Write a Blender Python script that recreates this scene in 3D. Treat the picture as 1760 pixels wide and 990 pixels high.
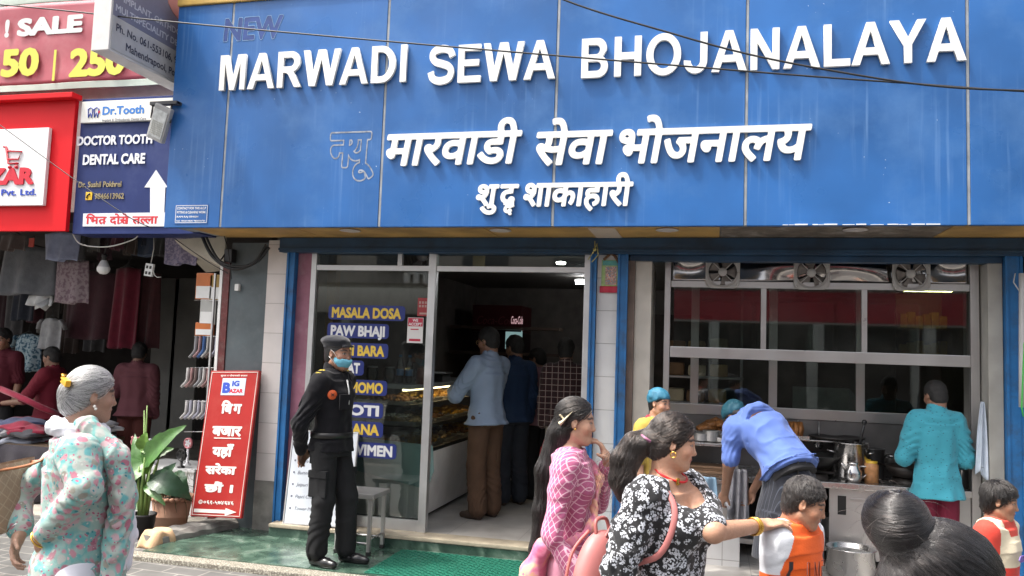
import bpy, bmesh, math, random
import numpy as np
from mathutils import Vector, Matrix
from mathutils.bvhtree import BVHTree

# ------------------------------------------------------------------ camera, world, sun, exposure
for _o in list(bpy.data.objects): bpy.data.objects.remove(_o)
SC = bpy.context.scene
COL = SC.collection
RC = np.array([[0.97068167, -0.23989665, -0.01505632],
               [0.23780292, 0.96756231, -0.08528158],
               [0.03502669, 0.07920083, 0.99624312]])     # columns: right, forward, up
CAM = np.array([3.907, -5.8278, 1.735])
FPX, PW, PH = 1400.0, 1760.0, 990.0
_c = bpy.data.cameras.new('camera'); _c.sensor_width = 36.0; _c.lens = FPX / PW * 36.0
_c.clip_start = 0.05; _c.clip_end = 500.0
_co = bpy.data.objects.new('camera', _c); COL.objects.link(_co)
_m = Matrix.Identity(4)
for _i in range(3):
    _m[_i][0] = RC[_i, 0]; _m[_i][1] = RC[_i, 2]; _m[_i][2] = -RC[_i, 1]; _m[_i][3] = CAM[_i]
_co.matrix_world = _m
SC.camera = _co
SUN_DIR = Vector((0.48, 0.22, -1.0)).normalized()           # the way the light travels
W = bpy.data.worlds.new('World'); SC.world = W; W.use_nodes = True
_nt = W.node_tree; _bg = _nt.nodes['Background']
_sky = _nt.nodes.new('ShaderNodeTexSky'); _sky.sky_type = 'NISHITA'; _sky.sun_disc = False
_sky.sun_elevation = math.asin(-SUN_DIR.z); _sky.sun_rotation = math.atan2(-SUN_DIR.x, -SUN_DIR.y)
_sky.air_density = 0.9; _sky.dust_density = 8.0; _sky.ozone_density = 0.3
_hs = _nt.nodes.new('ShaderNodeHueSaturation'); _hs.inputs['Saturation'].default_value = 0.4; _hs.inputs['Value'].default_value = 1.35   # thin high cloud whitens the sky
_nt.links.new(_sky.outputs[0], _hs.inputs['Color']); _nt.links.new(_hs.outputs[0], _bg.inputs[0]); _bg.inputs[1].default_value = 0.15
_sl = bpy.data.lights.new('sun', 'SUN'); _sl.energy = 2.0; _sl.angle = math.radians(3.0); _sl.color = (1.0, 0.95, 0.88)
_so = bpy.data.objects.new('sun', _sl); COL.objects.link(_so)
_so.rotation_euler = SUN_DIR.to_track_quat('-Z', 'Y').to_euler(); _so.location = (0, -4, 12)
SC.view_settings.view_transform = 'Standard'; SC.view_settings.look = 'None'
SC.view_settings.exposure = 1.02; SC.view_settings.gamma = 1.0; SC.view_settings.use_curve_mapping = False
SC.cycles.max_bounces = 8; SC.cycles.transparent_max_bounces = 24; SC.cycles.glossy_bounces = 5
SC.cycles.diffuse_bounces = 4; SC.cycles.use_denoising = True
SC.cycles.sample_clamp_indirect = 6.0

# ------------------------------------------------------------------ picture <-> place (used to read positions off known planes)
def ray(px, py):
    return RC @ np.array([(px - PW / 2) / FPX, 1.0, -(py - PH / 2) / FPX])
def at(px, py, y):
    d = ray(px, py); t = (y - CAM[1]) / d[1]; return Vector(CAM + d * t)
def gz(px, py, z):
    d = ray(px, py); t = (z - CAM[2]) / d[2]; return Vector(CAM + d * t)
def ax(px, py, x):
    d = ray(px, py); t = (x - CAM[0]) / d[0]; return Vector(CAM + d * t)

# ------------------------------------------------------------------ tagging
def tag(o, label=None, cat=None, group=None, kind=None):
    if label: o['label'] = label
    if cat: o['category'] = cat
    if group: o['group'] = group
    if kind: o['kind'] = kind
    return o
def empty(name, loc=(0, 0, 0), rz=0.0, label=None, cat=None, group=None):
    o = bpy.data.objects.new(name, None); COL.objects.link(o)
    o.location = loc; o.rotation_euler = (0, 0, rz); o.empty_display_size = 0.1
    return tag(o, label, cat, group)
def link_mesh(name, me, mats=None, parent=None, smooth=False):
    o = bpy.data.objects.new(name, me); COL.objects.link(o)
    if mats is not None:
        for m in (mats if isinstance(mats, (list, tuple)) else [mats]): me.materials.append(m)
    if smooth:
        me.polygons.foreach_set('use_smooth', [True] * len(me.polygons))
    if parent is not None: o.parent = parent
    return o
def copy_tree(o, parent=None):
    c = o.copy(); COL.objects.link(c)
    if parent is not None: c.parent = parent
    for ch in list(o.children): copy_tree(ch, c)
    return c

# ------------------------------------------------------------------ materials
MATS = {}
def mat(name, col=(0.5, 0.5, 0.5), rough=0.6, metal=0.0, var=0.0, vscale=6.0, bump=0.0, bscale=40.0,
        spec=0.5, emit=None, estr=0.0, stain=None, stain_amt=0.0, stain_scale=2.0, coat=0.0, rvar=0.0, sheen=0.0, trans=0.0):
    if name in MATS: return MATS[name]
    m = bpy.data.materials.new(name); m.use_nodes = True; nt = m.node_tree
    b = nt.nodes['Principled BSDF']; L = nt.links.new
    b.inputs['Base Color'].default_value = (*col, 1); b.inputs['Roughness'].default_value = rough
    b.inputs['Metallic'].default_value = metal; b.inputs['Specular IOR Level'].default_value = spec
    if coat: b.inputs['Coat Weight'].default_value = coat; b.inputs['Coat Roughness'].default_value = 0.15
    if sheen: b.inputs['Sheen Weight'].default_value = sheen
    if trans: b.inputs['Subsurface Weight'].default_value = trans
    if emit: b.inputs['Emission Color'].default_value = (*emit, 1); b.inputs['Emission Strength'].default_value = estr
    tc = None
    if var or bump or stain or rvar:
        tc = nt.nodes.new('ShaderNodeTexCoord')
    src = None
    if var:
        n = nt.nodes.new('ShaderNodeTexNoise'); n.inputs['Scale'].default_value = vscale; n.inputs['Detail'].default_value = 6
        L(tc.outputs['Object'], n.inputs['Vector'])
        r = nt.nodes.new('ShaderNodeMapRange'); r.inputs[1].default_value = 0.3; r.inputs[2].default_value = 0.7
        r.inputs[3].default_value = 1 - var; r.inputs[4].default_value = 1 + var
        L(n.outputs[0], r.inputs[0])
        x = nt.nodes.new('ShaderNodeMix'); x.data_type = 'RGBA'; x.blend_type = 'MULTIPLY'; x.inputs[0].default_value = 1
        x.inputs[6].default_value = (*col, 1); L(r.outputs[0], x.inputs[7]); src = x.outputs[2]
    if stain:
        n = nt.nodes.new('ShaderNodeTexNoise'); n.inputs['Scale'].default_value = stain_scale; n.inputs['Detail'].default_value = 9
        n.inputs['Roughness'].default_value = 0.65
        L(tc.outputs['Object'], n.inputs['Vector'])
        r = nt.nodes.new('ShaderNodeMapRange'); r.inputs[1].default_value = 0.5; r.inputs[2].default_value = 0.72
        r.inputs[4].default_value = stain_amt
        L(n.outputs[0], r.inputs[0])
        x = nt.nodes.new('ShaderNodeMix'); x.data_type = 'RGBA'; x.inputs[6].default_value = (*col, 1)
        if src: L(src, x.inputs[6])
        x.inputs[7].default_value = (*stain, 1); L(r.outputs[0], x.inputs[0]); src = x.outputs[2]
    if src: L(src, b.inputs['Base Color'])
    if rvar:
        n = nt.nodes.new('ShaderNodeTexNoise'); n.inputs['Scale'].default_value = vscale * 1.7; n.inputs['Detail'].default_value = 5
        L(tc.outputs['Object'], n.inputs['Vector'])
        r = nt.nodes.new('ShaderNodeMapRange'); r.inputs[1].default_value = 0.3; r.inputs[2].default_value = 0.7
        r.inputs[3].default_value = max(0.03, rough - rvar); r.inputs[4].default_value = min(1, rough + rvar)
        L(n.outputs[0], r.inputs[0]); L(r.outputs[0], b.inputs['Roughness'])
    if bump:
        n = nt.nodes.new('ShaderNodeTexNoise'); n.inputs['Scale'].default_value = bscale; n.inputs['Detail'].default_value = 5
        L(tc.outputs['Object'], n.inputs['Vector'])
        bp = nt.nodes.new('ShaderNodeBump'); bp.inputs['Strength'].default_value = bump; bp.inputs['Distance'].default_value = 0.01
        L(n.outputs[0], bp.inputs['Height']); L(bp.outputs[0], b.inputs['Normal'])
    MATS[name] = m
    return m
def glass(name, tint=(0.9, 0.94, 0.93), refl=1.0, dirt=0.04):
    if name in MATS: return MATS[name]
    m = bpy.data.materials.new(name); m.use_nodes = True; nt = m.node_tree; nt.nodes.clear(); L = nt.links.new
    out = nt.nodes.new('ShaderNodeOutputMaterial'); tr = nt.nodes.new('ShaderNodeBsdfTransparent'); gl = nt.nodes.new('ShaderNodeBsdfGlossy')
    tr.inputs[0].default_value = (*tint, 1); gl.inputs['Roughness'].default_value = 0.02
    fr = nt.nodes.new('ShaderNodeFresnel'); fr.inputs[0].default_value = 1.52
    ma = nt.nodes.new('ShaderNodeMath'); ma.operation = 'MULTIPLY'; ma.inputs[1].default_value = 1.8 * refl; ma.use_clamp = True
    L(fr.outputs[0], ma.inputs[0])
    mx = nt.nodes.new('ShaderNodeMixShader'); L(ma.outputs[0], mx.inputs[0]); L(tr.outputs[0], mx.inputs[1]); L(gl.outputs[0], mx.inputs[2])
    df = nt.nodes.new('ShaderNodeBsdfDiffuse'); df.inputs[0].default_value = (0.55, 0.56, 0.54, 1)
    n = nt.nodes.new('ShaderNodeTexNoise'); n.inputs['Scale'].default_value = 2.5; n.inputs['Detail'].default_value = 8
    tc = nt.nodes.new('ShaderNodeTexCoord'); L(tc.outputs['Object'], n.inputs['Vector'])
    r = nt.nodes.new('ShaderNodeMapRange'); r.inputs[1].default_value = 0.4; r.inputs[2].default_value = 0.75; r.inputs[4].default_value = dirt
    L(n.outputs[0], r.inputs[0])
    m2 = nt.nodes.new('ShaderNodeMixShader'); L(r.outputs[0], m2.inputs[0]); L(mx.outputs[0], m2.inputs[1]); L(df.outputs[0], m2.inputs[2])
    L(m2.outputs[0], out.inputs[0]); MATS[name] = m
    return m

# ------------------------------------------------------------------ mesh builder: boxes, tubes, lathes collected into ONE mesh
def rotz(a): return Matrix.Rotation(a, 4, 'Z')
def crv(P, n=6):
    P = [Vector(p) for p in P]; Q = []
    for i in range(len(P) - 1):
        p0, p1, p2, p3 = P[max(0, i - 1)], P[i], P[i + 1], P[min(len(P) - 1, i + 2)]
        for k in range(n):
            u = k / n; Q.append(.5 * (2 * p1 + (p2 - p0) * u + (2 * p0 - 5 * p1 + 4 * p2 - p3) * u * u + (3 * p1 - p0 - 3 * p2 + p3) * u ** 3))
    return Q + [P[-1]]
class MB:
    def __init__(s): s.bm = bmesh.new()
    def box(s, x0, x1, y0, y1, z0, z1, bev=0.0, M=None, mi=0):
        t = bmesh.new()
        bmesh.ops.create_cube(t, size=1.0)
        for v in t.verts:
            v.co = Vector(((x0 + x1) / 2 + v.co.x * (x1 - x0), (y0 + y1) / 2 + v.co.y * (y1 - y0), (z0 + z1) / 2 + v.co.z * (z1 - z0)))
        if bev > 0: bmesh.ops.bevel(t, geom=t.edges[:], offset=bev, segments=2, affect='EDGES', profile=0.7)
        return s._merge(t, M, mi)
    def _merge(s, t, M=None, mi=0, smooth=False):
        if M is not None: bmesh.ops.transform(t, matrix=M, verts=t.verts)
        for f in t.faces: f.material_index = mi; f.smooth = smooth
        me = bpy.data.meshes.new('tmp'); t.to_mesh(me); t.free()
        s.bm.from_mesh(me); bpy.data.meshes.remove(me)
        return s
    def tube(s, pts, r, seg=8, cap=True, mi=0, flat=None):
        pts = [Vector(p) for p in pts]; n = len(pts)
        rs = list(r) if isinstance(r, (list, tuple)) else [r] * n
        t = bmesh.new(); rings = []
        up = None
        for i in range(n):
            d = (pts[min(i + 1, n - 1)] - pts[max(i - 1, 0)])
            d = d.normalized() if d.length > 1e-9 else Vector((0, 0, 1))
            if up is None:
                up = Vector((0, 0, 1)) if abs(d.z) < 0.9 else Vector((1, 0, 0))
            a = d.cross(up)
            if a.length < 1e-6: a = d.orthogonal()
            a.normalize(); b = a.cross(d).normalized(); up = b
            rings.append([t.verts.new(pts[i] + (a * math.cos(2 * math.pi * k / seg) * rs[i] + b * math.sin(2 * math.pi * k / seg) * rs[i] * (flat or 1))) for k in range(seg)])
        for i in range(n - 1):
            for k in range(seg):
                t.faces.new((rings[i][k], rings[i][(k + 1) % seg], rings[i + 1][(k + 1) % seg], rings[i + 1][k]))
        if cap:
            t.faces.new(rings[0][::-1]); t.faces.new(rings[-1])
        bmesh.ops.recalc_face_normals(t, faces=t.faces[:])
        return s._merge(t, None, mi, True)
    def lathe(s, prof, c=(0, 0, 0), seg=28, mi=0, M=None, close=False):
        t = bmesh.new(); rings = []
        for (r, z) in prof:
            if r < 1e-5: rings.append([t.verts.new((0, 0, z))])
            else: rings.append([t.verts.new((r * math.cos(2 * math.pi * k / seg), r * math.sin(2 * math.pi * k / seg), z)) for k in range(seg)])
        for i in range(len(rings) - 1):
            a, b = rings[i], rings[i + 1]
            for k in range(seg):
                k2 = (k + 1) % seg
                if len(a) == 1 and len(b) == 1: continue
                if len(a) == 1: t.faces.new((a[0], b[k2], b[k]))
                elif len(b) == 1: t.faces.new((a[k], a[k2], b[0]))
                else: t.faces.new((a[k], a[k2], b[k2], b[k]))
        bmesh.ops.recalc_face_normals(t, faces=t.faces[:])
        MM = Matrix.Translation(Vector(c)) @ (M if M is not None else Matrix.Identity(4))
        return s._merge(t, MM, mi, True)
    def poly(s, pts, mi=0, smooth=False):
        vs = [s.bm.verts.new(p) for p in pts]; f = s.bm.faces.new(vs); f.material_index = mi; f.smooth = smooth; return s
    def prism(s, pts, off, mi=0):                      # closed outline pushed along off
        off = Vector(off); t = bmesh.new()
        a = [t.verts.new(p) for p in pts]; b = [t.verts.new(Vector(p) + off) for p in pts]
        t.faces.new(a); t.faces.new(b[::-1]); n = len(a)
        for i in range(n): t.faces.new((a[i], b[i], b[(i + 1) % n], a[(i + 1) % n]))
        bmesh.ops.recalc_face_normals(t, faces=t.faces[:])
        return s._merge(t, None, mi)
    def grid(s, fn, nu, nv, mi=0, smooth=True, thick=0.0):   # fn(u, v) -> point; optional thickness
        V = [[Vector(fn(i / nu, j / nv)) for j in range(nv + 1)] for i in range(nu + 1)]
        t = bmesh.new(); A = [[t.verts.new(p) for p in row] for row in V]
        for i in range(nu):
            for j in range(nv): t.faces.new((A[i][j], A[i + 1][j], A[i + 1][j + 1], A[i][j + 1]))
        if thick:
            bmesh.ops.recalc_face_normals(t, faces=t.faces[:]); bmesh.ops.solidify(t, geom=t.faces[:], thickness=thick)
        return s._merge(t, None, mi, smooth)
    def sphere(s, c, r, sc=(1, 1, 1), seg=16, mi=0):
        t = bmesh.new(); bmesh.ops.create_uvsphere(t, u_segments=seg, v_segments=max(6, seg * 2 // 3), radius=r)
        return s._merge(t, Matrix.Translation(Vector(c)) @ Matrix.Diagonal((*sc, 1)), mi, True)
    def build(s, name, m, parent=None, auto=True):
        me = bpy.data.meshes.new(name); s.bm.to_mesh(me); s.bm.free()
        o = link_mesh(name, me, m, parent)
        return o
def box(name, m, x0, x1, y0, y1, z0, z1, bev=0.0, parent=None): return MB().box(x0, x1, y0, y1, z0, z1, bev).build(name, m, parent)
# ------------------------------------------------------------------ lettering: flat signed fields -> extruded meshes
_TXT = {}
def _glyph_mesh(s):
    if s in _TXT: return _TXT[s]
    c = bpy.data.curves.new('t', 'FONT'); c.body = s; c.size = 1.0; c.resolution_u = 3
    o = bpy.data.objects.new('t', c); COL.objects.link(o)
    bpy.context.view_layer.update()
    me = bpy.data.meshes.new_from_object(o.evaluated_get(bpy.context.evaluated_depsgraph_get()))
    me.calc_loop_triangles()
    V = np.array([v.co[:2] for v in me.vertices], dtype=np.float64).reshape(-1, 2)
    T = np.array([t.vertices[:] for t in me.loop_triangles], dtype=np.int64).reshape(-1, 3)
    cnt = {}
    for t in T:
        for a, b in ((t[0], t[1]), (t[1], t[2]), (t[2], t[0])):
            k = (min(a, b), max(a, b)); cnt[k] = cnt.get(k, 0) + 1
    E = np.array([k for k, n in cnt.items() if n == 1], dtype=np.int64).reshape(-1, 2)
    bpy.data.objects.remove(o); bpy.data.curves.remove(c); bpy.data.meshes.remove(me)
    _TXT[s] = (V, T, E); return _TXT[s]
def text_field(items, bold, shear=0.0, res=0.02, strokes=()):
    """items: (string, dx, dy, scale, xmin, xmax); strokes: (points, half width). Returns field, origin, res."""
    G = []
    for it in items:
        s, dx, dy, sc = it[:4]; xm, xM = (it[4], it[5]) if len(it) > 4 else (-9, 99)
        V, T, E = _glyph_mesh(s)
        P = V * sc + np.array([dx, dy]); G.append((P, T, E, xm, xM))
    allp = [g[0] for g in G if len(g[0])] + [np.array(s[0], float) for s in strokes]
    A = np.concatenate(allp); m = bold + 3 * res
    if len(strokes): m += max(s[1] for s in strokes)
    lo = A.min(0) - m; hi = A.max(0) + m
    nx, ny = [int(math.ceil((hi[i] - lo[i]) / res)) + 1 for i in (0, 1)]
    F = np.full((nx, ny), 9.0)
    X = lo[0] + np.arange(nx)[:, None] * res; Y = lo[1] + np.arange(ny)[None, :] * res
    def win(a, b, pad):
        i0 = max(0, int((a[0] - pad - lo[0]) / res)); i1 = min(nx, int((b[0] + pad - lo[0]) / res) + 2)
        j0 = max(0, int((a[1] - pad - lo[1]) / res)); j1 = min(ny, int((b[1] + pad - lo[1]) / res) + 2)
        return slice(i0, i1), slice(j0, j1)
    def segd(x, y, p, q):
        d = q - p; L2 = max(d @ d, 1e-12); t = np.clip(((x - p[0]) * d[0] + (y - p[1]) * d[1]) / L2, 0, 1)
        return np.hypot(x - p[0] - t * d[0], y - p[1] - t * d[1])
    for P, T, E, xm, xM in G:
        ins = np.zeros((nx, ny), bool); D = np.full((nx, ny), 9.0)
        for t in T:
            a, b, c = P[t[0]], P[t[1]], P[t[2]]
            w = win(np.minimum(np.minimum(a, b), c), np.maximum(np.maximum(a, b), c), 0)
            x, y = X[w[0]], Y[:, w[1]]
            e = [(q[0] - p[0]) * (y - p[1]) - (q[1] - p[1]) * (x - p[0]) for p, q in ((a, b), (b, c), (c, a))]
            ins[w] |= ((e[0] >= 0) & (e[1] >= 0) & (e[2] >= 0)) | ((e[0] <= 0) & (e[1] <= 0) & (e[2] <= 0))
        pad = bold + 3 * res
        for a, b in E:
            p, q = P[a], P[b]; w = win(np.minimum(p, q), np.maximum(p, q), pad)
            D[w] = np.minimum(D[w], segd(X[w[0]], Y[:, w[1]], p, q))
        f = np.where(ins, -np.minimum(D, 1), D)
        f = np.maximum(f, np.maximum(xm - X, X - xM))
        F = np.minimum(F, f - bold)
    for pts, hw in strokes:
        pts = [np.array(p, float) for p in pts]
        for p, q in zip(pts[:-1], pts[1:]):
            w = win(np.minimum(p, q), np.maximum(p, q), hw + 3 * res)
            F[w] = np.minimum(F[w], segd(X[w[0]], Y[:, w[1]], p, q) - hw)
    return F, lo, res, shear
def field_mesh(name, fld, M, depth, m, parent=None, ring=None, sx=1.0):
    """march the 2D field, front face at local z=depth (0 = flat sheet), sides to z=0; M maps (x,y,z) to the place."""
    F, lo, res, shear = fld
    if ring is not None: F = np.maximum(F, -(F + ring))
    F = np.where(F == 0, 1e-7, F)
    nx, ny = F.shape; I = F < 0
    verts, faces, key = [], [], {}
    def gp(i, j): return (lo[0] + i * res, lo[1] + j * res)
    def vid(k):
        if k in key: return key[k]
        if k[0] == 'g': x, y = gp(k[1], k[2])
        else:
            _, i, j, i2, j2 = k; a, b = F[i, j], F[i2, j2]; t = a / (a - b); x0, y0 = gp(i, j); x1, y1 = gp(i2, j2)
            x, y = x0 + t * (x1 - x0), y0 + t * (y1 - y0)
        key[k] = len(verts); verts.append(((x + shear * y) * sx, y)); return key[k]
    cnt = I[:-1, :-1].astype(int) + I[1:, :-1] + I[:-1, 1:] + I[1:, 1:]
    sides = []
    full = np.zeros((nx - 1, ny - 1), bool); full[cnt == 4] = True
    used = np.zeros_like(full)
    for i in range(nx - 1):                       # merge full cells into vertical runs
        j = 0
        while j < ny - 1:
            if full[i, j]:
                j2 = j
                while j2 < ny - 1 and full[i, j2]: j2 += 1
                pts = [vid(('g', i, jj)) for jj in range(j, j2 + 1)]; q = [vid(('g', i + 1, jj)) for jj in range(j2, j - 1, -1)]
                faces.append(q[::-1] + pts[::-1] if False else (pts + q)[::-1]); j = j2
            else: j += 1
    for i, j in np.argwhere((cnt > 0) & (cnt < 4)):
        cs = [(i, j), (i + 1, j), (i + 1, j + 1), (i, j + 1)]
        loop = []; cross = []
        for k in range(4):
            a, b = cs[k], cs[(k + 1) % 4]; ia, ib = I[a], I[b]
            if ia: loop.append(vid(('g', a[0], a[1])))
            if ia != ib:
                kk = (('e', a[0], a[1], b[0], b[1]) if a < b else ('e', b[0], b[1], a[0], a[1]))
                v = vid(kk); loop.append(v); cross.append((v, ia))
        if len(loop) >= 3: faces.append(loop)
        if len(cross) == 2:
            (v0, in0), (v1, _) = cross
            sides.append((v0, v1) if in0 else (v1, v0))
        elif len(cross) == 4:
            for q in (0, 2):
                (v0, in0), (v1, _) = cross[q], cross[q + 1]; sides.append((v0, v1) if in0 else (v1, v0))
    n = len(verts); VV = [M @ Vector((x, y, depth)) for x, y in verts]
    if depth:
        VV += [M @ Vector((x, y, 0)) for x, y in verts]
        faces = faces + [(b, a, a + n, b + n) for a, b in sides]
    me = bpy.data.meshes.new(name); me.from_pydata(VV, [], faces); me.update()
    return link_mesh(name, me, m, parent)
def face_M(x, y, z, size, rz=0.0, tilt=0.0):
    """text lies in the x-z plane facing -y at (x,y,z); local x right, y up, z towards the viewer."""
    return Matrix.Translation((x, y, z)) @ Matrix.Rotation(rz, 4, 'Z') @ Matrix.Rotation(math.pi / 2 + tilt, 4, 'X') @ Matrix.Scale(size, 4)
def write(name, s, x, y, z, h, m, parent=None, bold=0.03, width=None, depth=0.0, shear=0.0, center=False, res=None, rz=0.0, M=None, items=None, strokes=(), cap=0.72):
    """h = cap height in metres; width stretches the line to that many metres."""
    size = h / cap; b = bold
    if res is None: res = 0.022
    fld = text_field(items or [(s, 0, 0, 1.0)], b, shear, res, strokes)
    F, lo, r, sh = fld; xs = np.nonzero((F < 0).any(1))[0]
    x0, x1 = lo[0] + xs[0] * r, lo[0] + (xs[-1] + 1) * r
    sx = 1.0 if width is None else width / ((x1 - x0) * size)
    off = -x0 * sx if not center else -(x0 + x1) / 2 * sx
    MM = (M if M is not None else face_M(x, y, z, 1.0, rz)) @ Matrix.Scale(size, 4) @ Matrix.Translation((off, 0, 0))
    o = field_mesh(name, fld, MM, depth / size, m, parent, sx=sx)
    return o
# bold grotesque capitals drawn as outlines (cap height 1); each letter = (advance, [loops])
def _arc(cx, cy, rx, ry, a0, a1, n=14):
    return [(cx + rx * math.cos(math.radians(a0 + (a1 - a0) * i / n)), cy + ry * math.sin(math.radians(a0 + (a1 - a0) * i / n))) for i in range(n + 1)]
def bold_letter(ch):
    t = 0.205
    if ch == 'I': return 0.39, [[(.09, 0), (.09 + t, 0), (.09 + t, 1), (.09, 1)]]
    if ch == 'L': return 0.83, [[(.1, 0), (.8, 0), (.8, .17), (.1 + t, .17), (.1 + t, 1), (.1, 1)]]
    if ch == 'E': return 0.93, [[(.1, 0), (.86, 0), (.86, .17), (.1 + t, .17), (.1 + t, .43), (.79, .43), (.79, .6), (.1 + t, .6), (.1 + t, .83), (.84, .83), (.84, 1), (.1, 1)]]
    if ch == 'H': return 1.0, [[(.1, 0), (.1 + t, 0), (.1 + t, .42), (.7, .42), (.7, 0), (.7 + t, 0), (.7 + t, 1), (.7, 1), (.7, .6), (.1 + t, .6), (.1 + t, 1), (.1, 1)]]
    if ch == 'N': return 1.0, [[(.1, 0), (.29, 0), (.29, .65), (.71, 0), (.9, 0), (.9, 1), (.71, 1), (.71, .35), (.29, 1), (.1, 1)]]
    if ch == 'M': return 1.16, [[(.1, 0), (.29, 0), (.29, .76), (.49, 0), (.67, 0), (.87, .76), (.87, 0), (1.06, 0), (1.06, 1), (.76, 1), (.58, .3), (.4, 1), (.1, 1)]]
    if ch == 'W': return 1.32, [[(.24, 0), (.46, 0), (.66, .72), (.86, 0), (1.08, 0), (1.32, 1), (1.11, 1), (.965, .34), (.79, 1), (.53, 1), (.355, .34), (.21, 1), (0, 1)]]
    if ch == 'A': return 1.0, [[(0, 0), (.22, 0), (.305, .23), (.695, .23), (.78, 0), (1.0, 0), (.61, 1), (.39, 1)], [(.36, .4), (.64, .4), (.5, .79)]]
    if ch == 'Y': return 0.93, [[(.365, 0), (.565, 0), (.565, .42), (.93, 1), (.7, 1), (.468, .6), (.235, 1), (0, 1), (.365, .42)]]
    if ch == 'D': return 1.0, [[(.1, 0), (.45, 0)] + _arc(.45, .5, .48, .5, -90, 90)[1:-1] + [(.45, 1), (.1, 1)],
                               [(.1 + t, .17), (.42, .17)] + _arc(.42, .5, .29, .33, -90, 90)[1:-1] + [(.42, .83), (.1 + t, .83)]]
    if ch == 'B': return 1.0, [[(.1, 0), (.6, 0)] + _arc(.6, .28, .31, .28, -90, 62)[1:] + [(.76, .545)] + _arc(.58, .745, .285, .255, -20, 90)[1:] + [(.1, 1)],
                               [(.1 + t, .17), (.56, .17)] + _arc(.56, .29, .14, .12, -90, 90)[1:-1] + [(.56, .41), (.1 + t, .41)],
                               [(.1 + t, .59), (.54, .59)] + _arc(.54, .71, .12, .12, -90, 90)[1:-1] + [(.54, .83), (.1 + t, .83)]]
    if ch == 'R': return 1.02, [[(.1, 0), (.1 + t, 0), (.1 + t, .41), (.4, .41), (.5, .35), (.73, 0), (.98, 0), (.78, .31), (.68, .43)] + _arc(.6, .715, .3, .285, -55, 90)[0:] + [(.1, 1)],
                               [(.1 + t, .58), (.56, .58)] + _arc(.56, .705, .13, .125, -90, 90)[1:-1] + [(.56, .83), (.1 + t, .83)]]
    if ch == 'O': return 1.12, [_arc(.56, .5, .51, .525, 0, 360, 40)[:-1], _arc(.56, .5, .3, .355, 0, 360, 36)[:-1]]
    if ch == 'J': return 0.82, [[(.5, 1), (.5, .33)] + _arc(.365, .3, .135, .145, 0, -180, 10) + [(.03, .32)] + _arc(.365, .31, .34, .325, 180, 360, 16)[1:] + [(.705, 1)]]
    if ch == 'S':
        c = [(.84, .71), (.76, .86), (.6, .92), (.45, .925), (.28, .89), (.18, .8), (.185, .68), (.3, .58), (.5, .525), (.7, .46), (.8, .36), (.8, .24), (.72, .13), (.52, .075), (.34, .085), (.19, .16), (.125, .32)]
        from mathutils import interpolate
        P = [Vector((*p, 0)) for p in c]
        Q = []
        for i in range(len(P) - 1):
            p0, p1, p2, p3 = P[max(0, i - 1)], P[i], P[i + 1], P[min(len(P) - 1, i + 2)]
            for k in range(4):
                u = k / 4; Q.append(0.5 * (2 * p1 + (p2 - p0) * u + (2 * p0 - 5 * p1 + 4 * p2 - p3) * u * u + (3 * p1 - p0 - 3 * p2 + p3) * u ** 3))
        Q.append(P[-1]); Lf, Rt = [], []
        for i, q in enumerate(Q):
            d = (Q[min(i + 1, len(Q) - 1)] - Q[max(i - 1, 0)]).normalized(); nrm = Vector((-d.y, d.x, 0)) * .1
            Lf.append((q + nrm)[:2]); Rt.append((q - nrm)[:2])
        return 0.94, [Lf + Rt[::-1]]
    return 0.36, []
def bold_line(name, s, x, y, z, h, width, depth, m, parent, gap=0.0):
    adv = [bold_letter(c)[0] + gap for c in s]; tot = sum(adv); sx = width / tot
    for pos, ch in enumerate(s):
        loops = bold_letter(ch)[1]
        if not loops: continue
        c = bpy.data.curves.new('l', 'CURVE'); c.dimensions = '2D'; c.fill_mode = 'BOTH'; c.extrude = depth / 2
        for lp in loops:
            sp = c.splines.new('POLY'); sp.points.add(len(lp) - 1); sp.use_cyclic_u = True
            for k, (px, py) in enumerate(lp): sp.points[k].co = (px * sx, py * h, 0, 1)
        o = bpy.data.objects.new('l', c); COL.objects.link(o); bpy.context.view_layer.update()
        me = bpy.data.meshes.new_from_object(o.evaluated_get(bpy.context.evaluated_depsgraph_get()))
        bpy.data.objects.remove(o); bpy.data.curves.remove(c)
        me.transform(face_M(x + sum(adv[:pos]) * sx, y - depth / 2, z, 1.0)); me.materials.clear()
        link_mesh(name, me, m, parent)
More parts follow.
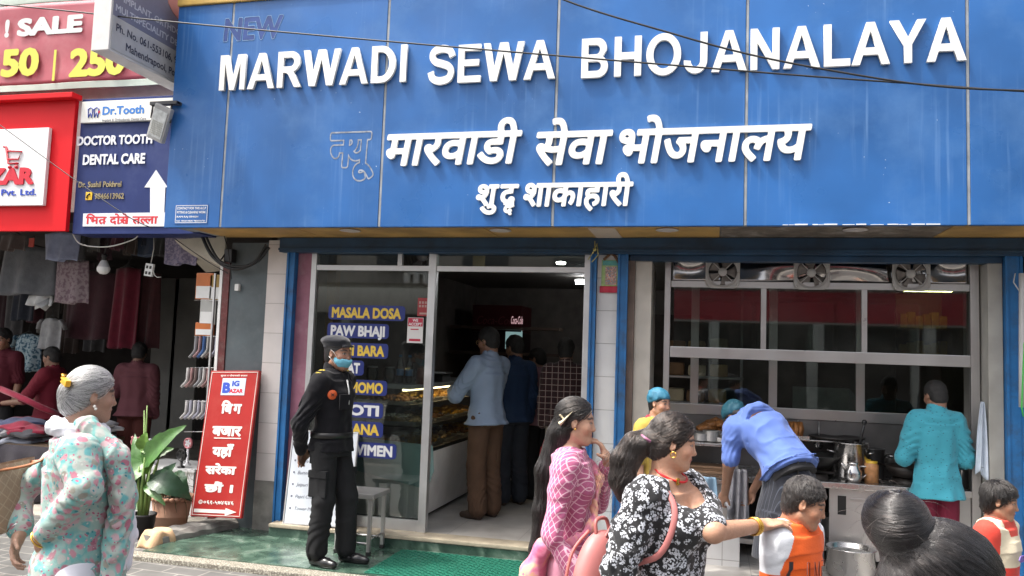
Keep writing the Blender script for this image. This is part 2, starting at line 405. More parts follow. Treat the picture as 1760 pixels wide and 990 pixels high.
# ------------------------------------------------------------------ implicit surfaces -> one continuous skin
class Field:
    def __init__(s, lo, hi, vs):
        s.lo = np.array(lo, np.float64); s.vs = vs
        s.n = np.ceil((np.array(hi) - s.lo) / vs).astype(int) + 1
        s.d = np.full(s.n, 0.2, np.float32)
        s.ax = [(s.lo[i] + np.arange(s.n[i]) * vs).astype(np.float32) for i in range(3)]
    def _w(s, lo, hi):
        i0 = np.clip(((np.array(lo) - s.lo) / s.vs).astype(int), 0, s.n); i1 = np.clip(((np.array(hi) - s.lo) / s.vs).astype(int) + 2, 0, s.n)
        w = tuple(slice(a, max(a, b)) for a, b in zip(i0, i1))
        return w, s.ax[0][w[0]][:, None, None], s.ax[1][w[1]][None, :, None], s.ax[2][w[2]][None, None, :]
    def put(s, w, d, k, op='u'):
        a = s.d[w]
        if a.size == 0: return
        if op == 'u':
            if k > 0:
                h = np.maximum(k - np.abs(a - d), 0) / k; s.d[w] = np.minimum(a, d) - h * h * k * 0.25
            else: s.d[w] = np.minimum(a, d)
        else:                                          # carve d away
            d = -d
            if k > 0:
                h = np.maximum(k - np.abs(a - d), 0) / k; s.d[w] = np.maximum(a, d) + h * h * k * 0.25
            else: s.d[w] = np.maximum(a, d)
    def cap(s, a, b, ra, rb, k=0.01, op='u', folds=None, pad=None):
        a, b = np.array(a, float), np.array(b, float); r = max(ra, rb); m = r + k + 3 * s.vs + (0.03 if folds else 0)
        w, X, Y, Z = s._w(np.minimum(a, b) - m, np.maximum(a, b) + m)
        if s.d[w].size == 0: return
        ba = b - a; L2 = max(ba @ ba, 1e-9)
        t = np.clip(((X - a[0]) * ba[0] + (Y - a[1]) * ba[1] + (Z - a[2]) * ba[2]) / L2, 0, 1)
        d = np.sqrt((X - a[0] - t * ba[0]) ** 2 + (Y - a[1] - t * ba[1]) ** 2 + (Z - a[2] - t * ba[2]) ** 2) - (ra + (rb - ra) * t)
        if folds:
            amp, freq, ph = folds
            q = t * freq * math.sqrt(L2) + 2.5 * np.sin(11 * X + ph) + 2.2 * np.sin(13 * Y + 1.7 * ph) + 1.5 * np.sin(9 * Z)
            d = d + amp * np.sin(q * 6.28) * (0.45 + 0.55 * np.sin(7 * (X + Y) + 5 * Z + ph))
        s.put(w, d, k, op)
    def ell(s, c, r, k=0.01, R=None, op='u'):
        c = np.array(c, float); r = np.array(r, float); m = r.max() + k + 3 * s.vs
        w, X, Y, Z = s._w(c - m, c + m)
        if s.d[w].size == 0: return
        X, Y, Z = X - c[0], Y - c[1], Z - c[2]
        if R is not None:
            R = np.array(R); X, Y, Z = (R[0, 0] * X + R[1, 0] * Y + R[2, 0] * Z), (R[0, 1] * X + R[1, 1] * Y + R[2, 1] * Z), (R[0, 2] * X + R[1, 2] * Y + R[2, 2] * Z)
        k0 = np.sqrt((X / r[0]) ** 2 + (Y / r[1]) ** 2 + (Z / r[2]) ** 2)
        k1 = np.sqrt((X / r[0] ** 2) ** 2 + (Y / r[1] ** 2) ** 2 + (Z / r[2] ** 2) ** 2) + 1e-6
        s.put(w, k0 * (k0 - 1) / k1, k, op)
    def loft(s, st, k=0.02, p=2.3, folds=None, op='u'):
        """st: [(centre, right, forward, half width, half depth)] joined by smooth sections."""
        st = [tuple(np.array(q, float) for q in x[:3]) + (x[3], x[4]) for x in st]
        A = np.array([x[0] for x in st]); m = max(max(x[3], x[4]) for x in st) + k + 3 * s.vs + 0.01
        w, X, Y, Z = s._w(A.min(0) - m, A.max(0) + m)
        if s.d[w].size == 0: return
        best = None
        for si, (q0, q1) in enumerate(zip(st[:-1], st[1:])):
            c0, c1 = q0[0], q1[0]; v = c1 - c0; L = np.linalg.norm(v)
            t = ((X - c0[0]) * v[0] + (Y - c0[1]) * v[1] + (Z - c0[2]) * v[2]) / (L * L)
            tc = np.clip(t, 0, 1); ts = tc * tc * (3 - 2 * tc) * 0.6 + tc * 0.4
            a = q0[3] + (q1[3] - q0[3]) * ts; b = q0[4] + (q1[4] - q0[4]) * ts
            r = (q0[1] + q1[1]); r = r / np.linalg.norm(r); f = (q0[2] + q1[2]); f = f / np.linalg.norm(f)
            ex, ey, ez = X - c0[0] - tc * v[0], Y - c0[1] - tc * v[1], Z - c0[2] - tc * v[2]
            U = np.abs(ex * r[0] + ey * r[1] + ez * r[2]) / a; V = np.abs(ex * f[0] + ey * f[1] + ez * f[2]) / b
            n = (U ** p + V ** p + 1e-9) ** (1 / p)
            d = (n - 1) * np.minimum(a, b)
            if folds:
                amp, freq, ph = folds
                d = d + amp * np.sin(freq * (X * 1.1 + Y * 0.6) + 3 * np.sin(3.1 * Z + ph) + ph) * np.clip(1.2 - tc, 0.3, 1)
            e0 = 0.0 if si == 0 else 0.03; e1 = 0.0 if si == len(st) - 2 else 0.03
            over = np.maximum(np.maximum(-t * L - e0, (t - 1) * L - e1), 0)
            d = np.where(over > 0, np.maximum(d, over), d)
            if best is None: best = d
            else:
                best = np.minimum(best, d)
        s.put(w, best, k, op)
    def plane(s, p, n, k=0.0):                          # cut everything on the +n side
        X, Y, Z = s.ax[0][:, None, None], s.ax[1][None, :, None], s.ax[2][None, None, :]
        d = (X - p[0]) * n[0] + (Y - p[1]) * n[1] + (Z - p[2]) * n[2]
        s.put((slice(None),) * 3, -d.astype(np.float32), k, 'c')
    def mesh(s):
        d = s.d; d = np.where(d == 0, np.float32(1e-7), d)
        d[0] = d[-1] = 0.1; d[:, 0] = d[:, -1] = 0.1; d[:, :, 0] = d[:, :, -1] = 0.1
        I = d < 0; n = s.n
        c = np.zeros(n - 1, np.int8)
        offs = [(i, j, k) for i in (0, 1) for j in (0, 1) for k in (0, 1)]
        for o in offs: c += I[o[0]:n[0] - 1 + o[0], o[1]:n[1] - 1 + o[1], o[2]:n[2] - 1 + o[2]]
        act = np.argwhere((c > 0) & (c < 8))
        idx = np.full(n - 1, -1, np.int32); idx[act[:, 0], act[:, 1], act[:, 2]] = np.arange(len(act))
        cv = np.stack([d[act[:, 0] + o[0], act[:, 1] + o[1], act[:, 2] + o[2]] for o in offs], 1)
        O = np.array(offs, float); acc = np.zeros((len(act), 3)); cnt = np.zeros(len(act))
        for a in range(8):
            for b in range(a + 1, 8):
                if np.abs(O[a] - O[b]).sum() == 1:
                    x, y = cv[:, a], cv[:, b]; m = (x < 0) != (y < 0)
                    t = np.where(m, x / np.where(m, x - y, 1), 0)
                    acc += np.where(m[:, None], O[a] + t[:, None] * (O[b] - O[a]), 0); cnt += m
        V = s.lo + (act + acc / cnt[:, None]) * s.vs
        Q = []
        for axn in range(3):
            u, v = (axn + 1) % 3, (axn + 2) % 3
            sl0 = [slice(1, n[i] - 1) for i in range(3)]; sl1 = list(sl0); sl1[axn] = slice(2, n[axn]); sl0[axn] = slice(1, n[axn] - 1)
            a, b = I[tuple(sl0)], I[tuple(sl1)]
            for flip, msk in ((False, a & ~b), (True, ~a & b)):
                p = np.argwhere(msk) + 1
                if not len(p): continue
                eu = np.zeros(3, int); eu[u] = 1; ev = np.zeros(3, int); ev[v] = 1
                q = [p - eu - ev, p - ev, p, p - eu]
                q = np.stack([idx[x[:, 0], x[:, 1], x[:, 2]] for x in q], 1)
                if flip: q = q[:, ::-1]
                Q.append(q)
        return V, np.concatenate(Q)
def _hash(i, j, k, sd):
    h = (i * 374761393 + j * 668265263 + k * 2147483647 + sd * 1274126177) & 0x7fffffff
    h = ((h ^ (h >> 13)) * 1274126177) & 0x7fffffff
    return ((h ^ (h >> 16)) & 0xffff) / 65535.0
def vnoise(P, sd=0):
    P = np.asarray(P, float); i = np.floor(P).astype(np.int64); f = P - i; f = f * f * f * (f * (f * 6 - 15) + 10)
    r = 0
    for a in (0, 1):
        for b in (0, 1):
            for c in (0, 1):
                w = (f[:, 0] if a else 1 - f[:, 0]) * (f[:, 1] if b else 1 - f[:, 1]) * (f[:, 2] if c else 1 - f[:, 2])
                r = r + w * _hash(i[:, 0] + a, i[:, 1] + b, i[:, 2] + c, sd)
    return r * 2 - 1
def to_mesh(name, VQ, m, parent=None, wr=None, seed=0, color=None, smooth_it=1):
    V, Q = VQ
    if len(V) == 0: V, Q = np.zeros((3, 3)), np.array([[0, 1, 2, 2]])
    for _ in range(smooth_it):                          # light relax takes the grid steps off
        acc = np.zeros_like(V); c = np.zeros(len(V))
        for a, b in ((0, 1), (1, 2), (2, 3), (3, 0)):
            np.add.at(acc, Q[:, a], V[Q[:, b]]); np.add.at(acc, Q[:, b], V[Q[:, a]]); np.add.at(c, Q[:, a], 1); np.add.at(c, Q[:, b], 1)
        V = V * 0.5 + 0.5 * acc / np.maximum(c, 1)[:, None]
    if wr:
        N = np.zeros_like(V); fn = np.cross(V[Q[:, 2]] - V[Q[:, 0]], V[Q[:, 3]] - V[Q[:, 1]])
        for a in range(4): np.add.at(N, Q[:, a], fn)
        N /= np.linalg.norm(N, axis=1)[:, None] + 1e-12
        D = np.zeros(len(V))
        for amp, fr, ridged in wr:
            W_ = V * np.array(fr) + 0.8 * np.stack([vnoise(V * 5 + 9, seed + 3), vnoise(V * 5 + 3, seed + 4), vnoise(V * 5 + 6, seed + 5)], 1)
            n_ = vnoise(W_, seed)
            D += amp * ((1 - 2 * np.abs(n_)) - 0.3 if ridged else n_)
        V = V + N * D[:, None]
    me = bpy.data.meshes.new(name)
    me.vertices.add(len(V)); me.vertices.foreach_set('co', V.astype(np.float32).ravel())
    me.loops.add(len(Q) * 4); me.loops.foreach_set('vertex_index', Q.astype(np.int32).ravel())
    me.polygons.add(len(Q)); me.polygons.foreach_set('loop_start', np.arange(0, len(Q) * 4, 4, dtype=np.int32))
    me.update(calc_edges=True); me.validate()
    if color is not None:
        at_ = me.attributes.new('tone', 'FLOAT_COLOR', 'POINT'); C_ = np.ones((len(V), 4), np.float32); C_[:, :3] = color(V); at_.data.foreach_set('color', C_.ravel())
    return link_mesh(name, me, m, parent, smooth=True)

# ------------------------------------------------------------------ people
def nrm(v): v = np.array(v, float); return v / (np.linalg.norm(v) + 1e-12)
def head_frame(c, yaw=0.0, pitch=0.0, roll=0.0, s=1.0):
    """yaw > 0 turns to the person's left, pitch > 0 looks up. Columns: right, forward, up."""
    R = Matrix.Rotation(yaw, 3, 'Z') @ Matrix.Rotation(pitch, 3, 'X') @ Matrix.Rotation(roll, 3, 'Y')
    return np.array(c, float), np.array(R), s
def joints(H, wide=1.0):
    J = {}
    for sx, n in ((1, 'r'), (-1, 'l')):
        J['hip' + n] = np.array([sx * .052 * H, 0, .515 * H]); J['knee' + n] = np.array([sx * .055 * H, .01 * H, .285 * H])
        J['ank' + n] = np.array([sx * .058 * H, -.012 * H, .05 * H]); J['toe' + n] = np.array([sx * .07 * H, .09 * H, .018 * H])
        J['sho' + n] = np.array([sx * .098 * H * wide, -.005 * H, .808 * H]); J['elb' + n] = np.array([sx * .120 * H * wide, -.015 * H, .642 * H])
        J['wri' + n] = np.array([sx * .126 * H * wide, .03 * H, .492 * H])
    J['pel'] = np.array([0, 0, .53 * H]); J['wai'] = np.array([0, .004 * H, .62 * H]); J['che'] = np.array([0, .004 * H, .745 * H])
    J['nek'] = np.array([0, -.012 * H, .848 * H]); J['hed'] = np.array([0, .012 * H, .932 * H])
    return J
def put_head(F, hf, female=False):
    c, R, s = hf
    def T(x, y, z): return c + R @ (np.array([x, y, z]) * s)
    def e(p, r, k, op='u', RR=None): F.ell(T(*p), np.array(r) * s, k * s, R if RR is None else R @ np.array(RR), op)
    def cp(a, b, ra, rb, k, op='u'): F.cap(T(*a), T(*b), ra * s, rb * s, k * s, op)
    e((0, -.014, .036), (.074, .094, .086), .02)
    e((0, .03, -.02), (.061, .062, .082), .03)
    j = .9 if female else 1.0
    e((0, .018, -.072), (.052 * j, .058, .04), .03)
    cp((-.012 * j, .068, -.098), (.012 * j, .068, -.098), .016, .016, .03)
    cp((-.05 * j, .0, -.06), (-.018, .06, -.1), .016, .014, .03); cp((.05 * j, .0, -.06), (.018, .06, -.1), .016, .014, .03)
    for sx in (-1, 1):
        e((sx * .04, .062, -.028), (.022, .02, .02), .03)          # cheek
        e((sx * .031, .09, .006), (.017, .012, .012), .014, 'c')    # socket
        e((sx * .031, .074, .005), (.0145, .0135, .0125), .006)     # eyeball under lids
        cp((sx * .012, .084, .024), (sx * .045, .074, .025), .006, .006, .014)   # brow
        e((sx * .0125, .090, -.036), (.0085, .009, .007), .008)      # nostril wing
        Rz = np.array(Matrix.Rotation(sx * -.35, 3, 'Z'))
        e((sx * .0755, -.004, -.004), (.009, .02, .031), .006, 'u', Rz)
        e((sx * .082, .004, .002), (.005, .010, .016), .006, 'c', Rz)
    cp((0, .082, .012), (0, .097, -.029), .0075, .0105, .012)
    e((0, .100, -.033), (.0105, .010, .009), .008)
    cp((-.017, .081, -.062), (.017, .081, -.062), .0065, .0065, .007); e((0, .089, -.0605), (.012, .0065, .0055), .006)
    cp((-.014, .081, -.073), (.014, .081, -.073), .0075, .0075, .007)
def face_tone(hf, skin, lip=(.36, .12, .10), brow=(.012, .009, .008)):
    c, R, s = hf; skin = np.array(skin)
    def f(V):
        L = ((V - c) @ R) / s; x, y, z = L[:, 0], L[:, 1], L[:, 2]; ax_ = np.abs(x)
        C = np.tile(skin, (len(V), 1)); n = vnoise(V * 60, 5)[:, None] * .07 + vnoise(V * 14, 8)[:, None] * .09 + vnoise(V * 140, 2)[:, None] * .05; C = C * (1 + n)
        front = y > .045
        blush = np.exp(-((ax_ - .042) ** 2 + (z + .03) ** 2) / .0006) * front
        C = C * (1 + blush[:, None] * np.array([.10, -.04, -.04]))
        def mix(m, col): m = np.clip(m, 0, 1)[:, None]; return C * (1 - m) + np.array(col) * m
        lipm = np.clip((1 - np.sqrt((x / .025) ** 2 + ((z + .067) / .0125) ** 2)) * 5, 0, 1) * (y > .06)
        C = mix(lipm * .95, lip)
        C = mix(np.clip(1 - np.abs(z + .0665 + .001 * np.cos(x * 120)) / .0022, 0, 1) * (ax_ < .023) * (y > .06), (.09, .03, .03))
        by = .0265 + .004 * (1 - ((ax_ - .031) / .02) ** 2)
        C = mix(np.clip(1.7 - np.abs(z - by) / .0042, 0, 1) * np.clip((.024 - np.abs(ax_ - .032)) / .004, 0, 1) * front * .95, brow)
        ex, ez = (ax_ - .031) / .0155, (z - .0045) / .0058
        eye = np.clip((1 - (ex ** 2 + np.abs(ez) ** 1.7)) * 6, 0, 1) * front
        C = mix(eye, (.42, .39, .37))
        iris = np.clip((1 - np.sqrt(((ax_ - .032) / .0078) ** 2 + ez ** 2 * .5)) * 5, 0, 1) * eye; C = mix(iris, (.02, .012, .008))
        lid = np.clip(1 - np.abs(z - (.0105 - .006 * ex ** 2)) / .0032, 0, 1) * (np.abs(ex) < 1.2) * front; C = mix(lid * .95, (.015, .01, .01))
        return C
    return f
def put_hand(F, w, d, pal, side, curl=(.35, .4, .45, .5), s=1.0, spread=1.0, thumb=.5):
    """w wrist, d direction of the fingers, pal direction the palm faces, side +1: thumb on the d x pal side."""
    d = nrm(d); pal = nrm(np.array(pal) - d * (np.array(pal) @ d)); a = np.cross(d, pal) * side; w = np.array(w, float)
    R = np.stack([a, d, pal], 1)
    F.ell(w + d * .048 * s, np.array([.039, .052, .0145]) * s, .012 * s, R)
    F.cap(w, w + d * .03 * s, .022 * s, .024 * s, .012 * s)
    F.ell(w + d * .035 * s + a * .024 * s + pal * .006 * s, np.array([.018, .03, .013]) * s, .01 * s, R)
    for i, (off, ln, rr) in enumerate(((.027, .072, .0086), (.009, .082, .0088), (-.009, .076, .0084), (-.026, .06, .0074))):
        p = w + d * (.084 - .007 * abs(i - 1)) * s + a * off * s; ang = 0.0
        dd = nrm(d + a * (off * 5 * spread * .4)); c = curl[i]
        for q, fr in enumerate((.45, .32, .23)):
            ang += c * (0.8 if q == 0 else 1.0)
            v = dd * math.cos(ang) + pal * math.sin(ang); p2 = p + v * ln * fr * s
            F.cap(p, p2, rr * (1 - .08 * q) * s, rr * (.92 - .1 * q) * s, .004 * s); p = p2
    p = w + d * .022 * s + a * .03 * s; v = nrm(d * .75 + a * .75 + pal * thumb)
    p2 = p + v * .036 * s; F.cap(p, p2, .0115 * s, .0098 * s, .008 * s)
    v = nrm(d * 1.0 + a * .3 + pal * (thumb + .15)); F.cap(p2, p2 + v * .03 * s, .0096 * s, .0076 * s, .004 * s)
def bounds(J, m=.16):
    A = np.array([J[k] for k in J]); return A.min(0) - m, A.max(0) + m
def torso_st(J, H, fat=1.0, infl=0.0, hem=None, top='nek', flare=1.0, depth=1.0, levels=None):
    up = nrm(J['nek'] - J['pel']); rt = nrm(J['shor'] - J['shol']); rh = nrm(J['hipr'] - J['hipl'])
    def fw(u, r): return nrm(np.cross(u, r))
    ch = J['che']; P = []
    sec = [('pel', .094, .074), ('wai', .078, .062), ('che', .090, .070)]
    for n, a, b in sec:
        r = nrm(rh * (1 if n != 'che' else 0) + rt * (1 if n != 'pel' else 0)); u = nrm(J['wai'] - J['pel']) if n == 'pel' else (nrm(J['nek'] - J['che']) if n == 'che' else up)
        P.append((J[n], r, fw(u, r), a * H * fat + infl, b * H * fat * depth + infl))
    u = nrm(J['nek'] - J['che']); f = fw(u, rt); sc = (J['shor'] + J['shol']) / 2
    P.append((sc - u * .022 * H, rt, f, .086 * H + infl, .058 * H + infl))
    P.append((sc + u * .012 * H, rt, f, .068 * H + infl, .048 * H + infl))
    P.append((J['nek'] + u * .004 * H, rt, f, .036 * H + infl, .038 * H + infl))
    if hem is not None:
        r = rh; u = nrm(J['wai'] - J['pel'])
        P.insert(0, (hem, r, fw(u, r), .1 * H * fat * flare + infl, .08 * H * fat * flare + infl))
    return P
class Person:
    def __init__(s, label, loc, heading, H, J=None, skin=(.42, .24, .16), vs=.0045, yaw=0, pitch=0, roll=0, wide=1.0, fat=1.0, female=False, group=None, headk=1.0):
        s.root = empty('person', loc, heading, label, 'person', group)
        s.H, s.vs, s.fat, s.female, s.skin = H, vs, fat, female, skin
        s.J = joints(H, wide)
        if J:
            for k, v in J.items(): s.J[k] = np.array(v, float)
        s.hf = head_frame(s.J['hed'], yaw, pitch, roll, .135 * H / .24 * headk)
        s.hands = []
    def arm(s, F, n, infl=0.0, cut=1.0, k=.012, folds=None, start=0.0, r=(.031, .027, .025, .0165)):
        J, H = s.J, s.H; f = s.fat ** .7; a, b, c = J['sho' + n], J['elb' + n], J['wri' + n]
        if start < 1:
            e = min(cut, 1.0) if cut < 1 else 1.0
            F.cap(J['nek'] - np.array([0, 0, .012]) * H + (a - J['nek']) * .25, a, .024 * H + infl, .025 * H * f + infl, .04)
            q = a + (b - a) * e; F.cap(a, a + (q - a) * .4, r[0] * H * f * .95 + infl, r[0] * H * f * .93 + infl, .045); F.cap(a + (q - a) * .12, q, r[0] * H * f + infl, (r[0] + (r[1] - r[0]) * e) * H * f + infl, k, folds=folds)
        if cut > 1:
            e = min(cut - 1, 1.0); q = b + (c - b) * e; F.cap(b, q, r[2] * H * f + infl, (r[2] + (r[3] - r[2]) * e) * H * f + infl, k, folds=folds)
    def leg(s, F, n, infl=0.0, cut=2.0, k=.015, folds=None, straight=0.0):
        J, H = s.J, s.H; a, b, c = J['hip' + n], J['knee' + n], J['ank' + n]
        F.cap(a, b, .050 * H * s.fat + infl * .45, .036 * H + infl, k, folds=folds)
        e = cut - 1; q = b + (c - b) * e
        r0, r1 = .035, .022; F.cap(b, q, r0 * H + infl, (r0 + (r1 - r0) * e) * H + infl + straight * e, k, folds=folds)
    def body(s, legs=True, feet=True, lip=(.36, .12, .10), breasts=False):
        J, H = s.J, s.H; lo, hi = bounds(J); F = Field(lo, hi, s.vs)
        F.loft(torso_st(J, H, s.fat, -.004), .02)
        for n in 'rl':
            s.arm(F, n, cut=2.0)
            if legs: s.leg(F, n)
            if feet and legs:
                F.cap(J['ank' + n] + np.array([0, 0, -.022 * H]), J['toe' + n] - np.array([0, 0, .002 * H]), .018 * H, .013 * H, .02)
        c, R, hs = s.hf
        nb = J['nek'] + np.array([0, 0, -.03]); F.cap(nb, c + R @ (np.array([0, -.03, -.07]) * hs), .036 * H * (1 if s.female else 1.08), .032 * H * (1 if s.female else 1.1), .02)
        put_head(F, s.hf, s.female)
        for n, kw in s.hands: put_hand(F, J['wri' + n], **kw)
        return to_mesh('body', F.mesh(), skin_mat(), s.root, color=face_tone(s.hf, s.skin, lip))
    def garment(s, name, m, build, lo=None, hi=None, wr=((.0035, (9, 9, 5), True), (.002, (22, 22, 14), False)), vs=None, seed=None, parent=None):
        l, h = bounds(s.J, .2); F = Field(l if lo is None else lo, h if hi is None else hi, vs or s.vs * 1.15)
        build(F); s.seed = getattr(s, 'seed', 3) + 7
        return to_mesh(name, F.mesh(), m, parent or s.root, wr, seed or s.seed)
    def shirt(s, m, sleeve=1.9, hem=.5, infl=.012, name='shirt', flare=1.0, folds=.004, neck=True, collar=0.0, sl_infl=None, bust=0.0, wr=None, cuff=0.0):
        J, H = s.J, s.H
        def b(F):
            u = nrm(J['wai'] - J['pel']); hm = J['pel'] - u * (.53 - hem) * H
            F.loft(torso_st(J, H, s.fat, infl, hm, flare=flare), .02, folds=(folds * .8, 42, 1.3))
            if bust:
                f = np.cross(nrm(J['nek'] - J['che']), nrm(J['shor'] - J['shol'])); r = nrm(J['shor'] - J['shol'])
                for q in (-1, 1): F.ell(J['che'] + f * .056 * H * s.fat + r * q * .047 * H - np.array([0, 0, .006 * H]), (np.array([.05, .045, .05]) * bust) * H, .03)
            for i, n in enumerate('rl'):
                s.arm(F, n, (infl * 1.05 if sl_infl is None else sl_infl), sleeve, .02, (folds, 9, 2.1 * i + 1))
                if cuff and sleeve > 1:
                    bb, cc = J['elb' + n], J['wri' + n]; e = sleeve - 1; q = bb + (cc - bb) * e; q0 = bb + (cc - bb) * (e - .14)
                    F.cap(q0, q, .03 * H, .024 * H, .006)
            if collar:
                c = J['nek']; F.cap(c + np.array([0, 0, -.02]), c + np.array([0, .006, collar]), .047 * H, .043 * H, .01)
            if neck:   # neckline hollow
                c, R, hs = s.hf; F.cap(J['nek'] + np.array([0, .01, -.012 + collar * .5]), c + R @ (np.array([0, -.02, -.06]) * hs), .038 * H, .038 * H, .004, 'c')
        return s.garment(name, m, b, **({'wr': wr} if wr else {}))
    def trousers(s, m, infl=.016, cut=1.97, name='trousers', straight=.02, folds=.005, top=.03):
        J, H = s.J, s.H
        def b(F):
            st = torso_st(J, H, s.fat, infl * .4); u = nrm(J['wai'] - J['pel'])
            p = (J['pel'] + u * top * H,) + st[0][1:3] + (st[0][3] * .97, st[0][4] * .97)
            q = (J['pel'] - u * .05 * H,) + st[0][1:3] + (st[0][3] * 1.0, st[0][4] * 1.0)
            F.loft([q, p], .01)
            for i, n in enumerate('rl'): s.leg(F, n, infl, cut, .02, (folds, 8, 1.5 * i + .7), straight)
        return s.garment(name, m, b)
    def shoes(s, m, name='shoe', boot=.0):
        J, H = s.J, s.H
        for n in 'rl':
            a, t = J['ank' + n], J['toe' + n]; l = np.minimum(a, t) - .12; h = np.maximum(a, t) + .12; F = Field(l, h, .004)
            d = nrm((t - a) * np.array([1, 1, 0])); z0 = t[2] - .018 * H; base = np.array([a[0], a[1], z0])
            F.cap(base - d * .02 + np.array([0, 0, .034]), base + d * .10 + np.array([0, 0, .032]), .036, .037, .01)
            F.cap(base + d * .09 + np.array([0, 0, .03]), base + d * .165 + np.array([0, 0, .026]), .04, .03, .02)
            F.cap(base + np.array([0, 0, .05]), a + np.array([0, 0, .02 + boot]), .034, .036, .02)
            F.plane(base + np.array([0, 0, .002]), (0, 0, -1))
            to_mesh(name, F.mesh(), m, s.root)
    def hair_cap(s, m, name='hair', t=1.0, plane_p=(0, .03, .0), plane_n=(0, .76, -.65), extra=None, vs=None, wr=((.002, (60, 25, 25), False),), ear=True, thick=0.0):
        c, R, hs = s.hf; r = .17 * hs / .9 + .02
        lo, hi = c - .2, c + .2
        if extra and extra.get('lo') is not None: lo = np.minimum(lo, extra['lo'])
        F = Field(lo, hi, vs or s.vs * .9)
        T = lambda x, y, z: c + R @ (np.array([x, y, z]) * hs)
        F.ell(T(0, -.015, .037), np.array([.0795 + thick, .1005 + thick, .0925 + thick]) * hs * t, .01, R)
        F.ell(T(0, -.05, -.03), np.array([.066 + thick, .055 + thick, .07]) * hs * t, .03 * hs, R)
        F.plane(T(*plane_p), R @ np.array(plane_n), .008 * hs)
        if ear:
            for q in (-1, 1): F.ell(T(q * .078, .0, -.012), np.array([.016, .02, .032]) * hs, .006 * hs, R, 'c')
        if extra and 'fn' in extra: extra['fn'](F, T, R, hs)
        o = to_mesh(name, F.mesh(), m, s.root, wr, 11)
        return o
def strands(name, cap, seeds, flow, n=6, step=.012, lift=.003, r=.0006, m=None, jitter=.25, seed=1, parent=None, clamp=True):
    """real hair strands lying along the surface of a hair mesh: flow(p, normal) gives the direction at a point."""
    rnd = random.Random(seed); me = cap.data; polys = me.polygons
    bvh = BVHTree.FromPolygons([v.co.copy() for v in me.vertices], [p.vertices[:] for p in polys])
    areas = np.array([p.area for p in polys]); cum = np.cumsum(areas); pos = []
    sel = np.searchsorted(cum, np.random.RandomState(seed).rand(seeds) * cum[-1])
    for pi in sel:
        p = polys[min(int(pi), len(polys) - 1)]; q = p.center.copy(); nn = p.normal.copy(); line = []
        jv = Vector((rnd.gauss(0, 1), rnd.gauss(0, 1), rnd.gauss(0, 1))) * jitter; lf = lift * rnd.uniform(.2, 1.6); ok = True
        for i in range(n):
            line.append(q + nn * lf)
            d = flow(q, nn)
            if d is None: ok = i >= 2; break
            d = Vector(d).normalized() + jv; d = d - nn * d.dot(nn)
            if d.length < 1e-6: break
            q2 = q + d.normalized() * step
            if clamp:
                h = bvh.find_nearest(q2)
                if h[0] is None: break
                q, nn = h[0], h[1]
            else: q = q2
        while len(line) < n: line.append(line[-1] + (line[-1] - line[-2] if len(line) > 1 else Vector((0, 0, .001))) * .5)
        pos.append(line)
    return curves_obj(name, pos, r, m, parent if parent is not None else cap)
def curves_obj(name, lines, r, m, parent=None):
    c = bpy.data.hair_curves.new(name); k = len(lines[0]); c.add_curves([k] * len(lines))
    A = np.array([[tuple(p) for p in l] for l in lines], np.float32)
    c.attributes['position'].data.foreach_set('vector', A.ravel()) if 'position' in c.attributes else None
    ra = c.attributes.get('radius') or c.attributes.new('radius', 'FLOAT', 'POINT')
    rr = np.tile(np.linspace(1, .45, k), len(lines)).astype(np.float32) * r; ra.data.foreach_set('value', rr)
    o = bpy.data.objects.new(name, c); COL.objects.link(o); c.materials.append(m)
    if parent is not None: o.parent = parent
    return o
def skin_mat():
    if 'skin' in MATS: return MATS['skin']
    m = mat('skin', (.4, .25, .17), .46, bump=.25, bscale=190, trans=.03, rvar=.10, vscale=30); nt = m.node_tree; b = nt.nodes['Principled BSDF']
    b.inputs['Subsurface Radius'].default_value = (.012, .005, .003); b.inputs['Subsurface Scale'].default_value = 1.0
    a = nt.nodes.new('ShaderNodeAttribute'); a.attribute_name = 'tone'; nt.links.new(a.outputs['Color'], b.inputs['Base Color'])
    return m
def hair_mat(name, col, rough=.45):
    if name in MATS: return MATS[name]
    m = mat(name, col, rough, var=.25, vscale=60, bump=.5, bscale=220, spec=.6)
    return m
def strand_mat(name, col, rough=.28, spread=(.35, 1.9)):
    if name in MATS: return MATS[name]
    m = bpy.data.materials.new(name); m.use_nodes = True; nt = m.node_tree; nt.nodes.clear()
    o = nt.nodes.new('ShaderNodeOutputMaterial'); h = nt.nodes.new('ShaderNodeBsdfHairPrincipled'); h.parametrization = 'COLOR'
    hi = nt.nodes.new('ShaderNodeHairInfo'); mr = nt.nodes.new('ShaderNodeMapRange'); mr.inputs[3].default_value, mr.inputs[4].default_value = spread
    nt.links.new(hi.outputs['Random'], mr.inputs[0]); v = nt.nodes.new('ShaderNodeVectorMath'); v.operation = 'SCALE'; v.inputs[0].default_value = col
    nt.links.new(mr.outputs[0], v.inputs[3]); nt.links.new(v.outputs[0], h.inputs['Color'])
    h.inputs['Roughness'].default_value = rough; h.inputs['Radial Roughness'].default_value = .5; h.inputs['Random Roughness'].default_value = .5
    nt.links.new(h.outputs[0], o.inputs[0]); MATS[name] = m; return m
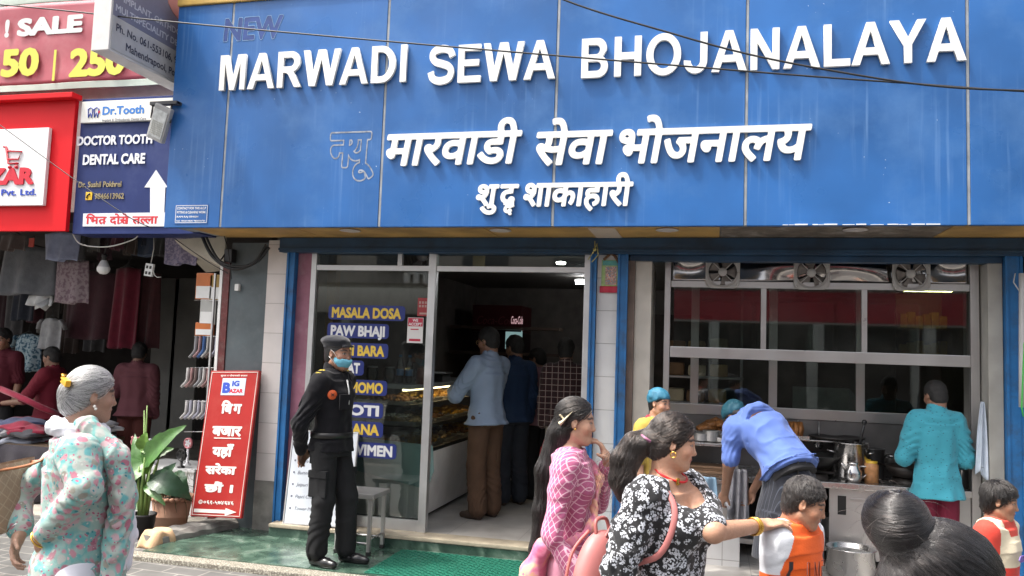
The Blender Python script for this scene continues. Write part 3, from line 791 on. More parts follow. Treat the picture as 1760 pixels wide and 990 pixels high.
# ------------------------------------------------------------------ shared materials
GZ, PZ, FZ, YF = 0.09, 0.13, 0.22, 0.68          # street, platform, shop floor, facade plane
def nodes(m): return m.node_tree, m.node_tree.nodes['Principled BSDF'], m.node_tree.links.new
def N(nt, t, **kw):
    n = nt.nodes.new(t)
    for k, v in kw.items():
        if k.startswith('i_'): n.inputs[int(k[2:]) if k[2:].isdigit() else k[2:].replace('_', ' ')].default_value = v
        else: setattr(n, k, v)
    return n
def ramp(nt, src, stops, interp='LINEAR'):
    r = nt.nodes.new('ShaderNodeValToRGB'); r.color_ramp.interpolation = interp; e = r.color_ramp.elements
    while len(e) < len(stops): e.new(0.5)
    for i, (p, c) in enumerate(stops): e[i].position = p; e[i].color = (*c, 1) if len(c) == 3 else c
    nt.links.new(src, r.inputs[0]); return r.outputs[0]
def mixc(nt, f, a, b, mode='MIX'):
    x = nt.nodes.new('ShaderNodeMix'); x.data_type = 'RGBA'; x.blend_type = mode
    for s, v in ((x.inputs[0], f), (x.inputs[6], a), (x.inputs[7], b)):
        if hasattr(v, 'is_linked') or hasattr(v, 'links'): nt.links.new(v, s)
        elif isinstance(v, (int, float)): s.default_value = v
        else: s.default_value = (*v, 1)
    return x.outputs[2]
def math_(nt, op, a, b=None, clamp=False):
    n = nt.nodes.new('ShaderNodeMath'); n.operation = op; n.use_clamp = clamp
    for s, v in ((n.inputs[0], a), (n.inputs[1], b)):
        if v is None: continue
        if hasattr(v, 'links'): nt.links.new(v, s)
        else: s.default_value = v
    return n.outputs[0]
def brick(name, c1, c2, mortar, bw, bh, ms, rough=.6, axes='xz', offset=.5, bump=.4, var=.15, msm=.1, stain=None, spec=.5, rot=0.0):
    if name in MATS: return MATS[name]
    m = mat(name, c1, rough, spec=spec); nt, b, L = nodes(m)
    tc = N(nt, 'ShaderNodeTexCoord'); sp = N(nt, 'ShaderNodeSeparateXYZ'); cb = N(nt, 'ShaderNodeCombineXYZ'); v = tc.outputs['Object']
    if rot:
        mp = N(nt, 'ShaderNodeMapping'); mp.inputs['Rotation'].default_value = (0, 0, rot); L(v, mp.inputs[0]); v = mp.outputs[0]
    L(v, sp.inputs[0]); L(sp.outputs['xyz'.index(axes[0])], cb.inputs[0]); L(sp.outputs['xyz'.index(axes[1])], cb.inputs[1])
    br = N(nt, 'ShaderNodeTexBrick', offset=offset); br.inputs['Scale'].default_value = 1; br.inputs['Mortar Size'].default_value = ms; br.inputs['Mortar Smooth'].default_value = msm
    br.inputs['Brick Width'].default_value = bw; br.inputs['Row Height'].default_value = bh
    br.inputs['Color1'].default_value = (*c1, 1); br.inputs['Color2'].default_value = (*c2, 1); br.inputs['Mortar'].default_value = (*mortar, 1)
    L(cb.outputs[0], br.inputs['Vector'])
    n = N(nt, 'ShaderNodeTexNoise'); n.inputs['Scale'].default_value = 4; n.inputs['Detail'].default_value = 8; L(tc.outputs['Object'], n.inputs['Vector'])
    r = N(nt, 'ShaderNodeMapRange'); r.inputs[1].default_value = .3; r.inputs[2].default_value = .7; r.inputs[3].default_value = 1 - var; r.inputs[4].default_value = 1 + var; L(n.outputs[0], r.inputs[0])
    col = mixc(nt, 1.0, br.outputs['Color'], r.outputs[0], 'MULTIPLY')
    if stain:
        n2 = N(nt, 'ShaderNodeTexNoise'); n2.inputs['Scale'].default_value = 3; n2.inputs['Detail'].default_value = 10; L(tc.outputs['Object'], n2.inputs['Vector'])
        col = mixc(nt, ramp(nt, n2.outputs[0], [(.52, (0, 0, 0)), (.72, (.6, .6, .6))]), col, stain)
    L(col, b.inputs['Base Color'])
    bp = N(nt, 'ShaderNodeBump'); bp.inputs['Strength'].default_value = bump; bp.inputs['Distance'].default_value = .004; bp.invert = True
    L(br.outputs['Fac'], bp.inputs['Height']); L(bp.outputs[0], b.inputs['Normal'])
    return m
M_BLUE = mat('blue_panel', (.022, .112, .33), .36, var=.24, vscale=1.3, stain=(.085, .20, .42), stain_amt=.5, stain_scale=1.6, rvar=.12, spec=.4)
def _sign_streaks():
    nt, b, L = nodes(M_BLUE); old = b.inputs['Base Color'].links[0].from_socket
    tc = N(nt, 'ShaderNodeTexCoord'); mp = N(nt, 'ShaderNodeMapping'); mp.inputs['Scale'].default_value = (26, 1, .8); L(tc.outputs['Object'], mp.inputs[0])
    n = N(nt, 'ShaderNodeTexNoise'); n.inputs['Scale'].default_value = 1; n.inputs['Detail'].default_value = 5; L(mp.outputs[0], n.inputs['Vector'])
    n2 = N(nt, 'ShaderNodeTexNoise'); n2.inputs['Scale'].default_value = 1.1; n2.inputs['Detail'].default_value = 4; L(tc.outputs['Object'], n2.inputs['Vector'])
    f = math_(nt, 'MULTIPLY', ramp(nt, n.outputs[0], [(.55, (0, 0, 0)), (.75, (.5, .5, .5))]), ramp(nt, n2.outputs[0], [(.45, (0, 0, 0)), (.62, (1, 1, 1))]))
    c = mixc(nt, f, old, (.16, .30, .54))
    n3 = N(nt, 'ShaderNodeTexNoise'); n3.inputs['Scale'].default_value = 38; n3.inputs['Detail'].default_value = 3; L(tc.outputs['Object'], n3.inputs['Vector'])
    n4 = N(nt, 'ShaderNodeTexNoise'); n4.inputs['Scale'].default_value = 2.3; L(tc.outputs['Object'], n4.inputs['Vector'])
    f2 = math_(nt, 'MULTIPLY', ramp(nt, n3.outputs[0], [(.70, (0, 0, 0)), (.74, (.8, .8, .8))]), ramp(nt, n4.outputs[0], [(.55, (0, 0, 0)), (.6, (1, 1, 1))]))
    L(mixc(nt, f2, c, (.62, .72, .82)), b.inputs['Base Color'])
_sign_streaks()
M_LETTER = mat('letter_white', (.80, .80, .76), .4, var=.04, vscale=3)
M_SEAM = mat('seam_grey', (.26, .28, .30), .5, var=.3, vscale=9)
M_GOLD = mat('gold_trim', (.46, .30, .08), .35, var=.2, vscale=8)
M_PLY = mat('soffit_ply', (.44, .26, .08), .5, var=.25, vscale=3.5, stain=(.16, .09, .04), stain_amt=.6)
M_PLYD = mat('soffit_stained', (.13, .10, .075), .6, var=.45, vscale=9, stain=(.42, .37, .32), stain_amt=.7, stain_scale=7)
M_BEAM = mat('beam_navy', (.012, .045, .095), .5, var=.3, vscale=5, stain=(.005, .012, .02), stain_amt=.8)
M_RAIL = mat('rail_blue', (.012, .12, .32), .5, var=.22, vscale=5, stain=(.03, .04, .055), stain_amt=.75, stain_scale=6)
M_ALU = mat('aluminium', (.62, .62, .62), .38, .75, var=.06, vscale=7, rvar=.1)
M_STEEL = mat('steel', (.52, .51, .50), .24, .95, var=.08, vscale=5, rvar=.12)
M_STEELW = mat('steel_worn', (.48, .47, .46), .34, .75, var=.07, vscale=3, rvar=.07)
M_MIRROR = mat('steel_polished', (.42, .40, .39), .12, 1.0, bump=.25, bscale=3.2)
M_BLACK = mat('black_plastic', (.015, .015, .016), .4)
M_WHITE = mat('white_paint', (.75, .75, .73), .5, var=.06)
M_DARK = mat('dark_void', (.012, .011, .011), .8)
M_WIRE = mat('wire_black', (.012, .012, .013), .5)
M_CONC = mat('concrete', (.22, .21, .19), .85, var=.3, vscale=7, bump=.6, bscale=30, stain=(.10, .095, .085), stain_amt=.7, stain_scale=4)
M_RED = mat('sign_red', (.60, .008, .014), .5, spec=.2, var=.06, vscale=2)
M_GLASS = glass('shop_glass', (.72, .77, .75), 1.15, .022)
M_GLASSC = glass('case_glass', (.93, .96, .95), .8, .03)
M_TILE = brick('wall_tile', (.66, .60, .57), (.62, .575, .55), (.40, .36, .33), .30, .262, .003, .3, 'xz', 0.0, .5, .09, .2)
M_TILE2 = brick('pillar_tile', (.62, .61, .60), (.58, .58, .58), (.33, .32, .31), .40, .262, .003, .25, 'xz', 0.0, .5, .08, .2)
M_PAVER = brick('paver', (.085, .085, .083), (.11, .108, .102), (.22, .21, .19), .30, .155, .008, .8, 'xy', .5, .5, .2, .2, stain=(.06, .058, .054), rot=.06)
M_FLOOR = brick('floor_tile', (.40, .385, .36), (.42, .40, .375), (.22, .21, .20), .60, .60, .003, .35, 'xy', 0.0, .2, .18, .2, stain=(.26, .24, .22))
def marble_green():
    m = mat('marble_green', (.05, .13, .085), .1, spec=.6); nt, b, L = nodes(m); tc = N(nt, 'ShaderNodeTexCoord')
    n = N(nt, 'ShaderNodeTexNoise'); n.inputs['Scale'].default_value = 3.5; n.inputs['Detail'].default_value = 10; n.inputs['Distortion'].default_value = 1.6; L(tc.outputs['Object'], n.inputs['Vector'])
    c = ramp(nt, n.outputs[0], [(.3, (.02, .045, .034)), (.5, (.045, .085, .062)), (.6, (.085, .14, .105)), (.72, (.17, .22, .18))])
    L(c, b.inputs['Base Color'])
    n2 = N(nt, 'ShaderNodeTexNoise'); n2.inputs['Scale'].default_value = 9; L(tc.outputs['Object'], n2.inputs['Vector'])
    r = N(nt, 'ShaderNodeMapRange'); r.inputs[3].default_value = .12; r.inputs[4].default_value = .42; L(n2.outputs[0], r.inputs[0]); L(r.outputs[0], b.inputs['Roughness'])
    return m
M_MARBLE = marble_green()
def terrazzo():
    m = mat('stone_chip', (.5, .47, .38), .8); nt, b, L = nodes(m); tc = N(nt, 'ShaderNodeTexCoord')
    v = N(nt, 'ShaderNodeTexVoronoi'); v.inputs['Scale'].default_value = 75; L(tc.outputs['Object'], v.inputs['Vector'])
    c = mixc(nt, ramp(nt, v.outputs['Distance'], [(.2, (0, 0, 0)), (.6, (1, 1, 1))]), (.42, .40, .33), (.16, .145, .115)); L(c, b.inputs['Base Color'])
    bp = N(nt, 'ShaderNodeBump'); bp.inputs['Strength'].default_value = .6; bp.inputs['Distance'].default_value = .006; bp.invert = True; L(v.outputs['Distance'], bp.inputs['Height']); L(bp.outputs[0], b.inputs['Normal'])
    return m
M_CHIP = terrazzo()

# ------------------------------------------------------------------ ground
def sheet(name, pts, z, m, kind='structure'):
    o = MB().poly([(x, y, z) for x, y in pts]).build(name, m); tag(o, kind=kind); return o
sheet('ground', [(-60, -60), (60, -60), (60, 60), (-60, 60)], .02, mat('ground_dust', (.20, .19, .17), .9, var=.2))
sheet('pavement', [(-12, -3.6), (18, -3.6), (18, 8), (-12, 8)], GZ, M_PAVER)
tag(box('road', mat('asphalt', (.055, .054, .052), .85, var=.2, vscale=3, bump=.4, bscale=90), -30, 40, -11.5, -3.75, .0, .035), kind='structure')
tag(box('kerb', M_CONC, -12, 18, -3.75, -3.6, .0, GZ + .004, .012), kind='structure')
_pf = MB(); _pf.box(-.30, 6.5, -.30, YF, .02, PZ, .004)
tag(_pf.build('platform', M_MARBLE), kind='structure')
tag(box('platform_edge', M_CHIP, -.36, 6.5, -.44, -.302, .02, PZ - .006, .008), kind='structure')
tag(box('shop_floor', M_FLOOR, .3, 6.5, YF + .02, 7.0, .02, FZ), kind='structure')
_s = MB(); _s.box(.30, 3.0, .50, YF + .018, .02, FZ - .02, .006, mi=0); _s.box(.30, 3.0, .49, YF + .019, FZ - .018, FZ + .012, .008, mi=1)
tag(_s.build('doorstep', [M_MARBLE, mat('sill_stone', (.36, .31, .23), .6, var=.25, vscale=8, bump=.3, bscale=50)]), kind='structure')
tag(box('walkway_floor', mat('dusty_floor', (.38, .35, .30), .8, var=.2, vscale=3), -9, -.10, .55, 7.0, .05, .10), kind='structure')

# ------------------------------------------------------------------ buildings' shells
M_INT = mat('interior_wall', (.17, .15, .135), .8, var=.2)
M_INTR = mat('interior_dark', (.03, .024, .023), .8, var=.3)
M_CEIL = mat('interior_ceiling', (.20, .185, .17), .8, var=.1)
b = MB(); b.box(.28, 6.75, 6.5, 6.7, .05, 2.9); b.box(.05, .28, .80, 6.7, .05, 2.9); b.box(6.55, 6.75, .8, 6.5, .05, 2.9)
o = b.build('shop_wall', M_INT); tag(o, 'dark plaster walls round the inside of the sweet shop', 'wall')
tag(box('shop_ceiling', M_CEIL, .28, 6.75, YF + .1, 6.7, 2.74, 2.86), kind='structure')
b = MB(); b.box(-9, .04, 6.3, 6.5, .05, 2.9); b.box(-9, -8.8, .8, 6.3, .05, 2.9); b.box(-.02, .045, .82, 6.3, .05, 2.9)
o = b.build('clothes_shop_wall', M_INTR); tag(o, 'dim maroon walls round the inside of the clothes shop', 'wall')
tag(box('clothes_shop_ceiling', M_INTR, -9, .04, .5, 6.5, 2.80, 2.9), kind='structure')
o = box('upper_wall', mat('upper_plaster', (.50, .42, .40), .8, var=.15, bump=.3), -9, 12, .78, 1.1, 2.9, 9.0); tag(o, 'pale plaster upper wall above the shop signs', 'wall')

# grey steel pillar + maroon edge between the clothes shop and the tiled pillar
t = empty('pillar', (-.2, YF, 0), 0, 'dark grey pillar with a maroon edge beside the clothes shop', 'pillar')
o = box('pillar_face', mat('pillar_grey', (.085, .105, .115), .55, var=.18, vscale=4, stain=(.2, .2, .2), stain_amt=.2, stain_scale=14), -.33, .05, YF, YF + .14, GZ, 2.64, .003); o.parent = t; o.location = (.2, -YF, 0)
o = box('edge_strip', mat('maroon_metal', (.11, .02, .02), .5, var=.3, vscale=14, stain=(.3, .25, .22), stain_amt=.35, stain_scale=16), -.40, -.334, YF - .01, YF + .1, GZ, 2.46, .003); o.parent = t; o.location = (.2, -YF, 0)
o = box('white_trim', M_WHITE, -.432, -.404, YF - .012, YF + .02, GZ, 2.46, .002); o.parent = t; o.location = (.2, -YF, 0)
# two tiled pillars
def tiled_pillar(x0, x1, m, label, zt, base=True):
    t = empty('tiled_pillar', ((x0 + x1) / 2, YF, 0), 0, label, 'pillar'); off = (-(x0 + x1) / 2, -YF, 0)
    o = box('tile_face', m, x0, x1, YF - .02, YF + .3, .55 if base else PZ, zt, .004); o.parent = t; o.location = off
    if base:
        o = box('base', M_CONC, x0 - .004, x1 + .004, YF - .022, YF + .3, .05, .548, .004); o.parent = t; o.location = off
    return t
tiled_pillar(.05, .262, M_TILE, 'pinkish tiled pillar with a bare concrete base left of the shop window', 2.66)
tiled_pillar(3.0, 3.17, M_TILE2, 'narrow white tiled pillar between the shop door and the kitchen', 2.62, False)
o = MB().box(6.06, 6.6, .55, 1.2, .05, 2.1, .004, mi=0).box(6.06, 6.6, .56, 1.2, 2.102, 2.9, .0, mi=1).build('side_pillar', [brick('old_tile', (.60, .58, .54), (.55, .54, .51), (.36, .34, .31), .3, .2, .003, .5, 'xz', 0, .4, .15, .2, stain=(.45, .42, .36)), mat('rough_dark', (.05, .045, .042), .95, var=.4, bump=1, bscale=20)])
tag(o, 'old white tiled pillar with rough dark plaster at the far right', 'pillar')
# shutter rails (blue) and shutter housing (navy)
def rail(x0, x1, label, zt=2.60, y0=YF - .06):
    b = MB(); b.box(x0, x1, y0, YF + .1, PZ, zt, .004); b.box(x0 - .006, x0 + .012, y0 - .012, y0 - .001, PZ, zt, .001); b.box(x1 - .012, x1 + .006, y0 - .012, y0 - .001, PZ, zt, .001)
    o = b.build('shutter_rail', M_RAIL); tag(o, label, 'shutter rail', 'blue shutter rails'); return o
rail(.27, .335, 'blue shutter rail beside the pinkish tiled pillar')
rail(2.955, 2.995, 'slim blue shutter rail on the left of the narrow white pillar')
rail(3.175, 3.245, 'blue shutter rail on the right of the narrow white pillar')
rail(5.93, 6.03, 'wide blue shutter rail at the right end of the kitchen')
b = MB(); b.box(.20, 6.1, YF - .1, YF + .10, 2.545, 2.672, .006); b.box(.20, 6.1, YF - .115, YF - .102, 2.56, 2.58); b.box(3.26, 5.92, YF - .02, YF + .09, 2.50, 2.543, .002)
o = b.build('shutter_box', M_BEAM); tag(o, 'long navy shutter housing across the top of both openings', 'shutter')
o = box('door_jamb', mat('mauve_paint', (.30, .12, .17), .6, var=.25, vscale=6, stain=(.45, .38, .36), stain_amt=.4, stain_scale=5), .337, .47, YF + .0, YF + .12, FZ, 2.56, .003); tag(o, 'faded mauve painted door jamb left of the shop window', 'jamb')
b = MB(); b.box(3.247, 3.30, YF - .01, YF + .5, PZ, 2.5, .002, mi=0); b.box(3.301, 3.43, YF + .02, YF + .5, PZ, 2.5, .003, mi=1)
o = b.build('kitchen_jamb', [mat('rough_plaster', (.16, .12, .10), .9, var=.3, bump=.6, bscale=25), mat('jamb_tile', (.48, .45, .40), .35, var=.12)]); tag(o, 'beige tiled jamb with a rough edge left of the kitchen', 'jamb')
o = box('kitchen_jamb', mat('jamb_grey', (.33, .32, .29), .5, var=.15, vscale=5), 5.83, 5.925, YF + .0, YF + .6, PZ, 2.5, .003); tag(o, 'plain grey jamb right of the kitchen', 'jamb')

# ------------------------------------------------------------------ big blue shop sign
sg = empty('shop_sign', (2.7, 0, 2.66), 0, 'huge blue fascia sign with white English and Devanagari letters over the shop', 'sign')
def on(t, o): o.parent = t; o.matrix_parent_inverse = t.matrix_world.inverted() if False else Matrix.Translation(-t.location); return o
SX = [-.54, -.013, 1.38, 2.75, 4.115, 5.525, 6.9]
for i in range(6):
    on(sg, box('panel', M_BLUE, SX[i] + (.011 if i else 0), SX[i + 1] - .011, 0, .05, 2.672, 4.565, .004))
on(sg, MB().box(-.53, 6.89, .045, .60, 2.69, 4.55).build('backing', M_SEAM))
on(sg, MB().box(-.545, 6.905, -.02, .62, 4.567, 4.66, .01).build('top_trim', M_GOLD))
for i in range(1, 6): on(sg, box('seam_strip', M_SEAM, SX[i] - .009, SX[i] + .009, .004, .044, 2.675, 4.56))
M_LTR_SIDE = M_LETTER
for wd, p0, p1 in (('MARWADI', (375, 160.3), (704, 149.4)), ('SEWA', (735, 147), (955, 139.7)), ('BHOJANALAYA', (994, 137), (1659, 98))):
    a, c = at(*p0, 0), at(*p1, 0)
    zb = a.z + (.012 if wd == 'MARWADI' else 0)
    bold_line('letter', wd, a.x, -.006, zb, at(380, 100, 0).z - at(375, 160, 0).z, c.x - a.x, .026, M_LETTER, None)
for ob in list(COL.objects):
    if ob.name.startswith('letter') and ob.parent is None and ob.type == 'MESH': on(sg, ob)
M_DEV = M_LETTER
a = at(660, 290, 0); hl = at(660, 232, 0).z; e = at(1386, 214, 0)
def dev(name, s, x0, x1, zline, size_h, m, t, bold=.05, depth=.022, shear=.12, y=-.006, res=.02, items=None, strokes=(), bolds=None):
    """Devanagari: zline = height of the head line; size_h = distance head line to base line."""
    fld = text_field(items or [(s, 0, 0, 1.0)], bold, shear, res, strokes)
    F, lo, r, sh = fld; xs = np.nonzero((F < 0).any(1))[0]; a0, a1 = lo[0] + xs[0] * r, lo[0] + (xs[-1] + 1) * r
    sc = size_h / .62; sx = (x1 - x0) / ((a1 - a0) * sc)
    MM = face_M(x0, y, zline - size_h, 1.0) @ Matrix.Scale(sc, 4) @ Matrix.Translation((-a0 * sx, 0, 0))
    o = field_mesh(name, fld, MM, depth / sc, m, None, sx=sx)
    return on(t, o) if t else o
for s, p0, p1 in (('मारवाडी', (661, 232), (892, 228)), ('सेवा', (916, 228), (1046, 224)), ('भोजनालय', (1060, 224), (1386, 213))):
    q0, q1 = at(*p0, 0), at(*p1, 0)
    dev('devanagari_word', s, q0.x, q1.x, q0.z - .014, .232, M_LETTER, sg, bold=.026, shear=.17)
q0, q1 = at(820, 318, 0), at(890, 317, 0)
dev('devanagari_word', '', q0.x, q1.x, q0.z - .01, .15, M_LETTER, sg, bold=.03, items=[('शु', 0, 0, 1), ('द', .80, 0, 1), ('द', .98, -.26, .52, -9, 99)])
q0, q1 = at(901, 316, 0), at(1086, 307, 0)
dev('devanagari_word', 'शाकाहारी', q0.x, q1.x, q0.z - .01, .16, M_LETTER, sg, bold=.03)
# traces of letters that were taken down
M_TRACE = mat('glue_trace', (.24, .27, .32), .5, var=.5, vscale=20); M_TRACEB = mat('bare_blue', (.012, .045, .20), .35, var=.3, vscale=14); M_TRACEL = mat('bright_trace', (.20, .34, .52), .4, var=.35, vscale=12)
q0, q1 = at(386, 70, 0), at(440, 67, 0)
def ghost(name, s, x0, width, z, h, m, ring, items=None, bold=.05, y=-.0015, shear=0.05):
    fld = text_field(items or [(s, 0, 0, 1)], bold, shear, .012)
    F, lo, r, sh = fld; xs = np.nonzero((F < 0).any(1))[0]; a0, a1 = lo[0] + xs[0] * r, lo[0] + (xs[-1] + 1) * r
    sc = h; sx = width / ((a1 - a0) * sc); MM = face_M(x0, y, z, 1.0) @ Matrix.Scale(sc, 4) @ Matrix.Translation((-a0 * sx, 0, 0))
    on(sg, field_mesh(name, fld, MM, 0, m, None, ring=ring, sx=sx))
ghost('letter_trace', 'NEW', at(384, 70, 0).x, .54, at(384, 70, 0).z, .26, M_TRACEB, None, y=-.0012)
ghost('letter_trace', 'NEW', at(384, 70, 0).x, .54, at(384, 70, 0).z, .26, M_TRACEL, .014, y=-.003)
ghost('letter_trace', '', at(566, 236, 0).x, .40, at(566, 285, 0).z, .40, M_TRACE, .03, items=[('न', 0, 0, 1, -9, .52), ('यू', .46, 0, 1)], bold=.06)
# small installer's plate, water line on the lower edge
c0, c1 = at(300, 385, 0), at(359, 351, 0)
on(sg, MB().box(c0.x, c1.x, -.004, -.0005, c0.z, c1.z).build('notice_plate', mat('plate_blue', (.025, .12, .36), .4)))
on(sg, MB().box(c0.x + .006, c1.x - .006, -.005, -.0045, c1.z - .012, c1.z - .008).box(c0.x + .006, c1.x - .006, -.005, -.0045, c0.z + .008, c0.z + .012).box(c0.x + .006, c0.x + .010, -.005, -.0045, c0.z + .008, c1.z - .008).box(c1.x - .010, c1.x - .006, -.005, -.0045, c0.z + .008, c1.z - .008).build('plate_border', M_LETTER))
for i, (s, h) in enumerate((('CONTACT FOR THIS A.C.P', .02), ('FITTING & CLEANING WORK', .02), ('RAM RAJ SINGH', .014), ('NO. 9856014829, 9806556750', .012))):
    on(sg, write('plate_text', s, c0.x + .02, -.006, c1.z - .042 - .034 * i, h, M_LETTER, bold=.02, width=(c1.x - c0.x - .04) * (1 if i != 2 else .75), res=.05))
_b = MB(); _r = random.Random(4)
x = at(1345, 388, 0).x
while x < at(1610, 388, 0).x:
    w = _r.uniform(.02, .09); _b.box(x, x + w, -.006, -.0008, 2.674, 2.674 + _r.uniform(.003, .010)); x += w * _r.uniform(.95, 1.5)
on(sg, _b.build('paint_drips', M_WHITE))
# soffit with round lamps
sf = empty('soffit', (2.7, .3, 2.68), 0, 'low timber coloured soffit under the blue sign with round lamps', 'soffit')
_xs = [-.35, .62, 2.2, 3.95, 5.45, 6.3]
for i in range(5):
    on(sf, box('soffit_board', M_PLYD if i == 3 else M_PLY, _xs[i] + .004, _xs[i + 1] - .004, .05, .60, 2.676, 2.688, .001))
on(sf, MB().box(3.0, 3.2, .1, .6, 2.670, 2.675).build('patch', mat('patch_beige', (.5, .40, .32), .6)))
for px in (602, 860, 1147, 1470):
    c = at(px, 397, .17)
    l = MB().lathe([(0, -.004), (.075, -.004), (.085, -.012), (.062, -.016), (.05, -.010), (0, -.010)], (c.x, .17, 2.678)).build('lamp', mat('lamp_rim', (.5, .45, .42), .4))
    on(sf, l)
# ------------------------------------------------------------------ signs over the clothes shop
YS = .32
t = empty('red_shop_sign', (-2.2, YS, 2.6), 0, 'glossy red fascia sign with a white logo panel at the left edge', 'sign')
p0, p1 = at(122, 397, YS), at(122, 172, YS); p0.x = at(120, 300, YS).x
on(t, box('board', M_RED, -4.2, p0.x, YS, YS + .045, p0.z, p1.z, .004))
on(t, box('top_ledge', M_RED, -4.2, p0.x + .03, YS - .08, YS + .045, p1.z + .001, p1.z + .05, .006))
q0, q1 = at(75, 353, YS - .03), at(72, 220, YS - .03)
on(t, box('logo_panel', mat('logo_white', (.78, .79, .80), .4), -2.75, q0.x, YS - .04, YS - .002, q0.z, q1.z, .006))
m_logo = mat('logo_red', (.55, .01, .03), .4); m_navy = mat('logo_navy', (.02, .06, .42), .4)
r0 = at(58, 315, YS - .045)
on(t, write('logo_text', 'BAZAR', r0.x - .80, YS - .0425, r0.z, .145, m_logo, bold=.055, width=.80, depth=.012))
r1 = at(62, 335, YS - .045)
on(t, write('logo_text', 'Trade Pvt. Ltd.', r1.x - .72, YS - .0425, r1.z, .058, m_navy, bold=.02, width=.72, depth=.004))
c = at(18, 272, YS - .05)
_b = MB(); _b.tube([(c.x - .09, c.y, c.z + .11), (c.x - .06, c.y, c.z + .11), (c.x - .02, c.y, c.z - .05), (c.x + .09, c.y, c.z - .05)], .009, 6)
_b.tube([(c.x - .045, c.y, c.z + .07), (c.x + .12, c.y, c.z + .06), (c.x + .09, c.y, c.z - .01), (c.x - .03, c.y, c.z - .01)], .008, 6)
for dx in (0, .075): _b.sphere((c.x + dx, c.y, c.z - .085), .017)
on(t, _b.build('cart_emblem', m_logo))

t = empty('dental_sign', (-1.0, YS, 2.6), 0, 'navy dental clinic sign with white letters and an upward arrow', 'sign')
Y2 = YS + .05
p0, p1 = at(124, 402, Y2), at(122, 172, Y2); M_NAVY = mat('dental_navy', (.018, .032, .13), .45, var=.12, vscale=2, stain=(.08, .10, .2), stain_amt=.4, spec=.25)
on(t, box('board', M_NAVY, p0.x, -.46, Y2, Y2 + .25, p0.z, p1.z, .003))
q0, q1 = at(143, 213, Y2), at(146, 177, Y2)
on(t, box('name_plate', mat('plate_white', (.70, .70, .66), .4), q0.x, -.50, Y2 - .035, Y2 - .001, q0.z, q1.z, .003))
yt = Y2 - .037
r = at(176, 197, yt); on(t, write('plate_text', 'Dr.Tooth', r.x, yt, r.z, .075, mat('tooth_blue', (.02, .16, .50), .4), bold=.035, width=.44))
r = at(176, 209, yt); on(t, write('plate_text', 'Implant & Orthodontic Dental Care', r.x, yt, r.z, .026, mat('ink_dark', (.05, .05, .08), .5), bold=.008, width=.46, res=.04))
c = at(160, 193, yt - .002)
_b = MB()
for dx in (-.03, .035):
    _b.tube([(c.x + dx - .018, c.y, c.z - .05), (c.x + dx - .026, c.y, c.z + .03), (c.x + dx, c.y, c.z + .045), (c.x + dx + .026, c.y, c.z + .03), (c.x + dx + .016, c.y, c.z - .05), (c.x + dx, c.y, c.z - .005), (c.x + dx - .018, c.y, c.z - .05)], .004, 5)
on(t, _b.build('tooth_emblem', m_navy))
on(t, MB().box(c.x + .055, c.x + .075, c.y - .003, c.y, c.z - .004, c.z + .004).box(c.x + .061, c.x + .069, c.y - .0035, c.y - .0005, c.z - .012, c.z + .012).build('cross_mark', M_RED))
M_SW = mat('sign_white', (.72, .74, .78), .45, var=.06)
yb = Y2 - .004
r = at(133, 250, yb); on(t, write('sign_text', 'DOCTOR TOOTH', r.x, yb, r.z, .083, M_SW, bold=.035, width=.80, depth=.006))
r = at(143, 283, yb); on(t, write('sign_text', 'DENTAL CARE', r.x, yb, r.z, .092, M_SW, bold=.035, width=.66, depth=.006))
M_FADE = mat('faded_gold', (.27, .22, .12), .5, var=.3, vscale=18)
r = at(135, 322, yb); on(t, write('sign_text', 'Dr. Sushil Pokhrel', r.x, yb, r.z, .052, M_FADE, bold=.022, width=.46, depth=.004))
r = at(163, 342, yb); on(t, write('sign_text', '9846613962', r.x, yb, r.z, .052, M_FADE, bold=.022, width=.31, depth=.004))
r = at(153, 337, yb); on(t, MB().box(r.x - .035, r.x + .035, yb - .003, yb, r.z - .037, r.z + .037, .002).build('phone_badge', mat('badge_yellow', (.75, .46, .02), .5)))
on(t, MB().tube([(r.x - .016, yb - .006, r.z - .02), (r.x - .014, yb - .006, r.z + .006), (r.x + .012, yb - .006, r.z + .02)], [.009, .005, .009], 8).build('phone_mark', M_BLACK))
q = [at(*p, Y2 - .006) for p in ((258, 366), (258, 322), (248, 322), (268, 292), (288, 322), (284, 322), (282, 366))]
on(t, MB().prism(q, (0, .005, 0)).build('arrow', M_SW))
q = [at(*p, Y2 - .008) for p in ((142, 389), (143, 367), (288, 365), (287, 389))]
on(t, MB().prism(q, (0, .007, 0)).build('text_strip', M_SW))
r0, r1 = at(148, 372, Y2 - .01), at(272, 372, Y2 - .01); zz = r0.z
M_RT = mat('red_text', (.55, .02, .03), .5)
on(t, dev('strip_text', '', r0.x, r1.x, zz - .005, .062, M_RT, None, .03, 0, 0.0, Y2 - .0095, .03,
          items=[('िभ', 0, 0, 1), ('त', .98, 0, 1), ('दोस', 1.85, 0, 1), ('ो', 2.98, 0, 1), ('तल', 3.6, 0, 1, -9, 4.62), ('ला', 4.52, 0, 1)],
          strokes=[([(1.52, .2), (1.12, .02)], .04), ([(2.9, .18), (2.55, .0)], .04)]))
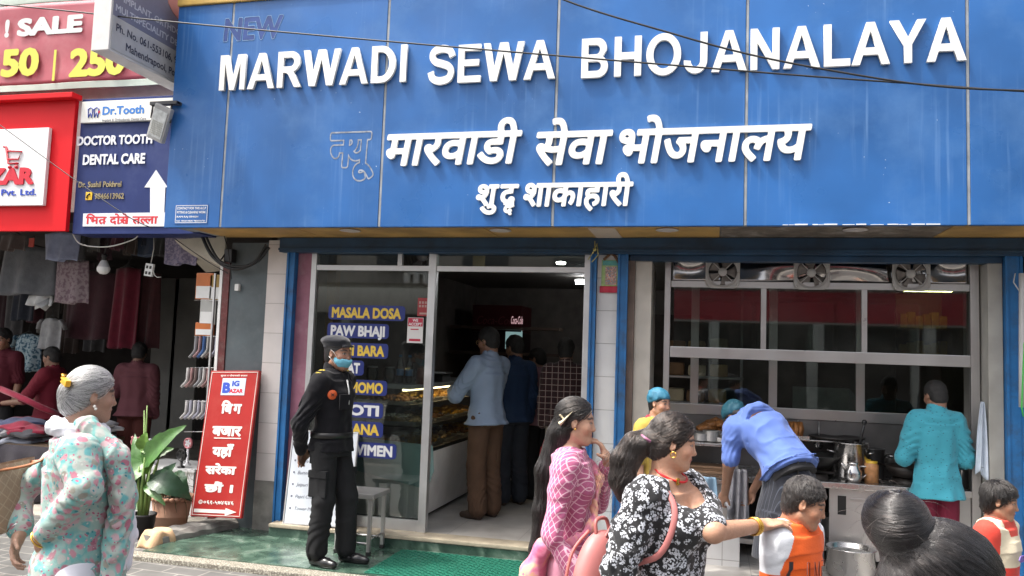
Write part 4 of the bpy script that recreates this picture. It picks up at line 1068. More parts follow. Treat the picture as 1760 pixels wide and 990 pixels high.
# projecting two-sided lamp box
xs = at(186, 85, -.62).x
t = empty('projecting_sign', (xs, -.2, 3.3), 0, 'grey lightbox of a dental clinic jutting out over the pavement', 'sign')
zb0 = at(186, 85, -.62).z
on(t, box('frame', mat('box_white', (.62, .61, .60), .5, var=.1, stain=(.3, .28, .25), stain_amt=.4), xs - .16, xs, -.62, .75, zb0, zb0 + 1.0, .006))
M_FACEG = mat('face_slate', (.17, .18, .26), .45, var=.1); M_FACEL = mat('face_grey', (.42, .42, .43), .5, var=.1)
on(t, MB().box(xs + .001, xs + .006, -.60, .74, zb0 + .02, zb0 + .285).build('face_lower', M_FACEL))
on(t, MB().box(xs + .001, xs + .006, -.60, .74, zb0 + .287, zb0 + .98).build('face_upper', M_FACEG))
MX = lambda y, z, s=1.0: Matrix.Translation((xs + .008, y, z)) @ Matrix.Rotation(math.pi / 2, 4, 'Z') @ Matrix.Rotation(math.pi / 2, 4, 'X')
M_INK = mat('ink_dark', (.05, .05, .08), .5); M_PALE = mat('pale_text', (.50, .52, .60), .5)
for s, y, dz, h, w, mm in (('Ph. No. 061-553106, 9846613962', -.56, .175, .062, 1.12, M_INK), ('Mahendrapool, Pokhara', -.44, .06, .062, .80, M_INK), ('MULTISPECIALITY DENTAL CLINIC', -.58, .33, .055, 1.25, M_PALE), ('IMPLANT, ORTHDONTIC AND', -.5, .43, .055, 1.1, M_PALE)):
    on(t, write('face_text', s, 0, 0, 0, h, mm, bold=.02, width=w, M=MX(y, zb0 + dz), res=.03))
_b = MB(); _r0 = Vector((xs + .007, .25, zb0 + .72))
_b.prism([_r0 + Vector((0, -.25 + .5 * (0.5 + .5 * math.cos(a)) , .16 * math.sin(a))) for a in [i * .4 for i in range(16)]], (.002, 0, 0))
on(t, _b.build('picture', mat('picture_pink', (.5, .22, .2), .5)))
# sale banner
t = empty('sale_banner', (-1.5, .62, 3.4), 0, 'faded pink sale banner with white and yellow print above the red sign', 'banner')
p0, p1 = at(0, 148, .62), at(0, -60, .62)
M_BAN = mat('banner_pink', (.36, .075, .10), .55, var=.1, vscale=2, stain=(.5, .3, .3), stain_amt=.3); M_BANG = mat('banner_green', (.40, .47, .41), .6, var=.1)
_w = lambda x, z: .625 + .006 * math.sin(x * 6 + z * 4) + .005 * math.sin(z * 13 - x * 3)
zs = at(0, 12, .62).z
def cloth_sheet(x0, x1, z0, z1, y=None): return MB().grid(lambda u, v: (x0 + (x1 - x0) * u, _w(x0 + (x1 - x0) * u, z0 + (z1 - z0) * v), z0 + (z1 - z0) * v), 40, 20, thick=.003)
on(t, cloth_sheet(-4.5, -.35, p0.z, zs).build('printed_cloth', M_BAN))
on(t, cloth_sheet(-4.5, -.35, p0.z - .065, p0.z - .001).build('lower_border', M_BANG))
on(t, cloth_sheet(-4.5, -.35, zs + .001, zs + .3).build('upper_border', M_BANG))
M_BW = mat('banner_white', (.55, .62, .60), .6); M_BY = mat('banner_yellow', (.55, .58, .08), .6)
yb = .606
r0, r1 = at(30, 61, yb), at(142, 59, yb); on(t, write('banner_text', 'SALE', r0.x, yb, r0.z, .165, M_BW, bold=.055, width=r1.x - r0.x, depth=.002))
r1 = at(14, 61, yb); on(t, write('banner_text', '!', r1.x - .04, yb, r0.z, .165, M_BW, bold=.055, depth=.002))
r0, r1 = at(118, 130, yb), at(214, 128, yb); on(t, write('banner_text', '250', r0.x, yb, r0.z, .26, M_BY, bold=.05, width=r1.x - r0.x, depth=.002))
r0, r1 = at(2, 130, yb), at(66, 128, yb); on(t, write('banner_text', '50', r0.x, yb, r0.z, .26, M_BY, bold=.05, width=r1.x - r0.x, depth=.002))
r0 = at(91, 139, yb); on(t, MB().box(r0.x - .012, r0.x + .016, yb - .002, yb, r0.z, r0.z + .31).build('banner_bar', M_BY))
# flood light on its bracket
c = at(275, 212, -.05)
t = empty('flood_light', c, 0, 'weathered grey flood light on a bracket beside the blue sign', 'lamp')
R = Matrix.Rotation(math.radians(24), 4, 'Y') @ Matrix.Rotation(math.radians(12), 4, 'X')
o = MB().box(-.085, .085, -.02, .025, -.15, .15, .012, R).build('housing', mat('lamp_grey', (.33, .33, .33), .4, var=.2)); o.parent = t
o = MB().box(-.07, .07, -.026, -.021, -.125, .11, .004, R).build('lens', mat('lamp_lens', (.48, .50, .50), .25, var=.25, vscale=25)); o.parent = t
_l = MB()
for i in range(7):
    for j in range(7): _l.box(-.055 + i * .0165, -.045 + i * .0165, -.028, -.0265, -.10 + j * .017, -.09 + j * .017, 0, R)
o = _l.build('diodes', mat('diode', (.34, .34, .30), .3)); o.parent = t
o = MB().box(-.10, .16, -.02, .03, .155, .185, .004).box(.12, .16, -.01, .42, .16, .185, .003).tube([(-.08, 0, .17), (-.09, 0, .05)], .008).tube([(.10, 0, .17), (.10, 0, .0)], .008).build('bracket', mat('bracket_dark', (.05, .05, .055), .5)); o.parent = t
# overhead cables
def cable(name, pts, r, label, m=M_WIRE, sag=None):
    o = MB().tube(crv(pts, 10), r, 6).build(name, m); tag(o, label, 'cable'); return o
yw = -.55
cable('cable', [at(-400, -20, yw), at(0, 8, yw), at(300, 38, yw), at(700, 74, yw), at(1290, 123, yw), at(1560, 143, yw), at(1760, 157, yw), at(2100, 172, yw), at(3200, 150, yw)], .006, 'thin black cable running level across the whole blue sign')
cable('cable', [at(800, -80, yw - .05), at(970, 0, yw - .05), at(1150, 56, yw - .05), at(1290, 94, yw - .05), at(1450, 125, yw - .05), at(1600, 147, yw - .05), at(1760, 156, yw - .05), at(2100, 165, yw - .05), at(3200, 140, yw)], .0065, 'black cable sloping down over the long English word')
cable('cable', [at(-120, 130, .0), at(0, 215, .0), at(130, 310, .02), at(220, 372, .05), at(262, 392, .2)], .004, 'thin cable slanting down across the red and navy signs')
cable('cable', [at(125, 402, .5), at(140, 420, .5), at(185, 424, .5), at(228, 412, .5), at(240, 400, .5)], .006, 'pale cable hanging in a loop above the light bulb', mat('wire_pale', (.55, .54, .5), .5))
for k, (pts, lb) in enumerate((([(345, 400), (365, 440), (400, 462), (440, 450), (462, 425)], 'thick black cable drooping across the grey pillar'), ([(352, 402), (380, 450), (430, 455), (458, 420)], 'second black cable drooping close under the thick one'),
        ([(300, 410), (350, 445), (392, 470)], 'thin wire slanting to the junction box on the grey pillar'), ([(385, 405), (392, 430), (398, 480)], 'short wire dropping down the grey pillar to the little white switch'))):
    cable('cable', [at(*p, .58 - .02 * k) for p in pts], (.016, .011, .004, .004)[k], lb)
c = at(408, 494, .66); tag(MB().box(c.x - .02, c.x + .02, .645, .679, c.z - .03, c.z + .03, .005).build('switch_box', M_WHITE), 'little white switch box on the grey pillar', 'switch')
c = at(396, 440, .64); tag(MB().box(c.x - .04, c.x + .04, .60, .679, c.z - .06, c.z + .06, .008).tube([c + Vector((-.03, -.03, .02)), c + Vector((-.06, -.06, -.05)), c + Vector((.02, -.05, -.09))], .008).build('junction_box', M_BLACK), 'black cable junction box on the grey pillar', 'junction box')
# light bulb, socket block
c = at(178, 460, .75)
t = empty('light_bulb', c, 0, 'white LED bulb hanging over the clothes shop entrance', 'bulb')
MBULB = mat('bulb_white', (.72, .72, .70), .4)
o = MB().lathe([(0, -.065), (.03, -.06), (.055, -.035), (.06, -.01), (.055, .005)], (0, 0, 0)).build('globe', MBULB); o.parent = t
o = MB().lathe([(.054, .006), (.03, .06), (.022, .068), (.022, .07)], (0, 0, 0)).build('heat_sink', mat('bulb_grey', (.5, .5, .5), .5)); o.parent = t
o = MB().lathe([(.021, .071), (.021, .10), (.024, .10), (.024, .13), (0, .135)], (0, 0, 0)).tube([(0, 0, .13), (.02, .01, .25), (.01, .0, .33)], .004).build('holder', M_BLACK); o.parent = t
c = at(257, 464, .75)
t = empty('socket_block', c, 0, 'white double socket block dangling from a wire', 'socket')
o = MB().box(-.042, .042, -.015, .015, -.06, .06, .006, Matrix.Rotation(.12, 4, 'Y')).build('block', MBULB); o.parent = t
_b = MB()
for i in (-.018, .018):
    for j in (-.03, .025): _b.box(i - .011, i + .011, -.019, -.0155, j - .014, j + .014, .002, Matrix.Rotation(.12, 4, 'Y'))
o = _b.build('sockets', M_BLACK); o.parent = t
o = MB().tube([(.01, 0, .06), (.03, 0, .2), (.0, .02, .38)], .004).tube([(.03, 0, .02), (.06, 0, -.05), (.09, 0, -.07), (.13, .0, -.065)], .004).build('wire', mat('wire_pale', (.55, .54, .5), .5)); o.parent = t

# ------------------------------------------------------------------ clothes shop stock
rr = random.Random(7)
def garment_hung(name, px0, px1, py0, py1, y, m, label, cat='garment', sleeves=False, wav=.02, group=None, hanger=True, taper=.9):
    a, c = at(px0, py0, y), at(px1, py1, y); w = c.x - a.x; h = a.z - c.z; cx = (a.x + c.x) / 2
    t = empty(name, (cx, y, a.z), 0, label, cat, group); ph = rr.uniform(0, 6)
    def f(sgn):
        def g(u, v):
            k = taper + (1 - taper) * v; s = 1 - .35 * max(0, .12 - v) / .12 if sleeves else 1
            x = (u - .5) * w * k * s; yy = wav * math.sin(u * 13 + ph + 1.5 * v) * (.3 + v) + sgn * (.02 + .02 * math.sin(math.pi * u)) * math.sin(math.pi * min(1, u + .001))
            return (x, yy, -h * v + (.04 * w * (1 - abs(2 * u - 1)) if v == 0 else 0) + (.01 * math.sin(u * 9 + ph) if v > .99 else 0))
        return g
    _b = MB(); _b.grid(f(-1), 18, 12, thick=.004); _b.grid(f(1), 18, 12, thick=.004)
    if sleeves:
        for s in (-1, 1): _b.tube([(s * w * .4, 0, -.03 * h), (s * w * .52, 0, -.14 * h), (s * w * .60, .01, -.34 * h)], [w * .12, w * .12, w * .11], 10, flat=.4)
    o = _b.build('cloth', m); o.parent = t
    if hanger:
        o = MB().tube([(-w * .3, 0, .0), (0, 0, .05), (w * .3, 0, 0)], .006).tube([(0, 0, .05), (0, 0, .12), (.02, 0, .14), (.03, 0, .12)], .003).build('hanger', M_BLACK); o.parent = t
    return t
def cl(n, c, p=None): return mat('cloth_' + n, c, .9, var=.2, vscale=12, bump=.3, bscale=60, sheen=.2)
def print_cloth(n, c1, c2, sc):
    if n in MATS: return MATS[n]
    m = mat(n, c1, .9); nt, b, L = nodes(m); tc = N(nt, 'ShaderNodeTexCoord'); no = N(nt, 'ShaderNodeTexNoise'); no.inputs['Scale'].default_value = sc; no.inputs['Detail'].default_value = 4; L(tc.outputs['Object'], no.inputs['Vector'])
    L(ramp(nt, no.outputs[0], [(.44, c1), (.52, c2)]), b.inputs['Base Color']); return m
GH = 'clothes hanging in the shop entrance'
garment_hung('hanging_cloth', 0, 45, 405, 430, 1.0, cl('brown', (.07, .05, .045)), 'brown cloth hanging at the top left corner of the shop entrance', group=GH)
garment_hung('hanging_shorts', 80, 132, 402, 448, 1.05, cl('bluegrey', (.22, .25, .36)), 'blue grey folded shorts hanging near the red price tag', group=GH, taper=1.1)
garment_hung('hanging_trousers', 5, 98, 428, 508, 1.2, cl('slate', (.085, .09, .10)), 'wide dark grey trousers hanging at the left of the clothes shop', group=GH)
garment_hung('hanging_tunic', 96, 150, 448, 522, 1.15, print_cloth('rosegrey_print', (.15, .10, .12), (.24, .19, .20), 30), 'rose grey printed tunic hanging beside the dark grey trousers', group=GH)
garment_hung('hanging_vest', 48, 92, 508, 525, 1.25, cl('offwhite', (.45, .46, .46)), 'white cloth edge showing under the grey trousers', group=GH)
garment_hung('hanging_shirt', 70, 105, 548, 600, 2.2, cl('tee', (.35, .36, .37)), 'small grey white shirt hanging deep in the clothes shop', group=GH, sleeves=True)
garment_hung('hanging_dress', 115, 200, 470, 585, 2.4, cl('wine', (.05, .012, .02)), 'dark wine dress with a pale hem hanging in the middle of the clothes shop', group=GH, wav=.035)
garment_hung('hanging_dress', 198, 236, 462, 600, 2.2, cl('crimson', (.14, .008, .025)), 'crimson dress hanging to the right of the wine dress', group=GH, wav=.03)
garment_hung('hanging_dress', 234, 270, 470, 600, 2.3, cl('maroon', (.06, .015, .018)), 'maroon dress hanging beside the grey cupboard doors', group=GH, wav=.03)
garment_hung('hanging_bag', 288, 340, 408, 455, .95, print_cloth('lilac_print', (.34, .30, .40), (.20, .18, .28), 40), 'lilac printed cloth bundle hanging under the pale awning', group=GH, taper=1.15, hanger=False)
garment_hung('hanging_jeans', 215, 285, 402, 440, 1.3, cl('denim', (.03, .045, .08)), 'dark denim cloth hanging high behind the bulb', group=GH)
garment_hung('hanging_shirt', 26, 68, 575, 640, 2.6, print_cloth('bluefloral', (.05, .12, .18), (.35, .45, .5), 26), 'blue and white floral blouse hanging at the far left of the clothes shop', group=GH, sleeves=True)
_cc = [(.03, .012, .018), (.05, .05, .055), (.02, .025, .04), (.07, .02, .03), (.09, .085, .08), (.03, .03, .03), (.05, .035, .03)]
for i in range(13):
    p0_ = -10 + i * 20 + rr.uniform(-4, 4); y_ = rr.uniform(2.7, 3.6); t_ = 480 + rr.uniform(-30, 25)
    garment_hung('hanging_garment', p0_, p0_ + rr.uniform(22, 34), t_, t_ + rr.uniform(70, 150), y_, cl('row%d' % (i % 7), _cc[i % 7]), 'dark garment hanging in the dense rows at the back of the clothes shop', group='dark garments at the back of the clothes shop', sleeves=i % 3 == 0)
for i in range(7):
    p0_ = 120 + i * 24; garment_hung('hanging_cloth', p0_, p0_ + rr.uniform(18, 30), 404, 404 + rr.uniform(20, 48), 1.1 + .1 * (i % 3), cl('row%d' % ((i * 3 + 1) % 7), _cc[(i * 3 + 1) % 7]), 'short dark cloth in the row under the shop sign, over the clothes shop entrance', group='dark cloths over the clothes shop entrance')
b = MB()
for x0, x1 in ((268, 298), (302, 336)):
    a, c = at(x0, 478, 3.2), at(x1, 640, 3.2); b.box(a.x, c.x, 3.2, 3.26, .4, a.z, .006)
o = b.build('cupboard', mat('cupboard_grey', (.14, .14, .13), .6, var=.1)); tag(o, 'tall grey cupboard doors at the back of the clothes shop', 'cupboard')
c = at(55, 417, 1.0); tag(MB().box(c.x - .03, c.x + .03, .99, 1.0, c.z - .045, c.z + .045, .002).build('price_tag', mat('tag_red', (.45, .06, .04), .5)), 'small red price tag hanging by the brown cloth', 'tag')
# pale awning board over the sock rack
q = [at(300, 412, .70), at(388, 405, .70), at(386, 462, .72), at(352, 466, 1.4)]
tag(MB().prism(q, (0, .02, -.012)).build('awning_board', mat('awning_cream', (.50, .46, .38), .6, var=.15)), 'cream awning board slanting over the sock rack', 'board')
# rack with packets and socks
rk = empty('display_rack', at(350, 600, .78), 0, 'narrow wire rack on the side of the grey pillar', 'rack')
_b = MB(); c0 = at(372, 470, .72)
for px, py in ((352, 516), (352, 578), (345, 632), (340, 690), (335, 742)):
    a = at(px - 18, py, .85); e = at(378, py, .72); _b.tube([a, e], .004, 6)
_b.box(c0.x - .01, c0.x + .006, .70, .72, .2, c0.z, .002)
on(rk, _b.build('wire_frame', M_ALU))
GS = 'socks and packets on the rack'
pk = [(352, 492, 26, 46, (.55, .16, .04), 'orange and white packet at the top of the wire rack'), (372, 494, 20, 44, (.35, .22, .05), 'mustard packet beside the orange one on the rack'), (358, 536, 24, 44, (.42, .42, .40), 'white packet with black bands in the second row of the rack'), (352, 566, 30, 24, (.45, .45, .44), 'crumpled white packet above the hanging socks')]
for px, py, w, h, cc, lb in pk:
    a = at(px - w / 2, py - h / 2, .80); c = at(px + w / 2, py + h / 2, .80)
    t = empty('packet', (a.x, .8, a.z), 0, lb, 'packet', GS)
    on(t, box('bag', mat('packet_%d' % px, cc, .35, var=.1), a.x, c.x, .79, .81, c.z, a.z, .008)); on(t, box('label_card', M_WHITE, a.x + .01, c.x - .01, .786, .7895, c.z + .01, (a.z + c.z) / 2, 0))
def sock(px, py, h, m, y, lb):
    a = at(px, py, y); _b = MB(); hh = h * .0047
    _b.tube([(a.x, y, a.z), (a.x - .003, y, a.z - hh * .62), (a.x - .012, y - .01, a.z - hh * .8), (a.x - .04, y - .035, a.z - hh)], [.022, .021, .024, .016], 10, flat=.5)
    tag(_b.build('sock', m), lb, 'sock', GS)
SK = [cl('sk_grey', (.30, .30, .31)), cl('sk_white', (.55, .54, .52)), cl('sk_rose', (.42, .25, .24)), cl('sk_brown', (.17, .12, .11)), cl('sk_blue', (.06, .14, .35)), cl('sk_lav', (.42, .42, .5))]
for i in range(6): sock(338 + i * 7, 578, 42, SK[(i * 2 + (i > 2)) % 6], .79 + .012 * (i % 2), 'sock hanging in the upper row of the rack beside the grey pillar')
for i in range(7): sock(324 + i * 7, 632, 38, SK[(i + 1) % 4], .80 + .012 * (i % 2), 'sock hanging in the middle row of the rack beside the grey pillar')
for i in range(6): sock(322 + i * 7, 688, 36, SK[5 if i % 2 else 1], .81 + .012 * (i % 2), 'pale sock hanging in the bottom row of the rack behind the red board')
# heap of clothes on a table at the left
tb = empty('clothes_table', at(40, 760, 1.3), 0, 'low table loaded with folded clothes at the left edge', 'table')
a, c = at(-120, 742, 1.0), at(95, 742, 1.0)
on(tb, box('tabletop', mat('table_brown', (.12, .08, .05), .6), a.x, c.x, .95, 2.0, a.z - .09, a.z - .05, .004))
for x in (a.x + .05, c.x - .05):
    for y in (1.0, 1.95): on(tb, box('leg', mat('table_brown', (.12, .08, .05), .6), x - .02, x + .02, y - .02, y + .02, .1, a.z - .091))
on(tb, MB().grid(lambda u, v: (a.x + (c.x - a.x) * u, .945 + .03 * math.sin(u * 40) * v, a.z - .06 - (a.z - .18) * v), 60, 6, thick=.006).build('table_skirt', cl('skirtdark', (.035, .03, .04))))
for i in range(26):
    px = rr.uniform(-60, 100); y = rr.uniform(1.0, 1.7); p = at(px, 742, 1.0); z = a.z - .05 + rr.choice((0, .05, .10, .15)) + .02
    cc = [(.30, .02, .05), (.45, .45, .47), (.10, .12, .22), (.35, .10, .16), (.06, .06, .07), (.28, .30, .36)][i % 6]
    _b = MB().grid(lambda u, v: ((u - .5) * .34, (v - .5) * .3, .05 * math.sin(math.pi * u) * math.sin(math.pi * v) + .012 * math.sin(9 * u + i) * math.cos(7 * v)), 12, 12, thick=.03)
    o = _b.build('folded_garment', cl('fold%d' % (i % 6), cc)); o.location = (p.x, y, z); o.rotation_euler = (0, 0, rr.uniform(-.5, .5))
    tag(o, 'folded garment in the mixed heap on the table at the left edge', 'garment', 'folded clothes on the table')
c = at(55, 700, 1.0)
tag(MB().tube([at(0, 668, 1.05), at(40, 685, 1.05), at(70, 700, 1.1), at(100, 712, 1.3)], .03, 10).build('cloth_roll', cl('fold0', (.30, .02, .05))), 'rolled crimson cloth lying on top of the heap', 'cloth')
# white stand with toy fans
M_WS = mat('stand_white', (.66, .67, .66), .5, var=.06)
t = empty('white_stand', at(290, 830, 1.0), 0, 'low white display stand behind the potted plants', 'stand')
a, c = at(225, 800, 1.0), at(338, 790, 1.0)
on(t, box('top', M_WS, a.x, c.x, .98, 1.5, a.z - .02, a.z + .01, .004)); on(t, box('side', M_WS, a.x + .02, c.x - .02, 1.0, 1.48, .1, a.z - .021, .003))
ZT = a.z + .01
M_PINKP = mat('toy_pink', (.65, .24, .26), .4); M_TOYW = mat('toy_white', (.68, .68, .70), .4)
def toy_fan(px, m, m2, label, ears=False, r=.045, hz=.16, y=1.1):
    p = at(px, 790, y); t = empty('toy_fan', (p.x, y, ZT), rr.uniform(-.3, .3), label, 'toy fan', 'small desk fans on the white stand')
    o = MB().lathe([(0, 0), (.035, 0), (.035, .012), (.014, .02), (.012, hz - r), (0, hz - r)]).build('handle', m2); o.parent = t
    RX = Matrix.Rotation(math.pi / 2, 4, 'X'); _b = MB(); _b.lathe([(0, -.018), (r * .8, -.018), (r, -.008), (r, .012), (r * .84, .016), (r * .8, .004), (0, .004)], (0, 0, hz), M=RX)
    if ears:
        for s in (-1, 1): _b.sphere((s * r * .75, 0, hz + r * .85), r * .3)
    o = _b.build('cage', m); o.parent = t
    _b = MB()
    for k in range(5): _b.box(.004, r * .7, -.001, .001, -.01, .01, 0, Matrix.Translation((0, -.008, hz)) @ Matrix.Rotation(k * 1.2566, 4, 'Y'))
    o = _b.build('blades', m2); o.parent = t
toy_fan(232, M_PINKP, M_PINKP, 'pink toy fan with bear ears at the left of the white stand', True, .05, .20)
toy_fan(262, M_TOYW, M_TOYW, 'white toy fan with pink ears in the middle of the white stand', True, .05, .19)
toy_fan(322, M_PINKP, M_TOYW, 'round pink toy fan at the right end of the white stand', False, .052, .21, 1.2)
toy_fan(312, M_BLACK, M_BLACK, 'black round desk fan at the front of the white stand', False, .06, .12, 1.03)
# ------------------------------------------------------------------ leaning red board
def quad_frame(bl, br, tl, y0, y1):
    """board leaning back: bottom edge at depth y0, top edge at y1; returns matrix (x right, y out of face, z up), width, height."""
    B, R_, T = at(*bl, y0), at(*br, y0), at(*tl, y1); X = (R_ - B); w = X.length; X.normalize(); Z = (T - B); Z = Z - X * Z.dot(X); h = Z.length; Z.normalize(); Y = Z.cross(X)
    M = Matrix(((X.x, Y.x, Z.x, B.x), (X.y, Y.y, Z.y, B.y), (X.z, Y.z, Z.z, B.z), (0, 0, 0, 1))); return M, w, h
Mb, w, h = quad_frame((327, 887), (414, 891), (364, 637), .36, .60)
t = empty('leaning_board', Mb.translation, 0, 'red Big Bazar signboard leaning on the grey pillar with white Devanagari words', 'signboard')
Ml = Matrix.Translation(-Mb.translation) @ Mb
M_BRED = mat('board_red', (.34, .018, .015), .5, spec=.25, var=.08, vscale=3, stain=(.40, .08, .06), stain_amt=.35, stain_scale=5)
def onb(o): o.parent = t; return o
onb(MB().box(0, w, 0, .035, 0, h, .004, Ml).build('board', M_BRED))
m_edge = mat('board_edge', (.62, .52, .48), .5, var=.15)
onb(MB().box(.012, w - .012, -.003, -.0005, .012, .018, 0, Ml).box(.012, w - .012, -.003, -.0005, h - .018, h - .012, 0, Ml).box(.012, .018, -.003, -.0005, .019, h - .019, 0, Ml).box(w - .018, w - .012, -.003, -.0005, .019, h - .019, 0, Ml).build('border', m_edge))
M_BWH = mat('board_white', (.68, .66, .62), .5, var=.06)
def bt(name, s, u, v, hh, width, m=M_BWH, bold=.03, items=None, strokes=(), res=.025, yy=-.003):
    MM = Ml @ Matrix.Translation((u * w, yy, v * h)) @ Matrix.Rotation(math.pi / 2, 4, 'X')
    return onb(write(name, s, 0, 0, 0, hh, m, bold=bold, width=width * w, M=MM, items=items, strokes=strokes, res=res))
onb(MB().box(.27 * w, .75 * w, -.003, -.0005, .825 * h, .945 * h, 0, Ml).build('logo_patch', mat('patch_pale', (.52, .60, .70), .5)))
bt('logo_text', 'B', .30, .845, .085, .16, m_navy, .06, yy=-.0045); bt('logo_text', 'IG', .48, .89, .045, .15, m_navy, .05, yy=-.0045); bt('logo_text', 'AZAR', .44, .842, .034, .28, m_logo, .05, yy=-.0045)
bt('board_text', 'सुपर र फेशनको बजार', .22, .958, .014, .55, bold=.02)
bt('board_word', '', .32, .70, .085, .42, bold=.05, items=[('िब', 0, 0, 1), ('ग', .98, 0, 1)])
bt('board_word', 'बजार', .20, .545, .085, .60, bold=.05)
onb(MB().box(.26 * w, .80 * w, -.003, -.0005, .523 * h, .530 * h, 0, Ml).build('underline', M_BWH))
bt('board_word', 'यहाँ', .26, .405, .08, .43, bold=.05)
bt('board_word', 'सरेका', .17, .285, .068, .62, bold=.05)
bt('board_word', 'छौं ।', .20, .165, .066, .58, bold=.05)
bt('board_number', '०६१-५७४६४६', .23, .085, .03, .60, bold=.03); bt('board_number', '©', .13, .083, .032, .08, bold=.02)
q = [(.06, .027), (.06, .050), (.68, .050), (.68, .062), (.90, .038), (.68, .012), (.68, .027)]
onb(MB().prism([Ml @ Vector((a * w, -.003, b_ * h)) for a, b_ in q], Ml.to_3x3() @ Vector((0, .0025, 0))).build('arrow', M_BWH))
# concrete kerb beside the platform, with a cloth over its end
k0, k1 = gz(262, 945, GZ), Vector((-.10, .66, 0)); d = Vector((k1.x - k0.x, k1.y - k0.y, 0)); L_ = d.length; Mk = Matrix.Translation((k0.x, k0.y, 0)) @ Matrix.Rotation(math.atan2(d.y, d.x), 4, 'Z')
def kerbf():
    b = MB(); n = 14
    prof = lambda s: [(-.02, .0), (-.02, .06 + .05 * s), (.015, .085 + .06 * s), (.13, .095 + .06 * s), (.15, .07 + .05 * s), (.15, 0)]
    def g(u, v):
        s = min(1, u * 5); P = prof(1.0 if u > .04 else .6); i = v * (len(P) - 1); a = int(min(i, len(P) - 2)); f = i - a
        y = P[a][0] + (P[a + 1][0] - P[a][0]) * f; z = P[a][1] + (P[a + 1][1] - P[a][1]) * f
        return Mk @ Vector((u * L_, y + .006 * math.sin(u * 23 + v * 9), GZ - .03 + z + .005 * math.sin(u * 31 + v * 17)))
    b.grid(g, 40, 15, smooth=False); P = prof(.6); b.poly([Mk @ Vector((0, y, GZ - .03 + z)) for y, z in P]); P = prof(1); b.poly([Mk @ Vector((L_, y, GZ - .03 + z)) for y, z in P][::-1]); return b
tag(kerbf().build('concrete_kerb', M_CONC), 'rough concrete kerb running in from the pavement to the grey pillar', 'kerb')
def rag(u, v):
    s = (v - .5) * .34; y = .065 + s * .9; z = .125 - max(0, abs(s) - .07) * 1.4 + .008 * math.sin(u * 11 + v * 8)
    yy = .065 + max(-.092 - .01 * math.sin(u * 8), min(.092, s)) if True else y
    return Mk @ Vector((-.03 + u * .20 + .012 * math.sin(v * 14), yy * 1.0, GZ + max(z, -.0) + .006 - (.12 * (1 - u / .3) ** 1.5 if u < .3 else 0)))
tag(MB().grid(rag, 24, 24, thick=.006).build('rag', mat('rag_tan', (.58, .38, .22), .9, var=.15, bump=.4, bscale=50)), 'tan rag lying over the front end of the concrete kerb', 'cloth')

# ------------------------------------------------------------------ potted plants
M_LEAF = mat('leaf_green', (.055, .14, .03), .42, var=.35, vscale=9, bump=.3, bscale=30); M_LEAFL = mat('leaf_light', (.12, .24, .035), .42, var=.3, vscale=9); M_LEAFD = mat('leaf_dark', (.02, .06, .025), .4, var=.3, vscale=9, bump=.4, bscale=24)
M_STEM = mat('stem_green', (.17, .27, .07), .5, var=.2)
def leaf(b, base, tip, wd, droop=.15, up=(.25, -.85, .5), mi=0, curl=.25, n=12):
    base, tip = Vector(base), Vector(tip); d = tip - base; L = d.length; s = d.cross(Vector(up)).normalized(); nn = s.cross(d).normalized()
    def g(u, v):
        wv = wd * math.sin(math.pi * min(1, u ** .75 * .97 + .03)) ** .8 * (1 - .25 * u) * (1 + .06 * math.sin(u * 31 + L * 50)); a = (v - .5) * 2
        return base + d * u + nn * (droop * L * 4 * u * (1 - u) + abs(a) * curl * wv + .006 * math.sin(u * 26) * abs(a)) + s * (a * wv)
    b.grid(g, n, 6, mi=mi)
p = gz(243, 924, GZ); pot = empty('potted_plant', (p.x, p.y, GZ), 0, 'broad leaved plant in a small black pot beside the elderly woman', 'plant'); P0 = Vector((p.x, p.y, GZ))
def lp(o, par=None): o.parent = par or pot; return o
rp = .135 * .78
lp(MB().lathe([(0, 0), (rp * .8, 0), (rp, .20), (rp * 1.04, .20), (rp * 1.04, .185), (rp * .93, .18), (rp * .9, .16), (0, .16)]).build('pot', mat('pot_black', (.014, .014, .015), .45, var=.2)))
lp(MB().lathe([(0, .168), (rp * .88, .163)]).build('soil', mat('soil', (.05, .035, .025), .95, bump=1)))
def V0(px, py, dy=0.0): return at(px, py, p.y + dy) - P0
sb = MB(); lv = MB()
tips = [((248, 705), .0), ((253, 697), .02)]
for i in range(9):
    a = i * .7; x0 = .025 * math.cos(a); y0 = .025 * math.sin(a)
    sb.tube([(x0, y0, .16), (x0 * 2.2, y0 * 2.2, .42), (x0 * 3.2 + .02, y0 * 3, .62 + .05 * math.sin(i * 2))], [.016, .011, .006], 8)
for tp, dy in tips: sb.tube([(.0, 0, .2), V0(248, 800, dy), V0(tp[0], tp[1], dy)], [.014, .011, .005], 8)
lp(sb.build('stem', M_STEM))
for (b0, t0, wd, dr, mi, dy) in (((246, 800), (322, 730), .10, .10, 0, -.05), ((247, 795), (206, 838), .13, .22, 0, -.03), ((246, 775), (252, 742), .07, .1, 1, -.02), ((243, 768), (272, 775), .06, .1, 1, .02), ((262, 850), (303, 795), .085, .1, 2, .05), ((245, 870), (222, 868), .05, .05, 0, .05), ((248, 790), (300, 770), .06, .06, 0, .1), ((240, 800), (208, 780), .05, .06, 1, .06), ((255, 820), (330, 858), .11, .28, 2, .12), ((250, 830), (285, 870), .05, .15, 0, -.08), ((244, 830), (232, 745), .055, .12, 0, .08), ((250, 815), (288, 748), .045, .1, 1, .1), ((246, 840), (218, 812), .06, .2, 2, .02), ((252, 800), (276, 742), .05, .12, 0, .03)):
    l = MB(); leaf(l, V0(*b0, 0), V0(*t0, dy), wd, dr); lp(l.build('leaf', (M_LEAF, M_LEAFL, M_LEAFD)[mi]))
